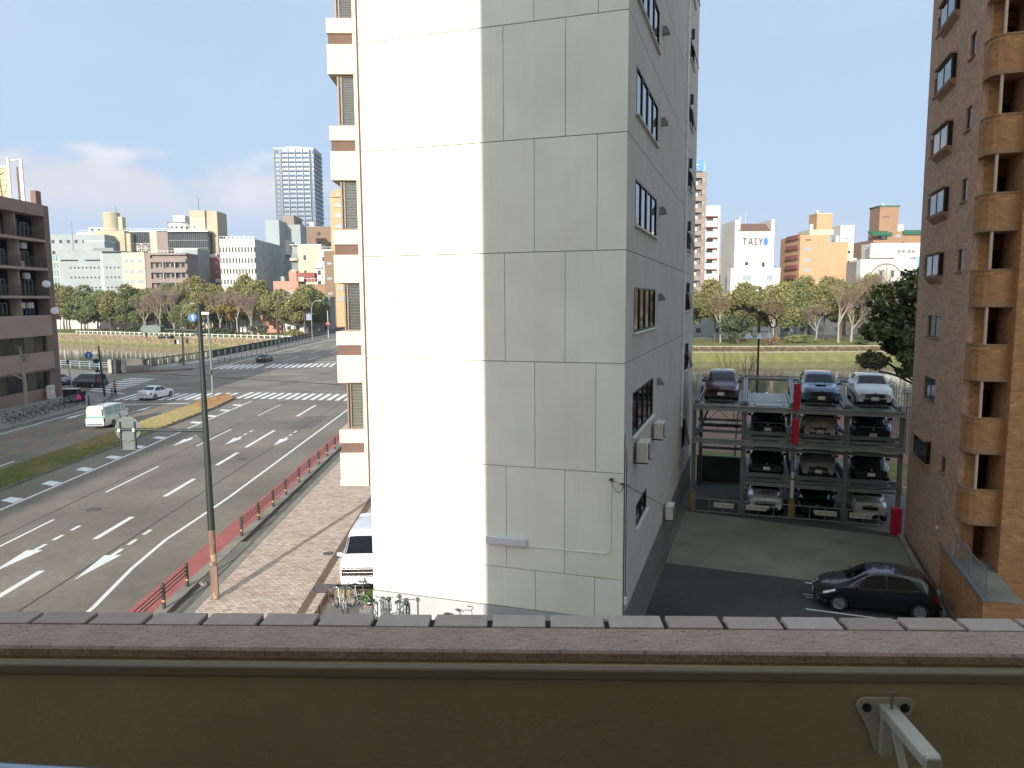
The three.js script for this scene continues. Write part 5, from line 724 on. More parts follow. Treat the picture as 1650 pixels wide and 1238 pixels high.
{
  const bankZ = (x) => { for (let i = 1; i < FAR.length; i++) if (x <= FAR[i][0]) { const a = FAR[i - 1], b = FAR[i]; return lerp(a[1], b[1], (x - a[0]) / (b[0] - a[0])); } return -160; };
  const r = mulberry(55), LW = 'on the far bank counting from the brown building', RW = 'on the far bank counting from the white building';
  // back row and front row left of the bridge
  const back = ['green', 'olive', 'green2', 'green', 'olive2', 'green', 'green2', 'olive', 'green', 'olive', 'olive2', 'green2', 'olive', 'olive2', 'olive', 'green2'];
  back.forEach((k, i) => { const x = -181 + i * 7.9 + (r() - 0.5) * 3; if (x > -58) return; tree(k, x, bankZ(x) - 25 - r() * 6, 1.2 + r() * 0.2, r() * 6, LW, 'trees along the far river bank'); });
  const front = [['gold', -170], ['green2', -160], ['green', -151], ['olive', -143], ['green', -134], ['mauve2', -126.5], ['mauve', -119], ['mauve', -112], ['green2', -106], ['olive2', -99], ['mauve', -93], ['gold', -89], ['mauve2', -85.5], ['mauve', -80], ['olive', -70], ['olive2', -63.5], ['olive', -59]];
  for (const [k, x] of front) tree(k, x, bankZ(x) - 14 - r() * 5, (protoTree[k] ? (k === 'gold' ? 1.15 : 0.98) : 1.2) + r() * 0.15, r() * 6, LW, 'trees along the far river bank');
  // right of the office building
  for (const [k, x, dz, s] of [['olive', 50, 20, 1.02], ['brown', 56, 14, 1.05], ['olive2', 58, 26, 1.05], ['olive', 65.5, 24, 1.06], ['olive2', 72, 20, 1.0], ['green2', 76, 22, 1.06], ['olive', 81, 25, 1.02], ['brown', 84, 12, 1.15], ['mauve', 89, 16, 1.1], ['brown', 94, 12, 1.3], ['olive', 97.5, 24, 1.08], ['brown', 101, 14, 1.2], ['olive2', 105, 22, 1.05], ['green', 111, 20, 1.05], ['olive', 118, 22, 1], ['green2', 68.5, 31, 1.0], ['olive', 88, 29, 1.05], ['green', 93.5, 31, 1.0], ['olive2', 101.5, 31, 1.0], ['mauve2', 79, 13, 0.95], ['brown', 69, 14, 0.9], ['green2', 47, 27, 1.0]]) tree(k, x, bankZ(x) - dz, s * 1.1, r() * 6, RW, 'trees along the far river bank');
  const ordn = ['', 'first', 'second', 'third', 'fourth', 'fifth', 'sixth', 'seventh', 'eighth', 'ninth', 'tenth', 'eleventh', 'twelfth', 'thirteenth', 'fourteenth', 'fifteenth', 'sixteenth', 'seventeenth', 'eighteenth'];
  scene.traverse(o => { if (o.userData.pend) { const [l, w, n, key] = o.userData.pend; o.userData.label = tcount[key] > 1 ? `${ordn[n]} ${l} ${w}` : `only ${l} ${w}`; delete o.userData.pend; } });
  const shrub = (label, p, rx, ry, rz, seed, n = 900, size = 0.3, pal = 'bush', name = 'clipped_bush') => { const o = thing(name, label, 'bush', p, 0); const g = crownG(seed, rx, ry, rz, ry * 0.75, n, size, pals[pal], 14, 0.7); mesh(g, leafM, 'foliage', o); const t = new MB(); for (let i = 0; i < 5; i++) t.tube([0, 0, 0], [(i - 2) * rx * 0.2, ry * 0.9, (i % 2 - 0.5) * rz * 0.3], 0.08, 0.04, 5); t.build('stem', barkM, o); return o; };
  shrub('big round dark green bush on the far lawn beside the office building corner', [58.5, 0, -176], 4.6, 4.6, 3.4, 3, 2600, 0.36);
  shrub('low clipped brownish box bush on the far lawn beside the big round bush', [65.2, 0, -172.5], 2.3, 1.5, 1.6, 4, 900, 0.24, 'brown');
  shrub('low clipped dark green bush on the far lawn beyond the blue car', [86.3, 0, -170.5], 2.2, 1.45, 1.6, 5, 900, 0.24);
  shrub('long low hedge on the far lawn behind the scroll lamp', [75, 0, -178], 5.2, 1.2, 1.6, 6, 1500, 0.28, 'green', 'hedge');
  shrub('long dark hedge under the trees at the far bank near the bridge', [-92, 0, -246], 9, 1.4, 1.6, 7, 1700, 0.32, 'dark', 'hedge'); shrub('rounded olive hedge at the end of the bridge', [-61, 0, -226], 3.2, 1.6, 1.8, 8, 1000, 0.3, 'olive', 'hedge'); shrub('dark hedge under the trees beyond the stone river wall', [-128, 0, -272], 8, 1.5, 1.6, 9, 1600, 0.32, 'dark', 'hedge');
  { const o = thing('pine_shaped_form', 'rounded sculpture like form modelled as a grey green pine behind the bridge parapet', 'tree', [-71.5, -0.6, -223.5]); const g = mergeGeometries([crownG(61, 2.9, 1.3, 1.6, 3.2, 900, 0.3, [[0.07, 0.085, 0.06], [0.09, 0.105, 0.075]], 9, 0.7), crownG(62, 1.5, 0.9, 1.1, 4.7, 400, 0.28, [[0.07, 0.085, 0.06], [0.09, 0.105, 0.075]], 6, 0.7)]); mesh(g, leafM, 'crown', o); new MB().tube([0.6, 0, 0], [0.3, 2, 0], 0.75, 0.4).tube([0.3, 2, 0], [-0.4, 4.6, 0], 0.4, 0.15).build('trunk', M('#a08a6b', 0.9, { map: T.bark }), o); }  // sculpture-like object by the bridge, modelled as a clipped pine
  // tree at the near bank, half hidden by the apartment block
  { const o = thing('riverside_tree', 'large dark leafy tree hanging over the water beside the apartment block', 'tree', [36.9, 0, -61]); o.scale.set(1.22, 1.12, 1.22);
    const pal = [[0.075, 0.105, 0.035], [0.1, 0.13, 0.042], [0.06, 0.085, 0.03], [0.15, 0.165, 0.055], [0.12, 0.145, 0.05]]; const g = mergeGeometries([crownG(71, 4.6, 4.6, 4.2, 8.3, 9000, 0.2, pal, 16, 0.45), crownG(72, 3.4, 2.6, 3, 6.0, 4200, 0.2, pal, 9, 0.45).translate(-3.0, 0, 0.6), crownG(73, 2.2, 1.3, 2, 4.1, 1500, 0.2, pal, 7, 0.4).translate(-1.2, 0, 1)]); mesh(g, leafM, 'crown', o);
    const t = new MB(); t.tube([0, 0, 0], [-0.2, 3, 0], 0.4, 0.3, 9).tube([-0.2, 3, 0], [0.2, 8.5, 0], 0.3, 0.1, 7); for (const [a, b, c] of [[-5.2, 5.6, 0.8], [-3.6, 7.8, 0.2], [-4.4, 4.3, 1.3], [-1.6, 9.8, 0.5], [1.6, 9, -1], [-2.6, 10.4, 0]]) t.add(pathG([[-0.2, 2.7, 0], [a * 0.35, lerp(3, b, 0.35) - 0.2, c * 0.3], [a * 0.7, lerp(3, b, 0.75), c * 0.7], [a, b, c]], 0.085, 14, 5)); t.build('trunk', M('#40362d', 0.95, { map: T.bark }), o); }
  // leafless street tree before the brown building
  { const o = thing('pollarded_tree', 'pale pollarded leafless street tree with white bark before the brown building', 'tree', [-47.4, 0.1, -74.6]); const t = new MB(), b = new MB(), rr = mulberry(91); t.tube([0, 0, 0], [0.12, 2.6, 0], 0.24, 0.19, 10).tube([0.12, 2.6, 0], [0, 4.8, 0], 0.19, 0.15, 10).tube([0, 4.8, 0], [-0.1, 6.4, 0], 0.15, 0.09, 8).tube([0.1, 3.1, 0], [-1.0, 3.7, 0.2], 0.12, 0.09, 7).tube([-1.0, 3.7, 0.2], [-1.9, 3.9, 0.3], 0.09, 0.06, 7); for (let i = 0; i < 34; i++) { const y = 3.4 + rr() * 3, a = rr() * 6.28, l = 0.35 + rr() * 0.9; b.tube([0, y, 0], [Math.cos(a) * l, y + 0.15 + rr() * 0.4, Math.sin(a) * l], 0.03, 0.008, 4, false); } t.build('trunk', paleBark, o); b.build('branch', M('#6f675c', 0.95), o); }
  { const o = thing('sapling', 'thin leafless sapling behind the maroon car on the parking frame', 'tree', [16.3, 0, -49]); const B = bareG(44, 9.2, 0.8, 0.07, 4, 3); mesh(B[0], twigM, 'trunk', o); mesh(B[1], twigM, 'branch', o); }
  { const o = thing('sapling', 'thin leafless sapling behind the blue car on the parking frame', 'tree', [26.4, 0, -50]); const B = bareG(46, 9.0, 1.0, 0.06, 4, 3); mesh(B[0], twigM, 'trunk', o); mesh(B[1], twigM, 'branch', o); }
}
// ---------- vehicles ----------
const catmull = (pts, x) => { let i = 0; while (i < pts.length - 2 && x > pts[i + 1][0]) i++; const a = pts[i], b = pts[i + 1], t = Math.min(1, Math.max(0, (x - a[0]) / (b[0] - a[0]))); const m = (p, q) => (q[1] - p[1]) / (q[0] - p[0]), s = m(a, b), m0 = i ? (m(pts[i - 1], a) * s <= 0 ? 0 : (m(pts[i - 1], a) + s) / 2) : s, m1 = i < pts.length - 2 ? (m(b, pts[i + 2]) * s <= 0 ? 0 : (m(b, pts[i + 2]) + s) / 2) : s, h = b[0] - a[0], t2 = t * t, t3 = t2 * t; return (2 * t3 - 3 * t2 + 1) * a[1] + (t3 - 2 * t2 + t) * h * m0 + (-2 * t3 + 3 * t2) * b[1] + (t3 - t2) * h * m1; };
const carPaint = (c, o = {}) => new THREE.MeshPhysicalMaterial({ color: hex(c), roughness: 0.35, metalness: 0.15, clearcoat: 1, clearcoatRoughness: 0.04, ...o });
const CG = { glass: M('#0d1216', 0.03), lamp: M('#cfd6da', 0.12, { metalness: 0.3 }), tail: M('#8d1620', 0.2), trim: M('#1b1c1e', 0.5), under: M('#121212', 0.9) };
// front faces +z; s: L W H sill, top [[x from nose, height]], belt [[x, h]], cabin {cowl, roofF, roofR, deck}, wr roof width ratio
function carShape(s) {
  const N = 64, xs = []; for (let i = 0; i <= N; i++) { const u = i / N; xs.push(s.L * (0.5 - 0.5 * Math.cos(Math.PI * (0.06 + 0.88 * u))) ); } const x0 = xs[0], x1 = xs[N]; for (let i = 0; i <= N; i++) xs[i] = (xs[i] - x0) / (x1 - x0) * s.L;
  const ring = (x) => {
    const fr = Math.min(1, x / 0.7), re = Math.min(1, (s.L - x) / 0.5), plan = 1 - 0.16 * Math.pow(1 - fr, 2.2) - 0.1 * Math.pow(1 - re, 2.2), hw = s.W / 2 * plan;
    const top = catmull(s.top, x), belt = Math.min(catmull(s.belt, x), top - 0.05), lift = 0.16 * Math.pow(1 - fr, 2) + 0.14 * Math.pow(1 - re, 2), zs = s.sill + lift * 0.5;
    const k = sstep(0.03, 0.5, top - belt), wr = lerp(0.84, s.wr, k) * hw, mid = lerp(zs, belt, 0.5);
    return [[hw * 0.9, zs], [hw * 0.965, zs + 0.07], [hw, mid], [hw * 0.99, belt - 0.08], [hw * 0.955, belt], [lerp(hw * 0.955, wr, 0.36), lerp(belt, top - 0.07, 0.36)], [lerp(hw * 0.955, wr, 0.72), lerp(belt, top - 0.07, 0.74)], [wr, top - 0.07], [wr * 0.9, top - 0.022], [wr * 0.5, top - 0.002], [0, top]];
  };
  const bow = (x, y) => { const q = Math.abs(y) / (s.W / 2), f = Math.max(0, 1 - x / 0.9), r = Math.max(0, 1 - (s.L - x) / 0.7); return s.fb * q * q * f - s.rb * q * q * r; };
  const P3 = (x, v, side) => { const R = ring(x), i = Math.min(R.length - 2, Math.floor(v)), t = v - i, y = lerp(R[i][0], R[i + 1][0], t), z = lerp(R[i][1], R[i + 1][1], t); return [side * y, z, s.L / 2 - x - bow(x, y)]; };
  return { xs, ring, P3, s };
}
function carBody(sh) {
  const { xs, P3, s } = sh, n = 11, pos = [], idx = [], row = 2 * n - 1;
  for (const x of xs) { for (let v = 0; v < n; v++) pos.push(...P3(x, v, 1)); for (let v = n - 2; v >= 0; v--) pos.push(...P3(x, v, -1)); }
  for (let i = 1; i < xs.length; i++) for (let j = 1; j < row; j++) { const a = i * row + j, b = a - 1, c = a - row, d = c - 1; idx.push(a, c, b, b, c, d); }
  for (let i = 1; i < xs.length; i++) { const a = i * row, c = a - row, b = a + row - 1, d = c + row - 1; idx.push(a, b, c, c, b, d); }       // floor
  for (const [i, f] of [[0, 1], [xs.length - 1, 0]]) { const b = i * row; for (let j = 0; j < n - 1; j++) { const p = b + j, q = b + j + 1, pp = b + row - 1 - j, qq = pp - 1; if (q === qq) { f ? idx.push(p, q, pp) : idx.push(p, pp, q); } else { f ? idx.push(p, q, pp, q, qq, pp) : idx.push(p, pp, q, q, pp, qq); } } }
  const g = new THREE.BufferGeometry(); g.setAttribute('position', new THREE.Float32BufferAttribute(pos, 3)); g.setIndex(idx); g.setAttribute('uv', new THREE.Float32BufferAttribute(new Float32Array(pos.length / 3 * 2), 2)); g.computeVertexNormals(); return g;
}
const csg = new Evaluator(); csg.useGroups = false; csg.attributes = ['position', 'normal', 'uv'];
function cutArches(g, s) {
  let b = new Brush(g); b.updateMatrixWorld();
  for (const x of s.axles) for (const sd of [-1, 1]) { const c = new Brush(new THREE.CylinderGeometry(s.wheel + 0.045, s.wheel + 0.045, 0.5, 28).rotateZ(Math.PI / 2)); c.position.set(sd * (s.W / 2 - 0.05), s.wheel, s.L / 2 - x); c.updateMatrixWorld(); b = csg.evaluate(b, c, SUBTRACTION); b.updateMatrixWorld(); }
  const q = mergeVertices(b.geometry, 1e-4); q.deleteAttribute('normal'); return toCreasedNormals(q, 0.55);
}
function patch(sh, xa, xb, va, vb, off = 0.006, sides = [1, -1], nx = 14, nv = 6, clip) {    // sheet following the body surface
  const G = []; for (const sd of sides) {
    const pos = [], idx = [];
    for (let i = 0; i <= nx; i++) for (let j = 0; j <= nv; j++) {
      const tx = i / nx, tv = j / nv; let a = xa, b = xb; if (Array.isArray(xa)) a = lerp(xa[0], xa[1], tv); if (Array.isArray(xb)) b = lerp(xb[0], xb[1], tv);
      const x = lerp(a, b, tx), v = lerp(va, vb, tv), e = 0.02, p = V(...sh.P3(x, v, sd)), px = V(...sh.P3(Math.min(sh.s.L, x + e), v, sd)).sub(V(...sh.P3(Math.max(0, x - e), v, sd))), pv = V(...sh.P3(x, Math.min(10, v + 0.1), sd)).sub(V(...sh.P3(x, Math.max(0, v - 0.1), sd))), nn = px.cross(pv).normalize().multiplyScalar(sd); if (nn.lengthSq() < 0.5) nn.set(0, 1, 0);
      p.addScaledVector(nn, off); pos.push(p.x, p.y, p.z);
      if (i && j) { const k = i * (nv + 1) + j, A = k, B = k - 1, C = k - nv - 1, D = C - 1; sd > 0 ? idx.push(A, B, C, B, D, C) : idx.push(A, C, B, B, C, D); }
    }
    const g = new THREE.BufferGeometry(); g.setAttribute('position', new THREE.Float32BufferAttribute(pos, 3)); g.setIndex(idx); g.computeVertexNormals(); G.push(clean(g));
  } return G;
}
function wheelG(r, w) { const t = new THREE.LatheGeometry([[r * 0.66, -w / 2], [r * 0.93, -w / 2], [r, -w * 0.36], [r, w * 0.36], [r * 0.93, w / 2], [r * 0.66, w / 2]].map(p => new THREE.Vector2(...p)), 28).rotateZ(Math.PI / 2); return clean(t); }
function rimG(r, w, spokes = 7, full = false) { const m = new MB(); m.add(new THREE.CylinderGeometry(r * 0.68, r * 0.68, w * 0.5, 28).rotateZ(Math.PI / 2)); m.add(new THREE.CylinderGeometry(r * 0.16, r * 0.16, w * 0.98, 16).rotateZ(Math.PI / 2)); m.add(new THREE.TorusGeometry(r * 0.63, r * 0.05, 6, 28).rotateY(Math.PI / 2), [w * 0.42, 0, 0]); m.add(new THREE.TorusGeometry(r * 0.63, r * 0.05, 6, 28).rotateY(Math.PI / 2), [-w * 0.42, 0, 0]); for (let i = 0; i < spokes; i++) { const a = i / spokes * 6.283; m.box(w * 0.84, r * (full ? 0.26 : 0.13), r * 0.56, 0, Math.sin(a) * r * 0.36, Math.cos(a) * r * 0.36, 0, -a); } return m.geo; }
const carGeo = new Map();
function car(label, key, s, color, p, ry, o = {}) {
  const t = thing(o.name || 'parked_car', label, o.cat || 'car', p, ry, o.group);
  if (!carGeo.has(key)) { const sh = carShape(s); carGeo.set(key, { sh, body: cutArches(carBody(sh), s), tyre: wheelG(s.wheel, 0.2), rim: rimG(s.wheel, 0.2, s.spokes || 7, s.cap) }); }
  const G = carGeo.get(key), sh = G.sh, c = s.cabin, pm = typeof color === 'string' ? carPaint(color, o.paint) : color;
  mesh(G.body, pm, 'body', t); mesh(patch(sh, c.cowl + 0.06, c.roofF - 0.05, 7.25, 10, 0.006).reduce((a, b) => mergeGeometries([a, b])), o.glass || CG.glass, 'windshield', t);
  if (!s.noRear) mesh(mergeGeometries(patch(sh, c.roofR + 0.05, c.deck - 0.06, 7.3, 10)), o.glass || CG.glass, 'rear_window', t);
  for (const sd of [1, -1]) for (const [a, b] of s.side) mesh(patch(sh, a, b, 4.18, 6.75, 0.006, [sd])[0], o.glass || CG.glass, 'side_window', t);
  for (const sd of [1, -1]) {
    mesh(patch(sh, s.head[0], s.head[1], s.head[2], s.head[3], 0.008, [sd], 10, 5)[0], o.headMat || CG.lamp, 'headlight', t);
    mesh(patch(sh, s.tail[0], s.tail[1], s.tail[2], s.tail[3], 0.008, [sd], 8, 5)[0], CG.tail, 'tail_light', t);
    const mp = sh.P3(c.cowl + 0.32, 4.6, sd); new MB().rbox(0.2, 0.14, 0.11, 0.045, mp[0] + sd * 0.12, mp[1] + 0.02, mp[2]).tube([mp[0], mp[1] - 0.03, mp[2]], [mp[0] + sd * 0.08, mp[1] - 0.02, mp[2]], 0.025).build('mirror', o.mirror || pm, t);
    for (const dx of s.handles || []) { const hp = sh.P3(dx, 3.0, sd); new MB().rbox(0.03, 0.03, 0.16, 0.012, hp[0] + sd * 0.008, hp[1], hp[2]).build('handle', o.mirror || pm, t); }
    for (const x of s.axles) { const w = new THREE.Group(); w.name = 'wheel'; w.position.set(sd * (s.W / 2 - 0.12), s.wheel, s.L / 2 - x); t.add(w); mesh(G.tyre, P.rubber, 'tyre', w); mesh(G.rim, o.rim || P.rim, 'rim', w); }
  }
  new MB().rbox(s.W * 0.8, 0.12, s.L * 0.86, 0.03, 0, s.sill + 0.02, 0).build('underbody', CG.under, t);
  const fz = s.L / 2 - 0.0, gw = s.grille || [0.9, 0.16, 0.5];
  new MB().rbox(gw[0], gw[1], 0.06, 0.02, 0, gw[2], fz - 0.005).build('grille', o.grilleMat || CG.trim, t);
  if (s.lower) new MB().rbox(s.lower[0], s.lower[1], 0.05, 0.02, 0, s.lower[2], fz - 0.005).build('air_intake', CG.trim, t);
  if (s.chrome) { const m = new MB(); for (const y of s.chrome) m.rbox(gw[0] * 0.96, 0.022, 0.03, 0.008, 0, y, fz + 0.028); m.build('chrome_bar', P.chrome, t); }
  new MB().add(new THREE.CylinderGeometry(0.06, 0.06, 0.02, 18).rotateX(Math.PI / 2), [0, s.badge || gw[2] + 0.12, fz + 0.025]).build('badge', P.chrome, t);
  new MB().rbox(0.33, 0.165, 0.012, 0.004, 0, s.plateY || 0.38, fz + 0.03).build('front_plate', P.plate, t);
  new MB().rbox(0.33, 0.165, 0.012, 0.004, 0, s.rplateY || 0.75, -fz - 0.012).build('rear_plate', o.rplate || P.plate, t);
  new MB().rbox(s.W * 0.78, 0.16, 0.05, 0.02, 0, s.sill + 0.2, -fz + 0.01).build('rear_bumper', o.bumper || pm, t);
  { const m = new MB(); for (const sx of [-0.35, 0.2]) { const a = sh.P3(c.cowl + 0.04, 9.7, 1), b = sh.P3(lerp(c.cowl, c.roofF, 0.3), 9.5, 1); m.tube([sx, a[1] + 0.02, a[2]], [sx + 0.42, b[1] + 0.02, b[2] + 0.02], 0.008, 0.006, 4); } m.build('wiper', CG.trim, t); }
  if (s.extra) s.extra(t, sh, pm);
  return t;
}
const spec = {
  hatch: { L: 3.95, W: 1.7, H: 1.48, sill: 0.2, wheel: 0.3, axles: [0.76, 3.26], wr: 0.72, fb: 0.2, rb: 0.12, top: [[0, 0.68], [0.12, 0.78], [0.9, 1.0], [1.05, 1.06], [1.75, 1.42], [2.3, 1.48], [3.1, 1.42], [3.45, 1.34], [3.82, 0.98], [3.95, 0.72]], belt: [[0, 0.6], [0.9, 0.88], [2, 0.92], [3.4, 1.02], [3.95, 0.7]], cabin: { cowl: 0.98, roofF: 1.72, roofR: 3.34, deck: 3.84 }, side: [[[1.28, 1.62], 2.2], [2.27, [3.3, 2.9]]], head: [0.12, 0.56, 3.3, 4.5], tail: [3.74, 3.93, 3.1, 4.4], handles: [2.0, 2.95], grille: [0.85, 0.12, 0.55], lower: [1.0, 0.16, 0.33], plateY: 0.44 },
  mpvlow: { L: 3.98, W: 1.7, H: 1.5, sill: 0.2, wheel: 0.3, axles: [0.8, 3.3], wr: 0.74, fb: 0.26, rb: 0.12, top: [[0, 0.66], [0.15, 0.78], [0.7, 0.98], [0.85, 1.06], [1.7, 1.44], [2.2, 1.5], [3.2, 1.42], [3.5, 1.32], [3.88, 0.95], [3.98, 0.7]], belt: [[0, 0.6], [0.85, 0.9], [2, 0.95], [3.4, 1.04], [3.98, 0.7]], cabin: { cowl: 0.78, roofF: 1.66, roofR: 3.4, deck: 3.88 }, side: [[[1.15, 1.55], 2.2], [2.27, [3.3, 2.95]]], head: [0.1, 0.75, 3.1, 4.9], tail: [3.65, 3.95, 3.0, 4.6], grille: [0.5, 0.1, 0.55], lower: [0.95, 0.14, 0.33], plateY: 0.44 },
  wagon: { L: 4.3, W: 1.78, H: 1.49, sill: 0.19, wheel: 0.32, axles: [0.9, 3.5], wr: 0.72, fb: 0.2, rb: 0.1, top: [[0, 0.7], [0.12, 0.8], [1.1, 0.98], [1.25, 1.02], [1.95, 1.4], [2.5, 1.49], [3.6, 1.43], [3.9, 1.33], [4.2, 0.98], [4.3, 0.72]], belt: [[0, 0.62], [1.1, 0.87], [2.4, 0.92], [3.8, 1.0], [4.3, 0.7]], cabin: { cowl: 1.18, roofF: 1.92, roofR: 3.75, deck: 4.18 }, side: [[[1.5, 1.85], 2.5], [2.57, 3.25], [3.32, [3.9, 3.6]]], head: [0.08, 0.55, 3.1, 4.5], tail: [3.95, 4.27, 3.0, 4.6], grille: [0.95, 0.14, 0.56], lower: [1.2, 0.16, 0.32], plateY: 0.4,
    extra: (t, sh, pm) => { const p = sh.P3(0.72, 10, 1); new MB().rbox(0.5, 0.07, 0.32, 0.03, 0, p[1] + 0.02, p[2]).build('bonnet_scoop', pm, t); new MB().rbox(0.44, 0.045, 0.03, 0.012, 0, p[1] + 0.022, p[2] + 0.16).build('scoop_opening', P.black, t); } },
  sedan: { L: 4.8, W: 1.79, H: 1.47, sill: 0.19, wheel: 0.32, axles: [0.95, 3.8], wr: 0.7, fb: 0.14, rb: 0.14, top: [[0, 0.68], [0.12, 0.78], [1.2, 0.96], [1.35, 1.0], [2.1, 1.4], [2.7, 1.47], [3.3, 1.4], [4.05, 1.1], [4.25, 1.04], [4.72, 1.0], [4.8, 0.72]], belt: [[0, 0.6], [1.2, 0.88], [2.6, 0.92], [4.0, 0.96], [4.8, 0.68]], cabin: { cowl: 1.3, roofF: 2.06, roofR: 3.32, deck: 4.06 }, side: [[[1.65, 2.0], 2.65], [2.72, [3.85, 3.3]]], head: [0.08, 0.5, 3.0, 4.4], tail: [4.4, 4.78, 2.8, 4.4], handles: [2.5, 3.5], grille: [0.8, 0.16, 0.55], lower: [1.1, 0.12, 0.32], rplateY: 0.8 },
  van: { L: 4.6, W: 1.69, H: 1.96, sill: 0.26, wheel: 0.31, axles: [0.7, 3.05], wr: 0.84, fb: 0.12, rb: 0.05, top: [[0, 0.95], [0.1, 1.02], [0.3, 1.12], [0.42, 1.2], [0.95, 1.82], [1.4, 1.94], [3, 1.98], [4.2, 1.95], [4.45, 1.9], [4.6, 1.1]], belt: [[0, 0.8], [0.5, 1.06], [2, 1.12], [4.4, 1.12], [4.6, 0.95]], cabin: { cowl: 0.38, roofF: 0.98, roofR: 4.44, deck: 4.57 }, side: [[[0.62, 0.95], 1.5], [1.62, 2.8], [2.92, 4.2]], head: [0.03, 0.3, 2.6, 3.8], tail: [4.42, 4.59, 1.9, 3.0], handles: [1.42, 1.75], grille: [0.8, 0.12, 0.72], plateY: 0.45, rplateY: 0.82, cap: 1, spokes: 5 },
  minivan: { L: 4.75, W: 1.74, H: 1.83, sill: 0.2, wheel: 0.32, axles: [0.92, 3.77], wr: 0.8, fb: 0.2, rb: 0.08, top: [[0, 1.0], [0.08, 1.07], [0.62, 1.19], [0.76, 1.24], [1.6, 1.72], [2.3, 1.83], [3.8, 1.8], [4.4, 1.72], [4.66, 1.2], [4.75, 0.8]], belt: [[0, 0.9], [0.7, 1.04], [2, 1.06], [4.4, 1.1], [4.75, 0.78]], cabin: { cowl: 0.72, roofF: 1.58, roofR: 4.36, deck: 4.64 }, side: [[[1.1, 1.5], 2.35], [2.42, 3.4], [3.47, 4.25]], head: [0.06, 0.42, 3.0, 4.5], tail: [4.42, 4.72, 3.2, 6.2], grille: [1.3, 0.34, 0.8], lower: [1.4, 0.12, 0.3], plateY: 0.5, chrome: [0.94, 0.81, 0.67], badge: 0.81 },
  suv: { L: 3.75, W: 1.6, H: 1.7, sill: 0.24, wheel: 0.31, axles: [0.62, 3.0], wr: 0.84, fb: 0.1, rb: 0.05, top: [[0, 0.88], [0.1, 0.95], [0.85, 1.02], [0.98, 1.08], [1.45, 1.6], [1.8, 1.68], [3.3, 1.68], [3.6, 1.62], [3.7, 1.15], [3.75, 0.8]], belt: [[0, 0.8], [0.9, 0.97], [3.5, 1.0], [3.75, 0.75]], cabin: { cowl: 0.94, roofF: 1.44, roofR: 3.56, deck: 3.69 }, side: [[[1.15, 1.4], 2.0], [2.07, 2.85], [2.92, 3.5]], head: [0.02, 0.16, 2.4, 3.6], tail: [3.62, 3.74, 2.4, 3.4], grille: [0.7, 0.16, 0.72], lower: [1.2, 0.1, 0.38], plateY: 0.46,
    extra: (t, sh) => { const m = new MB(); for (const sd of [-1, 1]) { m.tube([sd * 0.58, 1.76, 0.5], [sd * 0.58, 1.76, -1.5], 0.022); } for (let i = 0; i < 6; i++) m.box(1.16, 0.03, 0.05, 0, 1.78, 0.4 - i * 0.36); for (let i = 0; i < 5; i++) m.box(0.04, 0.03, 1.9, -0.46 + i * 0.23, 1.765, -0.5); m.build('roof_rack', P.chrome, t); for (const sd of [-1, 1]) new MB().add(new THREE.CylinderGeometry(0.09, 0.09, 0.05, 20).rotateX(Math.PI / 2), [sd * 0.55, 0.74, 1.87]).build('round_lamp', CG.lamp, t); } },
};
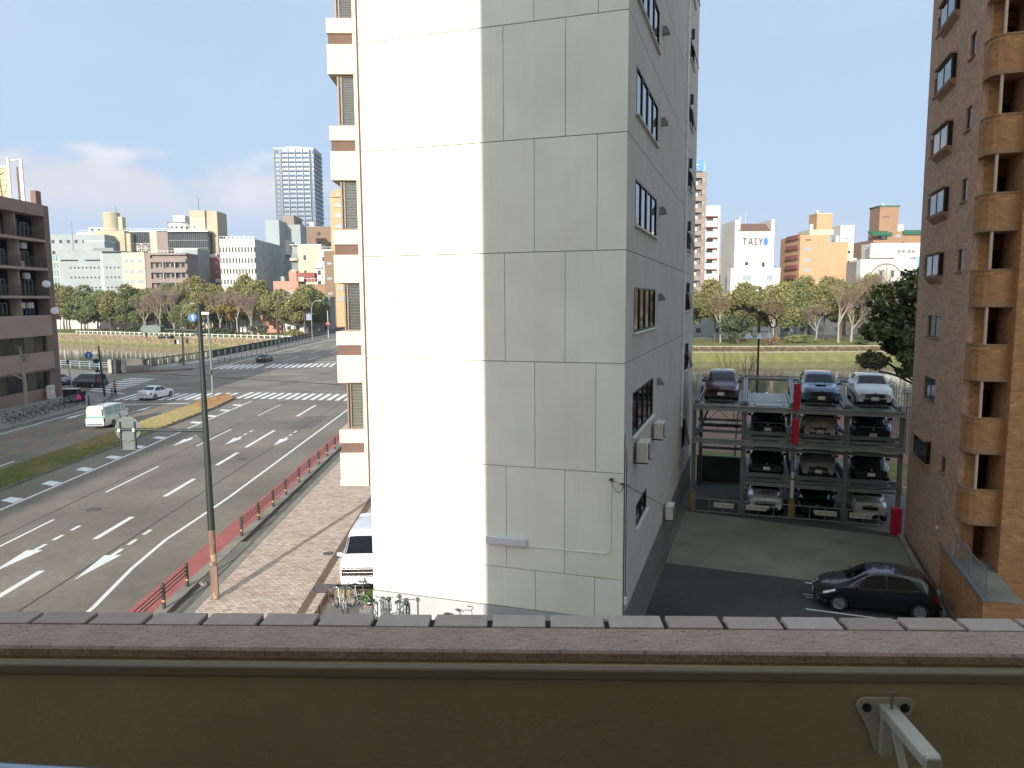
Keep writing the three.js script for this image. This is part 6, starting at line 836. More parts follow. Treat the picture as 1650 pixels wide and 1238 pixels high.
{
  const TX = (t, z, h = 0) => [18.96 + 0.9429 * t - 0.333 * z, h, -33.43 + 0.333 * t + 0.9429 * z];   // parking frame axes: z toward the viewer
  // dark hatchback in its marked bay: nose toward the white building
  car('dark navy hatchback parked across its bay in the open lot below the parapet', 'hatch', spec.hatch, '#0b0e18', [13.25, 0, -24.55], TH - Math.PI / 2, { rim: M('#b5b8ba', 0.3, { metalness: 0.8 }) });
  const G = 'cars stacked in the parking frame';
  const lv = [0.06, 1.95, 3.92, 5.62], cx = [-8.2, -5.9, -3.5, -1.15];
  const pk = (label, key, color, c, l, o = {}) => car(label, key, spec[key], color, TX(cx[c], -(spec[key].L / 2) - (l ? 0.35 : 0.12), lv[l]), TH, { group: G, ...o });
  pk('maroon hatchback alone at the white building end of the top deck', 'mpvlow', '#3d1220', 0, 3);
  pk('blue wagon with a bonnet scoop on the top deck beside the red cabinet', 'wagon', '#4a688e', 2, 3);
  pk('white hatchback on the top deck next to the apartment block', 'hatch', '#d8dadb', 3, 3);
  pk('black car on the second highest deck under the empty pallet', 'hatch', '#0c0c0e', 1, 2);
  pk('beige hatchback on the second highest deck right below the blue wagon', 'mpvlow', '#c0bcb0', 2, 2);
  pk('dark car with bright headlamps right below the white hatchback of the top deck', 'wagon', '#1a1c1d', 3, 2);
  pk('black car on the lower deck above the white coupe', 'mpvlow', '#0d0d0f', 1, 1);
  pk('grey car on the lower deck above the black sedan', 'hatch', '#a2a2a4', 2, 1);
  pk('dark green car on the lower deck above the roof rack car', 'hatch', '#161b18', 3, 1);
  pk('white car at ground level behind the gate beside the yellow posts', 'wagon', '#f0f1f1', 1, 0, { paint: { roughness: 0.3 } });
  pk('black sedan at ground level in the middle bay of the parking frame', 'sedan', '#090a0c', 2, 0);
  pk('cream boxy car with a roof rack at ground level next to the apartment block', 'suv', '#dad9d0', 3, 0);
  // road traffic
  const V1 = car('white work van with a green stripe driving beside the grassy median', 'van', spec.van, '#dcdedb', [-34.35, 0, -65.3], Math.PI, { name: 'delivery_van', cat: 'van', glass: M('#9fb3ac', 0.12), bumper: M('#6f7472', 0.7), rim: M('#8d8f90', 0.4, { metalness: 0.6 }) });
  { const sh = carGeo.get('van').sh, gm = M('#2f9a6a', 0.4); for (const sd of [1, -1]) mesh(mergeGeometries([patch(sh, 2.25, 4.5, 3.25, 3.75, 0.007, [sd])[0], patch(sh, [1.62, 2.05], [1.85, 2.3], 1.4, 3.75, 0.0075, [sd])[0]]), gm, 'stripe', V1); new MB().rbox(1.45, 0.12, 0.02, 0.005, 0, 1.06, -2.3).build('stripe', gm, V1); new MB().rbox(1.32, 0.55, 0.02, 0.06, 0, 1.5, -2.275).build('rear_window', M('#b8cbb4', 0.1), V1); new MB().rbox(1.4, 0.62, 0.015, 0.07, 0, 1.5, -2.27).build('window_seal', CG.trim, V1); }
  car('white saloon crossing the zebra stripes ahead of the white van', 'sedan', spec.sedan, '#e2e3e4', [-38.7, 0, -84.1], Math.PI - 0.17, { name: 'saloon_car' });
  const tx = car('black taxi driving away onto the bridge past the far crosswalk', 'sedan', spec.sedan, '#0a0a0b', [-41.9, 0, -134.4], Math.PI - 0.05, { name: 'taxi' }); new MB().rbox(0.4, 0.14, 0.18, 0.04, 0, 1.54, -0.1).build('roof_sign', P.white, tx);
  car('black minivan waiting on the riverside road behind the brown building', 'minivan', spec.minivan, '#0c0d0f', [-52.6, 0, -96.0], -1.92, { name: 'minivan', cat: 'minivan', rplate: M('#c7a23c', 0.5) });
  car('dark silver car half hidden between the brown building and the black minivan', 'wagon', spec.wagon, '#5a6066', [-58.3, 0, -99.2], 1.25, { name: 'saloon_car' });
  const mv = car('white minivan with a broad dark grille parked facing the fence beside the white wall', 'minivan', spec.minivan, '#eceded', [-5.06, 0.1, -28.57], 0.0, { name: 'minivan', cat: 'minivan', grilleMat: M('#4b4440', 0.25, { metalness: 0.6 }) });
  new MB().rbox(0.5, 0.3, 0.04, 0.02, -0.3, 1.05, 0.9).build('dashboard', CG.trim, mv);
}
// ---------- steel parking frame ----------
{
  const O = [18.96, 0, -33.43];
  const F = thing('parking_tower', 'grey steel multi deck parking frame full of cars at the back of the lot', 'parking frame', O, TH);
  const st = M('#858c8b', 0.55, { metalness: 0.3, map: R2(T.grain, 1.5) }), st2 = M('#9aa09f', 0.5, { metalness: 0.3, map: R2(T.grain, 1.5) }), yl = M('#94854a', 0.7, { map: T.grain });
  const px = [-9.45, -7.05, -4.7, -2.33, 0.02], D = 5.6;
  for (const x of px) for (const z of [-0.15, -D]) { const h = z === -0.15 ? 5.55 : 5.9, b = new MB(); b.span(x - 0.09, x + 0.09, 0.0, h, z - 0.012, z + 0.012).span(x - 0.1, x - 0.075, 0, h, z - 0.09, z + 0.09).span(x + 0.075, x + 0.1, 0, h, z - 0.09, z + 0.09); b.build('post', st, F); if (z === -0.15 && (x < -9 || x > -0.5 || x === -4.7)) new MB().span(x - 0.12, x + 0.12, 0, 0.95, z - 0.11, z + 0.11).build('post_guard', yl, F); }
  const beam = (x0, x1, y0, y1, z, m = st, n = 'beam') => new MB().span(x0, x1, y1 - 0.025, y1, z - 0.09, z + 0.09).span(x0, x1, y0, y0 + 0.025, z - 0.09, z + 0.09).span(x0, x1, y0 + 0.025, y1 - 0.025, z - 0.012, z + 0.012).build(n, m, F);
  beam(-9.56, 0.12, 5.28, 5.53, 0.1, st2); beam(-9.56, 0.12, 3.58, 3.84, 0.1, st2);
  for (let i = 0; i < 4; i++) { beam(px[i] + 0.1, px[i + 1] - 0.1, 4.12, 4.26, -0.12); if (i) { beam(px[i] + 0.1, px[i + 1] - 0.1, 2.02, 2.16, -0.12); beam(px[i] + 0.1, px[i + 1] - 0.1, 1.78, 1.9, -0.05); } beam(px[i] + 0.1, px[i + 1] - 0.1, 5.2, 5.4, -D); beam(px[i] + 0.1, px[i + 1] - 0.1, 3.5, 3.7, -D); }
  for (const x of px) for (const y of [3.6, 5.3]) new MB().span(x - 0.06, x + 0.06, y, y + 0.2, -D, 0).build('side_beam', st, F);
  for (let c = 1; c < 4; c++) { beam(px[c] + 0.1, px[c + 1] - 0.1, 3.92, 4.02, 0.02, st2); beam(px[c] + 0.1, px[c + 1] - 0.1, 1.6, 1.74, 0.08, st2); beam(px[c] + 0.1, px[c + 1] - 0.1, 3.34, 3.48, -0.1); }
  beam(px[0] + 0.1, px[1] - 0.1, 4.55, 4.65, -1.2); beam(px[0] + 0.1, px[1] - 0.1, 2.9, 3.0, -2.2);
  const bw = thing('block_wall', 'low dark concrete wall closing the ground level behind the parking frame', 'wall', [O[0] + 0.333 * 6.6, 0, O[2] - 0.9429 * 6.6], TH); new MB().span(-9.7, 0.4, 0, 1.5, -0.08, 0.08).build('wall', M('#57564e', 0.9, { map: R2(T.concrete, 3) }), bw); new MB().span(-9.75, 0.45, 1.5, 1.58, -0.12, 0.12).build('coping', M('#6a6960', 0.9), bw);
  // car pallets with raised wheel tracks
  const lv = [1.9, 3.86, 5.56];
  for (let l = 0; l < 3; l++) for (let c = 0; c < 4; c++) { if (c === 0 && l < 2) continue; const a = px[c] + 0.14, b = px[c + 1] - 0.14, y = lv[l], m = new MB(); m.span(a, b, y - 0.02, y, -D + 0.3, -0.1).span(a, a + 0.09, y, y + 0.16, -D + 0.3, -0.1).span(b - 0.09, b, y, y + 0.16, -D + 0.3, -0.1); for (const x of [a + 0.35, b - 0.35]) m.span(x - 0.04, x + 0.04, y, y + 0.05, -D + 0.4, -0.3); m.build('pallet', st2, F); }
  // lift rails above the top deck
  for (const [c, y] of [[0, 0], [1, 0], [2, 0], [3, 0]]) { const a = px[c], b = px[c + 1]; for (const x of [a + 0.06, b - 0.06]) new MB().tube([x, 5.55, -0.3], [x, 6.35, -D + 0.2], 0.07, 0.07, 6).rbox(0.12, 0.16, 0.24, 0.02, x, 5.7, -0.35).build('lift_rail', st2, F); new MB().tube([a, 6.35, -D + 0.2], [b, 6.35, -D + 0.2], 0.08, 0.08, 8).tube([a, 6.5, -D + 0.1], [b, 6.5, -D + 0.1], 0.03, 0.03, 6).build('drive_shaft', st, F); }
  // wire braces and guard wires
  for (let c = 0; c < 4; c++) { const a = px[c] + 0.12, b = px[c + 1] - 0.12; for (const [y0, y1] of [[4.28, 5.26]]) new MB().tube([a, y0, -0.15], [(a + b) / 2, y1, -0.15], 0.012, 0.012, 4).tube([(a + b) / 2, y1, -0.15], [b, y0, -0.15], 0.012, 0.012, 4).tube([a, y1, -0.2], [(a + b) / 2, y0, -0.2], 0.01, 0.01, 4).tube([(a + b) / 2, y0, -0.2], [b, y1, -0.2], 0.01, 0.01, 4).build('brace', P.darkMetal, F); new MB().tube([a, 5.78, 0.1], [b, 5.78, 0.1], 0.012, 0.012, 4).tube([a, 4.75, 0.05], [b, 4.75, 0.05], 0.01, 0.01, 4).build('guard_wire', P.galv, F); }
  new MB().span(-9.4, -7.1, 3.2, 3.24, -3, -2.96).span(-9.4, -7.1, 2.7, 2.74, -3, -2.96).tube([-9.3, 3.9, -0.2], [-8.8, 5.2, -3], 0.05).build('brace', st, F);
  // gates with white notice boards
  for (let c = 0; c < 4; c++) {
    const a = px[c] + 0.13, b = px[c + 1] - 0.13, g = new THREE.Group(); g.name = 'gate'; F.add(g); const m = new MB();
    m.tube([a, 0.72, 0.12], [b, 0.72, 0.12], 0.022).tube([a, 0.08, 0.12], [b, 0.08, 0.12], 0.022); for (let i = 0; i <= 3; i++) { const x = lerp(a, b, i / 3); m.tube([x, 0.08, 0.12], [x, 0.72, 0.12], 0.018); } m.build('bar', st2, g);
    const cxx = [-7.9, -6.34, -3.14, -1.6][c]; new MB().rbox(0.98, 0.25, 0.02, 0.004, cxx, 0.46, 0.155).build('notice_board', M('#cfcfc6', 0.6, { map: R2(T.concrete, 1.2) }), g); const w = new MB(); for (let i = 0; i < 3; i++) w.box(0.2, 0.07, 0.004, cxx - 0.3 + i * 0.3, 0.46, 0.167); w.build('faded_mark', M('#a9a9a1', 0.7), g);
  }
  new MB().rbox(0.16, 0.9, 0.12, 0.02, -4.7, 1.5, 0.02).rbox(0.14, 0.3, 0.1, 0.02, -4.7, 2.2, 0.02).build('control_box', P.offwhite, F);
  new MB().rbox(0.26, 0.4, 0.2, 0.02, 0.32, 1.7, -0.3).tube([0.32, 1.5, -0.3], [0.36, 0.8, -0.4], 0.03).build('meter_box', P.offwhite, F);
  // mesh screen at the apartment end
  const scr = new MB(); for (let i = 0; i < 9; i++) { const z = -D + i * 0.7; scr.tube([0.28, 3.5, z], [0.28, 6.45, z], 0.018, 0.018, 5); } for (let y = 3.6; y < 6.5; y += 0.32) scr.tube([0.28, y, -D], [0.28, y, 0.05], 0.01, 0.01, 4); for (let i = 0; i < 4; i++) scr.tube([0.1 + i * 0.08, 3.5, 0.06], [0.1 + i * 0.08, 6.4, 0.06], 0.012, 0.012, 4); scr.tube([0.05, 6.42, 0.06], [0.4, 6.42, 0.06], 0.02); scr.build('mesh_screen', P.galv, F);
  const cab = (label, t, y0, y1, z, w, d, group) => { const c = thing('red_cabinet', label, 'cabinet', [O[0] + 0.9429 * t - 0.333 * z, y0, O[2] + 0.333 * t + 0.9429 * z], TH, group); new MB().rbox(w, y1 - y0, d, 0.02, 0, (y1 - y0) / 2, 0).build('casing', P.red, c); new MB().rbox(w + 0.02, 0.05, d + 0.02, 0.01, 0, y1 - y0 - 0.28, 0).build('lid', M('#a81329', 0.45), c); new MB().rbox(0.03, 0.12, 0.03, 0.01, w * 0.3, (y1 - y0) * 0.5, d / 2 + 0.01).add(new THREE.SphereGeometry(0.025, 8, 6), [0, y1 - y0 - 0.14, d / 2 + 0.01]).build('handle', P.galv, c); return c; };
  cab('upper red cabinet on the parking frame beside the blue wagon', -4.65, 5.5, 6.76, 0.32, 0.3, 0.3); cab('lower red cabinet on the parking frame below the top deck beam', -4.66, 3.84, 5.06, 0.32, 0.3, 0.3);
  cab('red cabinet standing on the ground at the apartment end of the parking frame', -0.22, 0, 1.2, 1.0, 0.42, 0.35);
}
// ---------- street furniture ----------
{
  const lamp = thing('lamp_pole', 'tall dark green road lamp pole with rusty base and two arms at the kerb', 'lamp pole', [-10.23, 0.1, -25.87]);
  const rust = makeTex(256, [0.8, 1.4], (u, v) => { const a = nA(u, v, 5, 5), s = sstep(0.62, 0.67, nB(u, v, 6, 3)); return [lerp(0.4, 0.52, a), lerp(0.32, 0.41, a), lerp(0.28, 0.35, a)].map((c, i) => lerp(c, [0.66, 0.58, 0.46][i], s)); });
  new MB().tube([0, 0, 0], [0, 2.62, 0], 0.125, 0.115, 18).build('base_pole', M('#ffffff', 0.8, { map: rust, bumpMap: R2(T.fine, 0.4), bumpScale: 0.004 }), lamp);
  new MB().tube([0, 2.6, 0], [-0.02, 10.6, 0], 0.125, 0.07, 18).tube([-0.02, 10.6, 0], [-0.02, 10.66, 0], 0.075, 0.05, 18).build('pole', P.pole, lamp);
  new MB().rbox(0.16, 1.1, 0.1, 0.02, 0.1, 0.75, 0.1).build('hatch_cover', M('#7a6258', 0.8, { map: R2(T.grain, 1) }), lamp);
  const rz = new THREE.Group(); 
  new MB().tube([0, 6.2, 0], [-3.15, 6.28, 0], 0.06, 0.045, 10).add(new THREE.ExtrudeGeometry(new THREE.Shape([[0, -0.5], [0.0, -0.1], [-0.5, -0.06]].map(p => new THREE.Vector2(...p))), { depth: 0.05, bevelEnabled: false }), [0, 6.25, -0.025]).build('arm', P.pole, lamp);
  new MB().tube([0, 9.72, 0], [-1.35, 9.78, 0], 0.055, 0.045, 10).add(new THREE.ExtrudeGeometry(new THREE.Shape([[0, -0.3], [0.0, -0.05], [-0.32, -0.04]].map(p => new THREE.Vector2(...p))), { depth: 0.05, bevelEnabled: false }), [0, 9.72, -0.025]).build('arm', P.pole, lamp);
  { const s = new THREE.Shape([[-0.7, 0], [-0.62, 0.13], [-0.15, 0.15], [0, 0.09], [0, -0.05], [-0.12, -0.09], [-0.62, -0.09]].map(p => new THREE.Vector2(...p))); const g = new THREE.ExtrudeGeometry(s, { depth: 0.3, bevelEnabled: true, bevelSize: 0.02, bevelThickness: 0.04, bevelSegments: 2 }); g.translate(-1.3, 9.78, -0.15); mesh(g, M('#5a6a64', 0.5, { map: R2(T.grain, 0.7) }), 'lantern', lamp); new MB().tube([-1.88, 9.66, 0], [-1.88, 9.5, 0], 0.03).build('sensor', P.darkMetal, lamp); }
  new MB().rbox(0.12, 0.2, 0.12, 0.02, 0.02, 2.62, 0).build('collar', P.pole, lamp);
  const sg = thing('road_sign', 'grey backs of a round road sign and its plate hanging on the lamp pole arm', 'road sign', [-13.0, 6.35, -25.87]);
  const back = M('#5c6462', 0.55, { metalness: 0.1, map: R2(T.grain, 1) });
  mesh(new THREE.CylinderGeometry(0.44, 0.44, 0.012, 48).rotateX(Math.PI / 2).translate(0, 0.02, -0.08), back, 'disc', sg); mesh(new THREE.TorusGeometry(0.436, 0.01, 6, 48).translate(0, 0.02, -0.078), P.galv, 'rim', sg);
  new MB().rbox(0.58, 0.62, 0.014, 0.006, 0, -0.42, -0.085).build('plate', back, sg);
  for (const x of [-0.255, 0.255]) new MB().rbox(0.045, 0.98, 0.04, 0.006, x, -0.2, -0.045).build('bracket', P.pole, sg);
  new MB().rbox(0.08, 0.12, 0.13, 0.01, -0.255, 0, 0).rbox(0.08, 0.12, 0.13, 0.01, 0.255, 0, 0).build('clamp', P.offwhite, sg); new MB().add(pathG([[-0.24, -0.36, -0.06], [0, -0.42, -0.05], [0.24, -0.36, -0.06]], 0.008, 16, 5)).build('cable', P.black, sg);

  // kerb fence: posts with yellow bands, three rails
  const post = new MB(); const F = [-22.6, -25.1, -27.08, -33.09, -35.56, -37.96, -40.29, -43.07, -45.5, -48, -50.5, -53, -55.5, -58];
  const fence = (label, zs) => { const f = thing('pipe_fence', label, 'fence', [-11.72, 0.12, zs[0]]); for (const z of zs) { new MB().tube([0, 0, z - zs[0]], [0, 0.86, z - zs[0]], 0.062, 0.062, 12).add(new THREE.SphereGeometry(0.062, 12, 6), [0, 0.86, z - zs[0]]).build('post', M('#3a3a36', 0.55, { map: R2(T.grain, 0.5) }), f); new MB().tube([0, 0.24, z - zs[0]], [0, 0.31, z - zs[0]], 0.066, 0.066, 12).build('reflective_band', P.yellow, f); } for (const y of [0.5, 0.64, 0.78]) new MB().tube([0.0, y, 0.3 * 0], [0.0, y, zs[zs.length - 1] - zs[0]], 0.02, 0.02, 8).build('rail', M('#33302c', 0.5), f); };
  fence('dark pipe fence with yellow banded posts along the kerb, near run before the gap', F.slice(0, 3)); fence('dark pipe fence with yellow banded posts along the kerb, long run beyond the gap', F.slice(3));
  // slatted fence around the bicycle corner
  const sl = thing('slatted_fence', 'weathered brown slatted fence in front of the white minivan', 'fence', [-6.15, 0.1, -25.85]), wood = ['#6b5c45', '#7d6c52', '#5d5040', '#8b7a5e', '#574a3a'].map(c => M(c, 0.9, { map: R2(T.bark, 2) })), rr = mulberry(17);
  const slat = new RoundedBoxGeometry(0.085, 0.32, 0.02, 1, 0.004); for (let i = 0; i < 16; i++) { const m = mesh(slat, wood[Math.floor(rr() * 5)], 'slat', sl); m.position.set(0.06 + i * 0.1, 0.16 + (rr() - 0.5) * 0.02, 0.02 * (i % 2)); } for (let i = 0; i < 22; i++) { const m = mesh(slat, wood[Math.floor(rr() * 5)], 'slat', sl); m.rotation.y = Math.PI / 2; m.position.set(0.0 + 0.02 * (i % 2), 0.16, 0.08 + i * 0.1); } new MB().box(1.66, 0.05, 0.04, 0.8, 0.26, -0.03).box(1.66, 0.05, 0.04, 0.8, 0.07, -0.03).build('rail', wood[0], sl);
  // signal and sign poles
  const signalFace = (o, x, y, z, n = 3, vert = false, ry = 0) => { const g = new THREE.Group(); g.name = 'signal_head'; g.position.set(x, y, z); g.rotation.y = ry; o.add(g); const m = new MB(); m.rbox(vert ? 0.42 : n * 0.38, vert ? n * 0.42 : 0.46, 0.2, 0.08, 0, 0, 0); m.build('casing', M('#2d3331', 0.6), g); const h = new MB(); for (let i = 0; i < n; i++) { const q = (i - (n - 1) / 2) * 0.37, p = vert ? [0, q, 0.16] : [q, 0, 0.16]; h.add(new THREE.CylinderGeometry(0.15, 0.15, 0.16, 14, 1, true, 0, 4.2).rotateX(Math.PI / 2).rotateZ(-2.1), p); h.add(new THREE.CylinderGeometry(0.14, 0.14, 0.02, 14).rotateX(Math.PI / 2), [p[0], p[1], 0.1]); } h.build('visor', M('#1c201f', 0.6, { side: THREE.DoubleSide }), g); };
  const blueDisc = (o, x, y, z, r) => { mesh(new THREE.CylinderGeometry(r, r, 0.02, 28).rotateX(Math.PI / 2).translate(x, y, z), M('#2565b5', 0.45), 'sign_disc', o); const a = new THREE.Shape([[0, r * 0.7], [-r * 0.34, r * 0.15], [-r * 0.12, r * 0.15], [-r * 0.12, -r * 0.65], [r * 0.12, -r * 0.65], [r * 0.12, r * 0.15], [r * 0.34, r * 0.15]].map(p => new THREE.Vector2(...p))); mesh(new THREE.ExtrudeGeometry(a, { depth: 0.006, bevelEnabled: false }).translate(x, y, z + 0.011), P.white, 'arrow', o); };
  { const o = thing('signal_pole', 'dark pole at the corner with a blue round sign and a traffic signal back', 'signal pole', [-45.1, 0.1, -85.3]); new MB().tube([0, 0, 0], [-0.35, 5.8, 0], 0.13, 0.09, 12).build('pole', P.pole, o); new MB().tube([-0.3, 4.75, 0], [-1.3, 4.8, 0], 0.05).tube([-0.28, 4.1, 0], [-0.9, 4.1, 0], 0.04).build('arm', P.pole, o); blueDisc(o, -1.5, 4.75, 0.05, 0.42); new MB().rbox(0.5, 0.07, 0.02, 0.005, -1.5, 4.15, 0.05).build('plate', P.white, o); signalFace(o, -0.75, 4.1, 0, 2, false, 2.6); new MB().rbox(0.26, 0.5, 0.26, 0.05, 0.18, 2.3, 0.1).build('control_box', P.darkMetal, o); }
  { const o = thing('signal_pole', 'slim pole at the end of the median with signal, blue disc and white name plate', 'signal pole', [-31.75, 0.15, -82.8]); new MB().tube([0, 0, 0], [-0.1, 9.4, 0], 0.13, 0.08, 12).build('pole', M('#6e7a76', 0.5), o); signalFace(o, -0.9, 8.75, 0, 3); blueDisc(o, -1.75, 9.0, 0.1, 0.45); new MB().tube([-0.1, 8.9, 0], [-1.9, 8.95, 0], 0.045).build('arm', P.pole, o); new MB().rbox(1.15, 0.28, 0.03, 0.01, -0.55, 9.45, 0.05).build('name_plate', M('#cfd6d8', 0.5), o); new MB().rbox(0.3, 0.55, 0.28, 0.04, -0.12, 2.9, 0.1).build('control_box', P.darkMetal, o); }
  { const o = thing('street_lamp', 'thin curved lamp post with crossing signals at the bridge corner', 'street lamp', [-54.2, 0.1, -129.2]); new MB().add(pathG([[0, 0, 0], [0, 4, 0], [-0.1, 8.2, 0], [0.1, 9.2, 0], [0.7, 10.1, 0], [1.7, 10.5, 0]], 0.09, 40, 8)).build('pole', M('#75706a', 0.5), o); new MB().rbox(0.9, 0.16, 0.3, 0.06, 2.0, 10.55, 0).build('lantern', P.galv, o); new MB().tube([0, 4.55, 0], [-1.6, 4.75, 0], 0.04).tube([0, 4.6, 0], [0.9, 4.5, 0], 0.04).build('arm', P.pole, o); signalFace(o, -1.35, 3.9, 0, 2, true, 1.2); signalFace(o, 0.75, 4.0, 0, 2, true, -1.2); new MB().rbox(0.36, 0.6, 0.04, 0.01, -0.95, 3.9, 0).build('plate', M('#b9c0d6', 0.5), o); }
  { const o = thing('signal_pole', 'far corner pole with a long arm holding a dark three lens traffic signal', 'signal pole', [-53.2, 0.1, -126.4]); new MB().tube([0, 0, 0], [0, 5.4, 0], 0.09, 0.07, 10).tube([0, 5.05, 0], [-4.2, 5.15, 0], 0.05, 0.04).build('pole', P.pole, o); signalFace(o, -3.4, 4.85, 0, 3); signalFace(o, -1.9, 4.85, 0, 3); }
  { const o = thing('street_lamp', 'curved grey lamp post on the bridge footway ahead of the taxi', 'street lamp', [-50.4, 0.1, -172.3]); new MB().add(pathG([[0, 0, 0], [0, 5, 0], [0.1, 9.2, 0], [0.4, 10.6, 0], [1.2, 11.3, 0], [2.2, 11.6, 0]], 0.13, 40, 8)).build('pole', P.pole, o); new MB().rbox(1.3, 0.22, 0.4, 0.08, 2.8, 11.65, 0).build('lantern', M('#5f6a70', 0.5), o); }
  { const o = thing('street_lamp', 'distant grey lamp post with a boxy blue sign near the end of the bridge', 'street lamp', [-50.8, 0.1, -206]); new MB().add(pathG([[0, 0, 0], [0, 6, 0], [0.2, 9.5, 0], [1, 10.8, 0], [2.2, 11, 0]], 0.1, 30, 8)).build('pole', P.galv, o); new MB().rbox(1, 0.2, 0.35, 0.06, 2.6, 11, 0).build('lantern', P.galv, o); new MB().rbox(1.4, 1.8, 0.12, 0.03, -0.8, 6.5, 0).build('sign_box', M('#6f7d90', 0.5), o); }
  { const o = thing('road_sign', 'small round red and white sign on a post by the bridge end', 'road sign', [-48.6, 0.1, -216]); new MB().tube([0, 0, 0], [0, 8, 0], 0.07).build('pole', P.white, o); mesh(new THREE.CylinderGeometry(0.6, 0.6, 0.03, 24).rotateX(Math.PI / 2).translate(0, 4.2, 0.08), M('#c8474f', 0.5), 'disc', o); mesh(spanG(-0.36, 0.36, 4.1, 4.3, 0.1, 0.115), P.white, 'bar', o); }
  { const o = thing('street_lamp', 'dark lamp post with two scroll arms and three bell shades by the river', 'street lamp', [27.1, 0, -75]);
    const dk = M('#33201c', 0.5), bell = M('#a9b0b8', 0.4); new MB().tube([0, 0, 0], [0, 9.2, 0], 0.13, 0.09, 12).tube([0, 0, 0], [0, 1.0, 0], 0.2, 0.18, 12).build('pole', dk, o);
    for (const s of [-1, 1]) { const pts = []; for (let i = 0; i <= 34; i++) { const a = i / 34, th = Math.PI * (0 + 1.0 * Math.min(1, a / 0.6)), R = 0.92; if (a < 0.6) pts.push([s * (0.92 - Math.cos(th) * 0.92), 8.05 + Math.sin(th) * 1.05 + a * 0.3, 0]); else { const b = (a - 0.6) / 0.4, t2 = Math.PI + b * 4.6, r = 0.42 * (1 - b * 0.55); pts.push([s * (1.84 - 0.42 - Math.cos(t2) * r), 8.22 + Math.sin(t2) * r, 0]); } } new MB().add(pathG(pts, 0.07, 90, 6)).build('scroll_arm', dk, o); }
    for (const x of [-1.05, 0, 1.05]) { const g = new THREE.LatheGeometry([[0.06, 0.62], [0.14, 0.5], [0.2, 0.3], [0.34, 0.12], [0.5, 0], [0.46, 0.0]].map(p => new THREE.Vector2(...p)), 24); mesh(g.translate(x, 6.75 + (x ? 0.08 : 0), x ? 0 : 0.2), bell, 'lamp_shade', o); } new MB().tube([-1.05, 7.45, 0], [1.05, 7.45, 0], 0.03).build('cross_bar', dk, o); }
  { const o = thing('sign_post', 'thin pale post with a small plate behind the corner of the brown building', 'sign post', [-51.2, 0.1, -89.6]); new MB().tube([0, 0, 0], [-0.3, 4.6, 0], 0.07, 0.06).build('pole', M('#9aa6b4', 0.5), o); new MB().rbox(0.4, 0.5, 0.03, 0.01, -0.25, 3.7, 0.08).build('plate', M('#8893a3', 0.5), o); }

  // bridge with parapet
  const B = thing('road_bridge', 'road bridge whose dark parapet has a long row of pale rounded pillars', 'bridge', [0, 0, 0]); const pc = M('#9d9a8c', 0.9, { map: R2(T.concrete, 2) }), dark = M('#2b2b28', 0.6);
  mesh(slabG([[-58.3, -116], [-13, -92], [-13, -300], [-58.3, -300]], -1.3, -0.105), P.concrete, 'deck', B);
  for (const z of [-150, -185, -215]) mesh(spanG(-57, -14, -6, -1.3, z - 1.2, z + 1.2), P.concrete, 'pier', B);
  const pill = new THREE.ExtrudeGeometry((() => { const s = new THREE.Shape(); s.moveTo(-0.4, 0); s.lineTo(-0.4, 0.7); s.absarc(0, 0.7, 0.4, Math.PI, 0, true); s.lineTo(0.4, 0); s.closePath(); return s; })(), { depth: 0.3, bevelEnabled: true, bevelSize: 0.03, bevelThickness: 0.03, bevelSegments: 1, curveSegments: 8 }); pill.rotateY(Math.PI / 2); pill.translate(-0.15, 0, 0);
  for (let i = 0; i < 40; i++) { const z = -149 - i * 3.52, m = mesh(pill, pc, 'pillar', B); m.position.set(-55.7, 0.1, z); }
  new MB().span(-55.85, -55.55, 1.22, 1.42, -300, -146).span(-55.8, -55.6, 0.1, 0.2, -300, -146).build('rail', dark, B); new MB().span(-55.74, -55.68, 0.2, 1.22, -300, -146).build('infill', dark, B);
  // corner parapet of posts and bars, plaque pillar and round planter
  const run = [[-58.2, -121.5], [-57.2, -130], [-56.2, -139], [-55.7, -146]]; const rl = new MB();
  for (let i = 0; i < 3; i++) { const [a, b] = [run[i], run[i + 1]], n = 3, L = Math.hypot(b[0] - a[0], b[1] - a[1]); for (let k = 0; k < n; k++) { const t = k / n, x = lerp(a[0], b[0], t), z = lerp(a[1], b[1], t); new MB().rbox(0.45, 1.25, 0.45, 0.04, x, 0.72, z).build('pillar', pc, B); } rl.tube([a[0], 1.38, a[1]], [b[0], 1.38, b[1]], 0.1, 0.1, 6).tube([a[0], 0.25, a[1]], [b[0], 0.25, b[1]], 0.06, 0.06, 6); for (let k = 0; k < L / 0.32; k++) { const t = k * 0.32 / L; rl.tube([lerp(a[0], b[0], t), 0.25, lerp(a[1], b[1], t)], [lerp(a[0], b[0], t), 1.35, lerp(a[1], b[1], t)], 0.025, 0.025, 4); } }
  rl.build('railing', dark, B);
  const Pl = thing('gate_pillar', 'pale stone pillar pair with a dark plaque panel at the start of the bridge', 'pillar', [-58.3, 0.1, -113.8]); new MB().rbox(0.55, 2.1, 0.55, 0.04, -0.7, 1.05, 0).rbox(0.5, 2.0, 0.5, 0.04, 1.15, 1, -0.4).build('pillar', pc, Pl); new MB().rbox(1.2, 2.0, 0.2, 0.02, 0.2, 1.0, -0.2).build('plaque', M('#2d3036', 0.4), Pl);
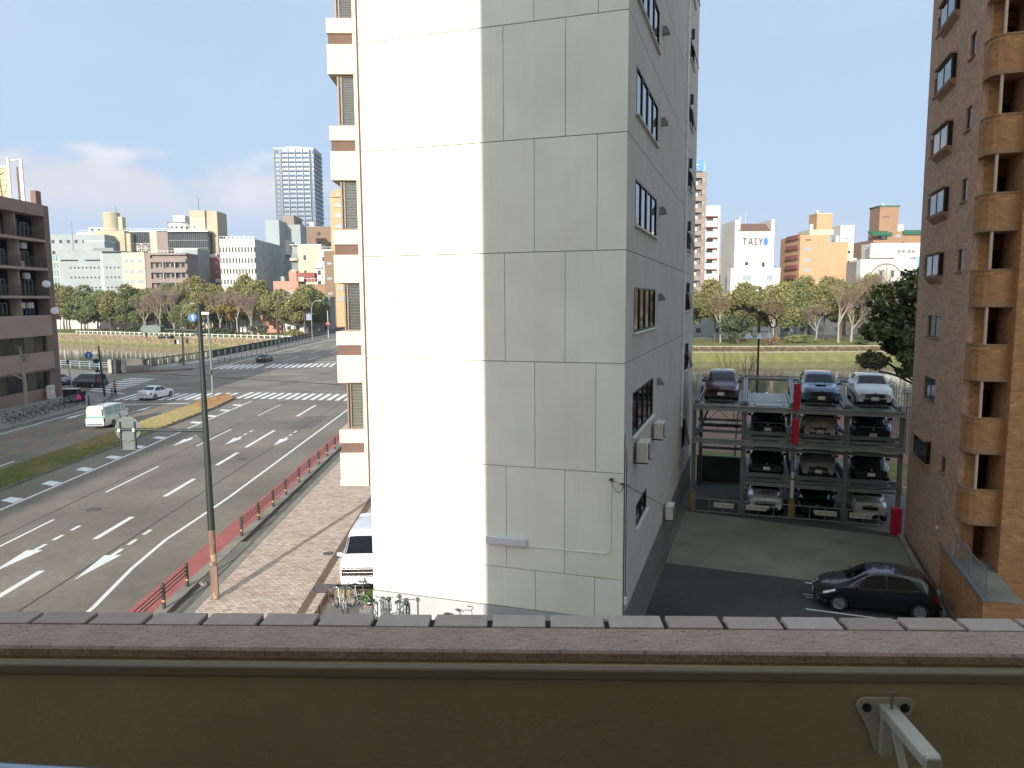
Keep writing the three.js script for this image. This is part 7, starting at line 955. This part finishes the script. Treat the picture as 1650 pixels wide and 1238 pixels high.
  const Pb = thing('planter_wall', 'low curved dark planter wall beside the bridge gate pillar', 'planter', [-58.0, 0.1, -118.2]); mesh(new THREE.CylinderGeometry(2.7, 2.7, 0.9, 40, 1, false).scale(1, 1, 0.6).translate(0, 0.45, 0), M('#8d8a80', 0.9, { map: R2(T.concrete, 2) }), 'wall', Pb); mesh(new THREE.CylinderGeometry(2.4, 2.4, 1.1, 40, 1, true, 1.2, 3.9).scale(1, 1, 0.6).translate(0, 1.2, 0), M('#5a5754', 0.8, { side: THREE.DoubleSide, map: R2(T.concrete, 2) }), 'back_wall', Pb);
  const gf = thing('pipe_fence', 'dark low pipe fence between the bridge footway and the roadway', 'fence', [-49.0, 0.1, -131]); for (let i = 0; i < 30; i++) { const z = -i * 3; new MB().tube([-z * -0.0, 0, z], [0, 0.85, z], 0.05, 0.05, 6).build('post', P.darkMetal, gf); } new MB().tube([0, 0.82, 0], [0, 0.82, -88], 0.035, 0.035, 6).tube([0, 0.45, 0], [0, 0.45, -88], 0.025, 0.025, 6).build('rail', P.darkMetal, gf);
  // riverside railings
  const wr = thing('riverside_railing', 'white low railing along the top of the far stone river wall', 'railing', [0, 0.1, 0]), cr = new MB();
  const line = [[-150, -267.6], [-144, -264.5], [-75, -224.5], [-58, -214.6]]; for (let i = 0; i < 3; i++) { const [a, b] = [line[i], line[i + 1]], L = Math.hypot(b[0] - a[0], b[1] - a[1]), n = Math.round(L / 2.6); for (let k = 0; k < n; k++) new MB().rbox(0.22, 1.0, 0.22, 0.04, lerp(a[0], b[0], k / n), 0.5, lerp(a[1], b[1], k / n)).build('post', P.white, wr); cr.tube([a[0], 0.75, a[1]], [b[0], 0.75, b[1]], 0.08, 0.08, 6); } cr.build('rail', P.white, wr);
  const nr = thing('riverside_railing', 'pale blue railing on the near riverbank behind the black minivan', 'railing', [0, 0, 0]); { const m = new MB(), a = [-110, -145.8], b = [-60, -118.6]; for (const y of [0.5, 0.85, 1.2]) m.tube([a[0], y, a[1]], [b[0], y, b[1]], 0.04, 0.04, 6); m.build('rail', M('#9fb0bd', 0.5), nr); for (let k = 0; k <= 22; k++) new MB().tube([lerp(a[0], b[0], k / 22), 0, lerp(a[1], b[1], k / 22)], [lerp(a[0], b[0], k / 22), 1.2, lerp(a[1], b[1], k / 22)], 0.05, 0.05, 6).build('post', M('#9fb0bd', 0.5), nr); }
  // tall net posts and cables on the far bank
  const net = thing('net_posts', 'row of dark thin net posts with cross wires among the far bank trees', 'posts', [74, 0, -196]); for (let i = 0; i < 5; i++) new MB().tube([i * 3.3, 0, 0], [i * 3.3, 8.5, 0], 0.09).build('post', P.darkMetal, net); for (const y of [3.5, 5.5, 8.2]) new MB().tube([-1, y, 0], [14.5, y, 0], 0.05, 0.05, 5).build('wire', P.darkMetal, net);
  const up = thing('utility_pole', 'dark utility pole carrying thin cables across the far bank trees', 'utility pole', [93, 0, -184]); new MB().tube([0, 0, 0], [0, 10.5, 0], 0.16, 0.12, 10).tube([-0.8, 9.8, 0], [0.8, 9.8, 0], 0.05).build('pole', P.darkMetal, up); { const m = new MB(); for (const [y, s] of [[9.8, 0.6], [7.6, 0.5]]) { m.add(pathG([[-55, y + 3, 8], [-27, y + 0.6 - s, 4], [0, y, 0]], 0.035, 40, 4)).add(pathG([[0, y, 0], [20, y - s, -2], [42, y + 0.5, -4]], 0.035, 40, 4)); } m.build('cable', P.black, up); }
}
// ---------- bicycles, people, small things ----------
const bikeG = (() => {
  const w = new THREE.TorusGeometry(0.32, 0.018, 6, 30).rotateY(Math.PI / 2), sp = new MB(); for (let i = 0; i < 12; i++) { const a = i / 12 * 6.283; sp.tube([0, 0, 0], [0, Math.sin(a) * 0.31, Math.cos(a) * 0.31], 0.0025, 0.0025, 3, false); } sp.tube([-0.05, 0, 0], [0.05, 0, 0], 0.02);
  const f = new MB(); f.tube([0, 0.5, 0.38], [0, 0.32, -0.05], 0.02).tube([0, 0.68, 0.36], [0, 0.55, -0.14], 0.018).tube([0, 0.32, -0.05], [0, 0.82, -0.2], 0.018).tube([0.04, 0.32, -0.53], [0.02, 0.34, -0.05], 0.012).tube([-0.04, 0.32, -0.53], [-0.02, 0.34, -0.05], 0.012).tube([0.04, 0.32, -0.53], [0.02, 0.68, -0.16], 0.01).tube([-0.04, 0.32, -0.53], [-0.02, 0.68, -0.16], 0.01).tube([0, 0.78, 0.33], [0, 0.5, 0.39], 0.022).tube([0.05, 0.5, 0.4], [0.05, 0.32, 0.52], 0.012).tube([-0.05, 0.5, 0.4], [-0.05, 0.32, 0.52], 0.012);
  const h = new MB(); h.tube([0, 0.78, 0.33], [0, 1.0, 0.28], 0.014).add(pathG([[-0.29, 0.98, 0.06], [-0.24, 1.02, 0.2], [-0.1, 1.0, 0.28], [0.1, 1.0, 0.28], [0.24, 1.02, 0.2], [0.29, 0.98, 0.06]], 0.013, 24, 6));
  const g = new MB(); g.tube([-0.29, 0.98, 0.06], [-0.3, 0.97, -0.06], 0.019).tube([0.29, 0.98, 0.06], [0.3, 0.97, -0.06], 0.019);
  const s = new MB(); s.add(new THREE.SphereGeometry(0.12, 14, 8).scale(0.8, 0.35, 1.15), [0, 0.86, -0.22]).add(new THREE.SphereGeometry(0.05, 10, 6).scale(0.8, 0.5, 1.6), [0, 0.86, -0.09]);
  const b = new MB(); for (const y of [0.72, 0.8, 0.88, 0.94]) b.box(0.34, 0.012, 0.012, 0, y, 0.4).box(0.34, 0.012, 0.012, 0, y, 0.64).box(0.012, 0.012, 0.24, -0.17, y, 0.52).box(0.012, 0.012, 0.24, 0.17, y, 0.52); for (let i = 0; i < 8; i++) b.box(0.01, 0.24, 0.01, -0.16 + i * 0.045, 0.82, 0.4).box(0.01, 0.24, 0.01, -0.16 + i * 0.045, 0.82, 0.64); b.box(0.34, 0.012, 0.25, 0, 0.7, 0.52);
  const m = new MB(); for (const z of [0.52, -0.53]) { const t = new THREE.TorusGeometry(0.355, 0.022, 4, 20, 2.4).rotateY(Math.PI / 2); t.rotateX(z > 0 ? -0.1 : 0.4); m.add(t, [0, 0.32, z]); } const c = new MB(); c.add(new THREE.CylinderGeometry(0.09, 0.09, 0.012, 18).rotateZ(Math.PI / 2), [0.045, 0.32, -0.05]).box(0.02, 0.18, 0.02, 0.07, 0.24, -0.05).box(0.02, 0.18, 0.02, -0.07, 0.4, -0.05).box(0.09, 0.02, 0.05, 0.11, 0.15, -0.05).box(0.09, 0.02, 0.05, -0.11, 0.49, -0.05);
  return { w: clean(w), sp: sp.geo, f: f.geo, h: h.geo, g: g.geo, s: s.geo, b: b.geo, m: m.geo, c: c.geo };
})();
function bike(label, p, ry, color = '#8d9194', basket = true, group, tilt = 0) {
  const t = thing('bicycle', label, 'bicycle', p, ry, group), fm = M(color, 0.35, { metalness: 0.4 }); t.rotation.z = tilt; t.rotation.order = 'YXZ';
  mesh(bikeG.f, fm, 'frame', t); mesh(bikeG.h, P.chrome, 'handlebar', t); mesh(bikeG.g, P.black, 'grip', t); mesh(bikeG.s, P.black, 'saddle', t); mesh(bikeG.m, P.galv, 'mudguard', t); mesh(bikeG.c, P.darkMetal, 'crank', t); if (basket) mesh(bikeG.b, P.galv, 'basket', t);
  for (const z of [0.52, -0.53]) { const w = new THREE.Group(); w.name = 'wheel'; w.position.set(0, 0.32, z); t.add(w); mesh(bikeG.w, P.rubber, 'tyre', w); mesh(bikeG.sp, P.chrome, 'spokes', w); }
  return t;
}
{
  // bicycles on the raised rack at the foot of the white wall
  const R = thing('bicycle_rack', 'steel bicycle rack deck at the foot of the sunlit white wall', 'bicycle rack', [-2.4, 0, -21.85], TH); new MB().span(-2.2, 1.9, 0.5, 0.56, -0.6, 0.7).build('deck', P.galv, R); for (const x of [-2.1, -0.7, 0.7, 1.8]) new MB().tube([x, 0, -0.4], [x, 0.5, -0.4], 0.03).tube([x, 0, 0.5], [x, 0.5, 0.5], 0.03).build('leg', P.galv, R); for (const [x, z] of [[-1.0, 0.1], [-0.35, 0.2]]) new MB().tube([x, 0.86, z], [x, 1.5, z], 0.03).add(new THREE.SphereGeometry(0.075, 14, 10).scale(1, 1.1, 1), [x, 1.58, z]).build('post', P.darkMetal, R);
  bike('black city bicycle with a wide handlebar against the sunlit white wall, nearest the fence', [-3.95, 0.58, -22.1], TH + 0.25, '#27292b', true);
  bike('grey bicycle with a straight handlebar beside the black one against the sunlit wall', [-3.2, 0.58, -22.0], TH - 0.1, '#6c7073', false);
  bike('lone dark bicycle leaning by the white wall close to the shadow edge', [-1.35, 0.6, -21.0], TH + 1.1, '#202224', false);
  bike('silver bicycle standing inside the slatted fence, nearest the pavement', [-5.35, 0.26, -24.2], 0.5, '#b9bcbe', false); bike('second silver bicycle inside the slatted fence, next to the green plant', [-4.75, 0.26, -24.3], 0.75, '#a9adb0', false);
  const pl = thing('potted_plant', 'bright green leafy plant among the bicycles inside the slatted fence', 'plant', [-4.35, 0.26, -24.1]); mesh(crownG(88, 0.28, 0.28, 0.28, 0.56, 420, 0.06, [[0.07, 0.15, 0.03], [0.05, 0.11, 0.025], [0.1, 0.19, 0.04]], 7, 0.3), leafM, 'leaves', pl); mesh(new THREE.LatheGeometry([[0, 0], [0.16, 0], [0.22, 0.34], [0.19, 0.34], [0.17, 0.3], [0, 0.3]].map(p => new THREE.Vector2(...p)), 18), M('#7c4a33', 0.8), 'pot', pl);
  const pb = thing('plinth_block', 'grey concrete plinth under the bicycles inside the slatted fence', 'plinth', [-4.9, 0.1, -24.1]); new MB().rbox(2.0, 0.2, 1.5, 0.02, 0, 0.06, 0).build('block', P.concrete, pb);
  // row at the far kerb
  const cols = ['#7d8285', '#2b2d30', '#9a9da0', '#51565a', '#8c8577', '#33363a', '#a6a8a8', '#5f4a46', '#70757a', '#2e3a46', '#8f9396'], o = ['first', 'second', 'third', 'fourth', 'fifth', 'sixth', 'seventh', 'eighth', 'ninth', 'tenth', 'eleventh'], r = mulberry(66);
  for (let i = 0; i < 11; i++) bike(`${['grey', 'black', 'silver', 'dark grey', 'beige', 'black', 'silver', 'brown', 'grey', 'dark blue', 'silver'][i]} bicycle, ${o[i]} in the kerb row from the pale street tree toward the corner`, [-43.6 - i * 0.14 + (r() - 0.5) * 0.2, 0.1, -66.2 - i * 1.25], 1.2 + r() * 0.6, cols[i], i % 3 !== 1, 'bicycles parked along the far kerb');
  const cb = thing('utility_cabinet', 'black street cabinet with a pale top beside the pedestrian with the pink bag', 'cabinet', [-45.8, 0.1, -80.0]); new MB().rbox(1.5, 1.5, 0.8, 0.03, 0, 0.75, 0).build('casing', M('#17191a', 0.5), cb); new MB().rbox(1.56, 0.06, 0.86, 0.02, 0, 1.53, 0).build('top', P.offwhite, cb); new MB().span(-0.01, 0.01, 0.1, 1.4, 0.4, 0.41).build('door_seam', P.darkMetal, cb);
  const bo = (label, p) => { const t = thing('bollard', label, 'bollard', p); new MB().tube([0, 0, 0], [0, 0.95, 0], 0.08, 0.07, 12).add(new THREE.SphereGeometry(0.08, 12, 8), [0, 0.97, 0]).build('post', P.darkMetal, t); new MB().tube([0, 0.7, 0], [0, 0.78, 0], 0.085, 0.085, 12).build('band', P.galv, t); };
  bo('dark bollard at the kerb beside the pedestrian with the pink bag', [-42.95, 0.1, -78.0]); bo('dark bollard just behind the corner signal pole', [-44.1, 0.1, -85.0]);

  // people
  const parts3 = (bones, cell, pad = 0.08) => {                       // smooth union of tapered capsules, meshed on a grid
    const lo = [1e9, 1e9, 1e9], hi = [-1e9, -1e9, -1e9]; for (const [a, b, ra, rb] of bones) for (let k = 0; k < 3; k++) { lo[k] = Math.min(lo[k], a[k] - ra, b[k] - rb); hi[k] = Math.max(hi[k], a[k] + ra, b[k] + rb); }
    const c = lo.map((v, k) => (v + hi[k]) / 2), half = Math.max(...hi.map((v, k) => (v - lo[k]) / 2)) + pad, n = Math.min(96, Math.ceil(2 * half / cell)), mc = new MarchingCubes(n, undefined, false, false, 200000); mc.isolation = 0;
    const kk = 0.035; for (let z = 0; z < n; z++) for (let y = 0; y < n; y++) for (let x = 0; x < n; x++) {
      const p = [c[0] + (x / n * 2 - 1) * half, c[1] + (y / n * 2 - 1) * half, c[2] + (z / n * 2 - 1) * half]; let s = 0;
      for (const [a, b, ra, rb] of bones) { const ab = [b[0] - a[0], b[1] - a[1], b[2] - a[2]], ap = [p[0] - a[0], p[1] - a[1], p[2] - a[2]], t = Math.min(1, Math.max(0, (ap[0] * ab[0] + ap[1] * ab[1] + ap[2] * ab[2]) / (ab[0] ** 2 + ab[1] ** 2 + ab[2] ** 2 + 1e-9))), d = Math.hypot(ap[0] - ab[0] * t, ap[1] - ab[1] * t, ap[2] - ab[2] * t) - lerp(ra, rb, t); s += Math.exp(-Math.max(-0.3, Math.min(0.6, d)) / kk); }
      mc.field[z * n * n + y * n + x] = kk * Math.log(s + 1e-30);
    }
    mc.update(); const g = new THREE.BufferGeometry(), cnt = mc.count; g.setAttribute('position', new THREE.BufferAttribute(mc.positionArray.slice(0, cnt * 3), 3)); g.setAttribute('normal', new THREE.BufferAttribute(mc.normalArray.slice(0, cnt * 3), 3)); g.scale(half, half, half); g.translate(...c); g.deleteAttribute('normal'); const q = mergeVertices(clean(g), 1e-3); q.computeVertexNormals(); return clean(q);
  };
  const skin = M('#b98a70', 0.7), hairM = M('#16120f', 0.7);
  // J: joints by name; clothes cover the body with slightly wider shells
  function person(label, p, ry, J, col, o = {}) {
    const t = thing('person', label, 'person', p, ry), L = (a, b, ra, rb) => [J[a], J[b], ra, rb], body = [];
    for (const s of ['l', 'r']) { body.push(L(s + 'Hip', s + 'Knee', 0.085, 0.058), L(s + 'Knee', s + 'Ankle', 0.056, 0.036), L(s + 'Ankle', s + 'Toe', 0.04, 0.03), L(s + 'Sh', s + 'El', 0.05, 0.04), L(s + 'El', s + 'Wr', 0.04, 0.028)); const w = J[s + 'Wr'], e = J[s + 'El'], d = V(w[0] - e[0], w[1] - e[1], w[2] - e[2]).normalize(), side = V(0, 0, 1).cross(d).normalize(), hx = (q, f) => [w[0] + d.x * q + side.x * f, w[1] + d.y * q + side.y * f, w[2] + d.z * q + side.z * f]; body.push([w, hx(0.07, 0), 0.03, 0.032]); for (let k = 0; k < 4; k++) body.push([hx(0.08, -0.026 + k * 0.017), hx([0.15, 0.165, 0.16, 0.14][k], -0.03 + k * 0.02), 0.009, 0.008]); body.push([hx(0.03, 0.03), hx(0.09, 0.055), 0.011, 0.009]); }
    body.push([J.pelvis, J.chest, 0.13, 0.15], [J.lHip, J.rHip, 0.1, 0.1], [J.lSh, J.rSh, 0.075, 0.075], [J.chest, J.neck, 0.1, 0.055], [J.neck, J.head, 0.052, 0.05]);
    const H = J.head, fz = o.face || [0, 0, 1], F = (x, y, z) => [H[0] + x, H[1] + y, H[2] + z]; body.push([F(0, 0.03, -0.01), F(0, -0.03, 0.015), 0.098, 0.078], [F(0, -0.05, 0.03), F(0, -0.075, 0.05), 0.05, 0.035], [F(0, 0.0, 0.095), F(0, -0.025, 0.108), 0.012, 0.016], [F(0.093, 0.0, 0), F(0.095, -0.025, 0), 0.016, 0.012], [F(-0.093, 0.0, 0), F(-0.095, -0.025, 0), 0.016, 0.012]);
    mesh(parts3(body, 0.022), skin, 'body', t);
    const coat = []; for (const s of ['l', 'r']) coat.push([J[s + 'Sh'], J[s + 'El'], 0.068, 0.056], [J[s + 'El'], J[s + 'Wr'], 0.056, 0.045]); coat.push([J.pelvis, J.chest, 0.155, 0.17], [J.lHip, J.rHip, 0.125, 0.125], [J.lSh, J.rSh, 0.09, 0.09], [J.chest, J.neck, 0.12, 0.07]); if (o.long) coat.push([J.lHip, J.lKnee, 0.12, 0.1], [J.rHip, J.rKnee, 0.12, 0.1]);
    mesh(parts3(coat, 0.024), M(col.coat, 0.85), 'coat', t);
    const tr = []; for (const s of ['l', 'r']) tr.push([J[s + 'Hip'], J[s + 'Knee'], 0.1, 0.074], [J[s + 'Knee'], J[s + 'Ankle'], 0.072, 0.055]); tr.push([J.lHip, J.rHip, 0.11, 0.11]); mesh(parts3(tr, 0.024), M(col.legs, 0.85), 'trousers', t);
    const sh = []; for (const s of ['l', 'r']) sh.push([J[s + 'Ankle'].map((v, k) => k === 1 ? v - 0.02 : v), J[s + 'Toe'], 0.055, 0.045]); mesh(parts3(sh, 0.02), P.black, 'shoes', t);
    if (o.helmet) { mesh(new THREE.SphereGeometry(0.145, 20, 14, 0, 6.283, 0, 1.9).translate(H[0], H[1] + 0.03, H[2]), M(o.helmet, 0.3), 'helmet', t); } else { const g = new THREE.SphereGeometry(0.115, 20, 14, 0, 6.283, 0, 1.75).rotateX(-0.45); g.translate(H[0], H[1] + 0.035, H[2] - 0.012); mesh(o.hair ? mergeGeometries([clean(g), clean(new THREE.SphereGeometry(0.1, 14, 10).scale(1, 1.4, 0.7).translate(H[0], H[1] - 0.06, H[2] - 0.06))]) : g, hairM, 'hair', t); }
    const ey = new MB(); for (const x of [-0.034, 0.034]) ey.add(new THREE.SphereGeometry(0.012, 8, 6), F(x, 0.008, 0.088)); ey.box(0.045, 0.008, 0.01, ...F(0, -0.055, 0.088)); ey.build('eyes', P.black, t);
    return t;
  }
  const stand = (walk = 0.12) => ({ pelvis: [0, 0.93, 0], chest: [0, 1.25, 0.01], neck: [0, 1.44, 0], head: [0, 1.58, 0.02], lHip: [-0.09, 0.9, 0], rHip: [0.09, 0.9, 0], lKnee: [-0.1, 0.49, walk * 0.9], rKnee: [0.1, 0.49, -walk * 0.1], lAnkle: [-0.1, 0.08, walk], rAnkle: [0.1, 0.09, -walk * 1.6], lToe: [-0.11, 0.04, walk + 0.16], rToe: [0.11, 0.04, -walk * 1.6 + 0.15], lSh: [-0.19, 1.39, 0], rSh: [0.19, 1.39, 0], lEl: [-0.25, 1.11, -0.06], rEl: [0.24, 1.12, 0.02], lWr: [-0.24, 0.87, 0.02], rWr: [0.22, 0.9, 0.16] });
  person('pedestrian in a dark coat carrying a bright pink bag near the black cabinet', [-43.75, 0.1, -78.4], 0.6, stand(), { coat: '#1b1a1e', legs: '#15161a' }, { long: true, hair: true });
  const bag = thing('shoulder_bag', 'bright pink bag held by the pedestrian in the dark coat', 'bag', [-44.0, 0.75, -78.0], 0.6); { const s = new THREE.Shape([[-0.24, 0], [0.24, 0], [0.2, 0.36], [0.1, 0.42], [-0.1, 0.42], [-0.2, 0.36]].map(p => new THREE.Vector2(...p))); mesh(new THREE.ExtrudeGeometry(s, { depth: 0.1, bevelEnabled: true, bevelSize: 0.03, bevelThickness: 0.03, bevelSegments: 2 }), M('#d8408f', 0.7), 'pouch', bag); mesh(new THREE.TorusGeometry(0.11, 0.012, 6, 20, Math.PI).translate(0, 0.44, 0.05), M('#b93278', 0.6), 'strap', bag); }
  const pc2 = stand(0.05); person('pedestrian in a tan jacket at the foot of the corner signal pole', [-44.2, 0.1, -85.9], 2.5, pc2, { coat: '#a77a58', legs: '#26262a' });
  // scooter and bicycle riders
  const ride = { pelvis: [0, 0.85, -0.25], chest: [0, 1.16, -0.14], neck: [0, 1.33, -0.08], head: [0, 1.48, -0.04], lHip: [-0.09, 0.84, -0.22], rHip: [0.09, 0.84, -0.22], lKnee: [-0.14, 0.74, 0.18], rKnee: [0.14, 0.74, 0.18], lAnkle: [-0.12, 0.36, 0.12], rAnkle: [0.12, 0.36, 0.12], lToe: [-0.12, 0.31, 0.27], rToe: [0.12, 0.31, 0.27], lSh: [-0.18, 1.28, -0.08], rSh: [0.18, 1.28, -0.08], lEl: [-0.27, 1.07, 0.08], rEl: [0.27, 1.07, 0.08], lWr: [-0.28, 1.0, 0.3], rWr: [0.28, 1.0, 0.3] };
  person('rider in black on a scooter waiting behind the black minivan', [-56.6, 0.02, -105.6], 1.2, ride, { coat: '#101114', legs: '#121317' }, { helmet: '#0f1012' });
  const sc = thing('motor_scooter', 'small dark motor scooter with a pale front shield under the rider in black', 'scooter', [-56.6, 0.02, -105.6], 1.2); for (const z of [0.6, -0.55]) { const w = new THREE.Group(); w.name = 'wheel'; w.position.set(0, 0.24, z); sc.add(w); mesh(new THREE.TorusGeometry(0.18, 0.06, 8, 24).rotateY(Math.PI / 2), P.rubber, 'tyre', w); mesh(new THREE.CylinderGeometry(0.12, 0.12, 0.08, 18).rotateZ(Math.PI / 2), P.rim, 'rim', w); } new MB().rbox(0.32, 0.34, 0.75, 0.1, 0, 0.56, -0.42).rbox(0.3, 0.08, 0.5, 0.03, 0, 0.3, 0.12).tube([0, 0.3, 0.58], [0, 1.0, 0.36], 0.04).build('scooter_body', M('#2a2d31', 0.3), sc); new MB().rbox(0.42, 0.6, 0.12, 0.05, 0, 0.66, 0.44, 0, -0.3).build('front_shield', P.white, sc); new MB().tube([-0.3, 1.0, 0.3], [0.3, 1.0, 0.3], 0.018).build('handlebar', P.black, sc); new MB().rbox(0.28, 0.08, 0.6, 0.035, 0, 0.76, -0.4).build('saddle', P.black, sc);
  person('cyclist in a beige jacket riding along the bridge corner footway', [-54.2, 0.13, -127.4], 2.9, ride, { coat: '#b3a48c', legs: '#3a3a3e' }); bike('pale bicycle under the cyclist in the beige jacket at the bridge corner', [-54.2, 0.12, -127.4], 2.9, '#c7cacb', true);
  const bird = (label, p, ry) => { const t = thing('gull', label, 'bird', p, ry); mesh(parts3([[[0, 0.1, -0.16], [0, 0.12, 0.14], 0.09, 0.11], [[0, 0.16, 0.14], [0, 0.3, 0.24], 0.06, 0.045], [[0, 0.3, 0.24], [0, 0.31, 0.28], 0.05, 0.04], [[0, 0.13, -0.16], [0, 0.15, -0.36], 0.06, 0.02]], 0.02), M('#e6e6e0', 0.8), 'body', t); new MB().tube([0, 0.3, 0.3], [0, 0.28, 0.4], 0.015, 0.005, 6).build('beak', P.yellow, t); const w = new MB(); for (const s of [-1, 1]) w.add(new THREE.SphereGeometry(0.2, 12, 8).scale(0.25, 0.45, 1.1), [s * 0.1, 0.15, -0.06]); w.build('wing', M('#c3c6c8', 0.8), t); t.scale.set(2, 2, 2); };
  bird('white bird on the river between the scroll lamp and the blue car', [38.6, WATER - 0.1, -104], 0.5); bird('white gull on the river below the leafy tree, nearer the apartment block', [49.6, WATER - 0.1, -99.5], 1.4); bird('white gull on the river below the leafy tree, farther from the apartment block', [48.4, WATER - 0.1, -99.8], 1.8);
}
// ---------- finish ----------
scene.traverse(o => { if (o.isMesh) { o.castShadow = true; o.receiveShadow = true; } });
renderer.render(scene, camera);
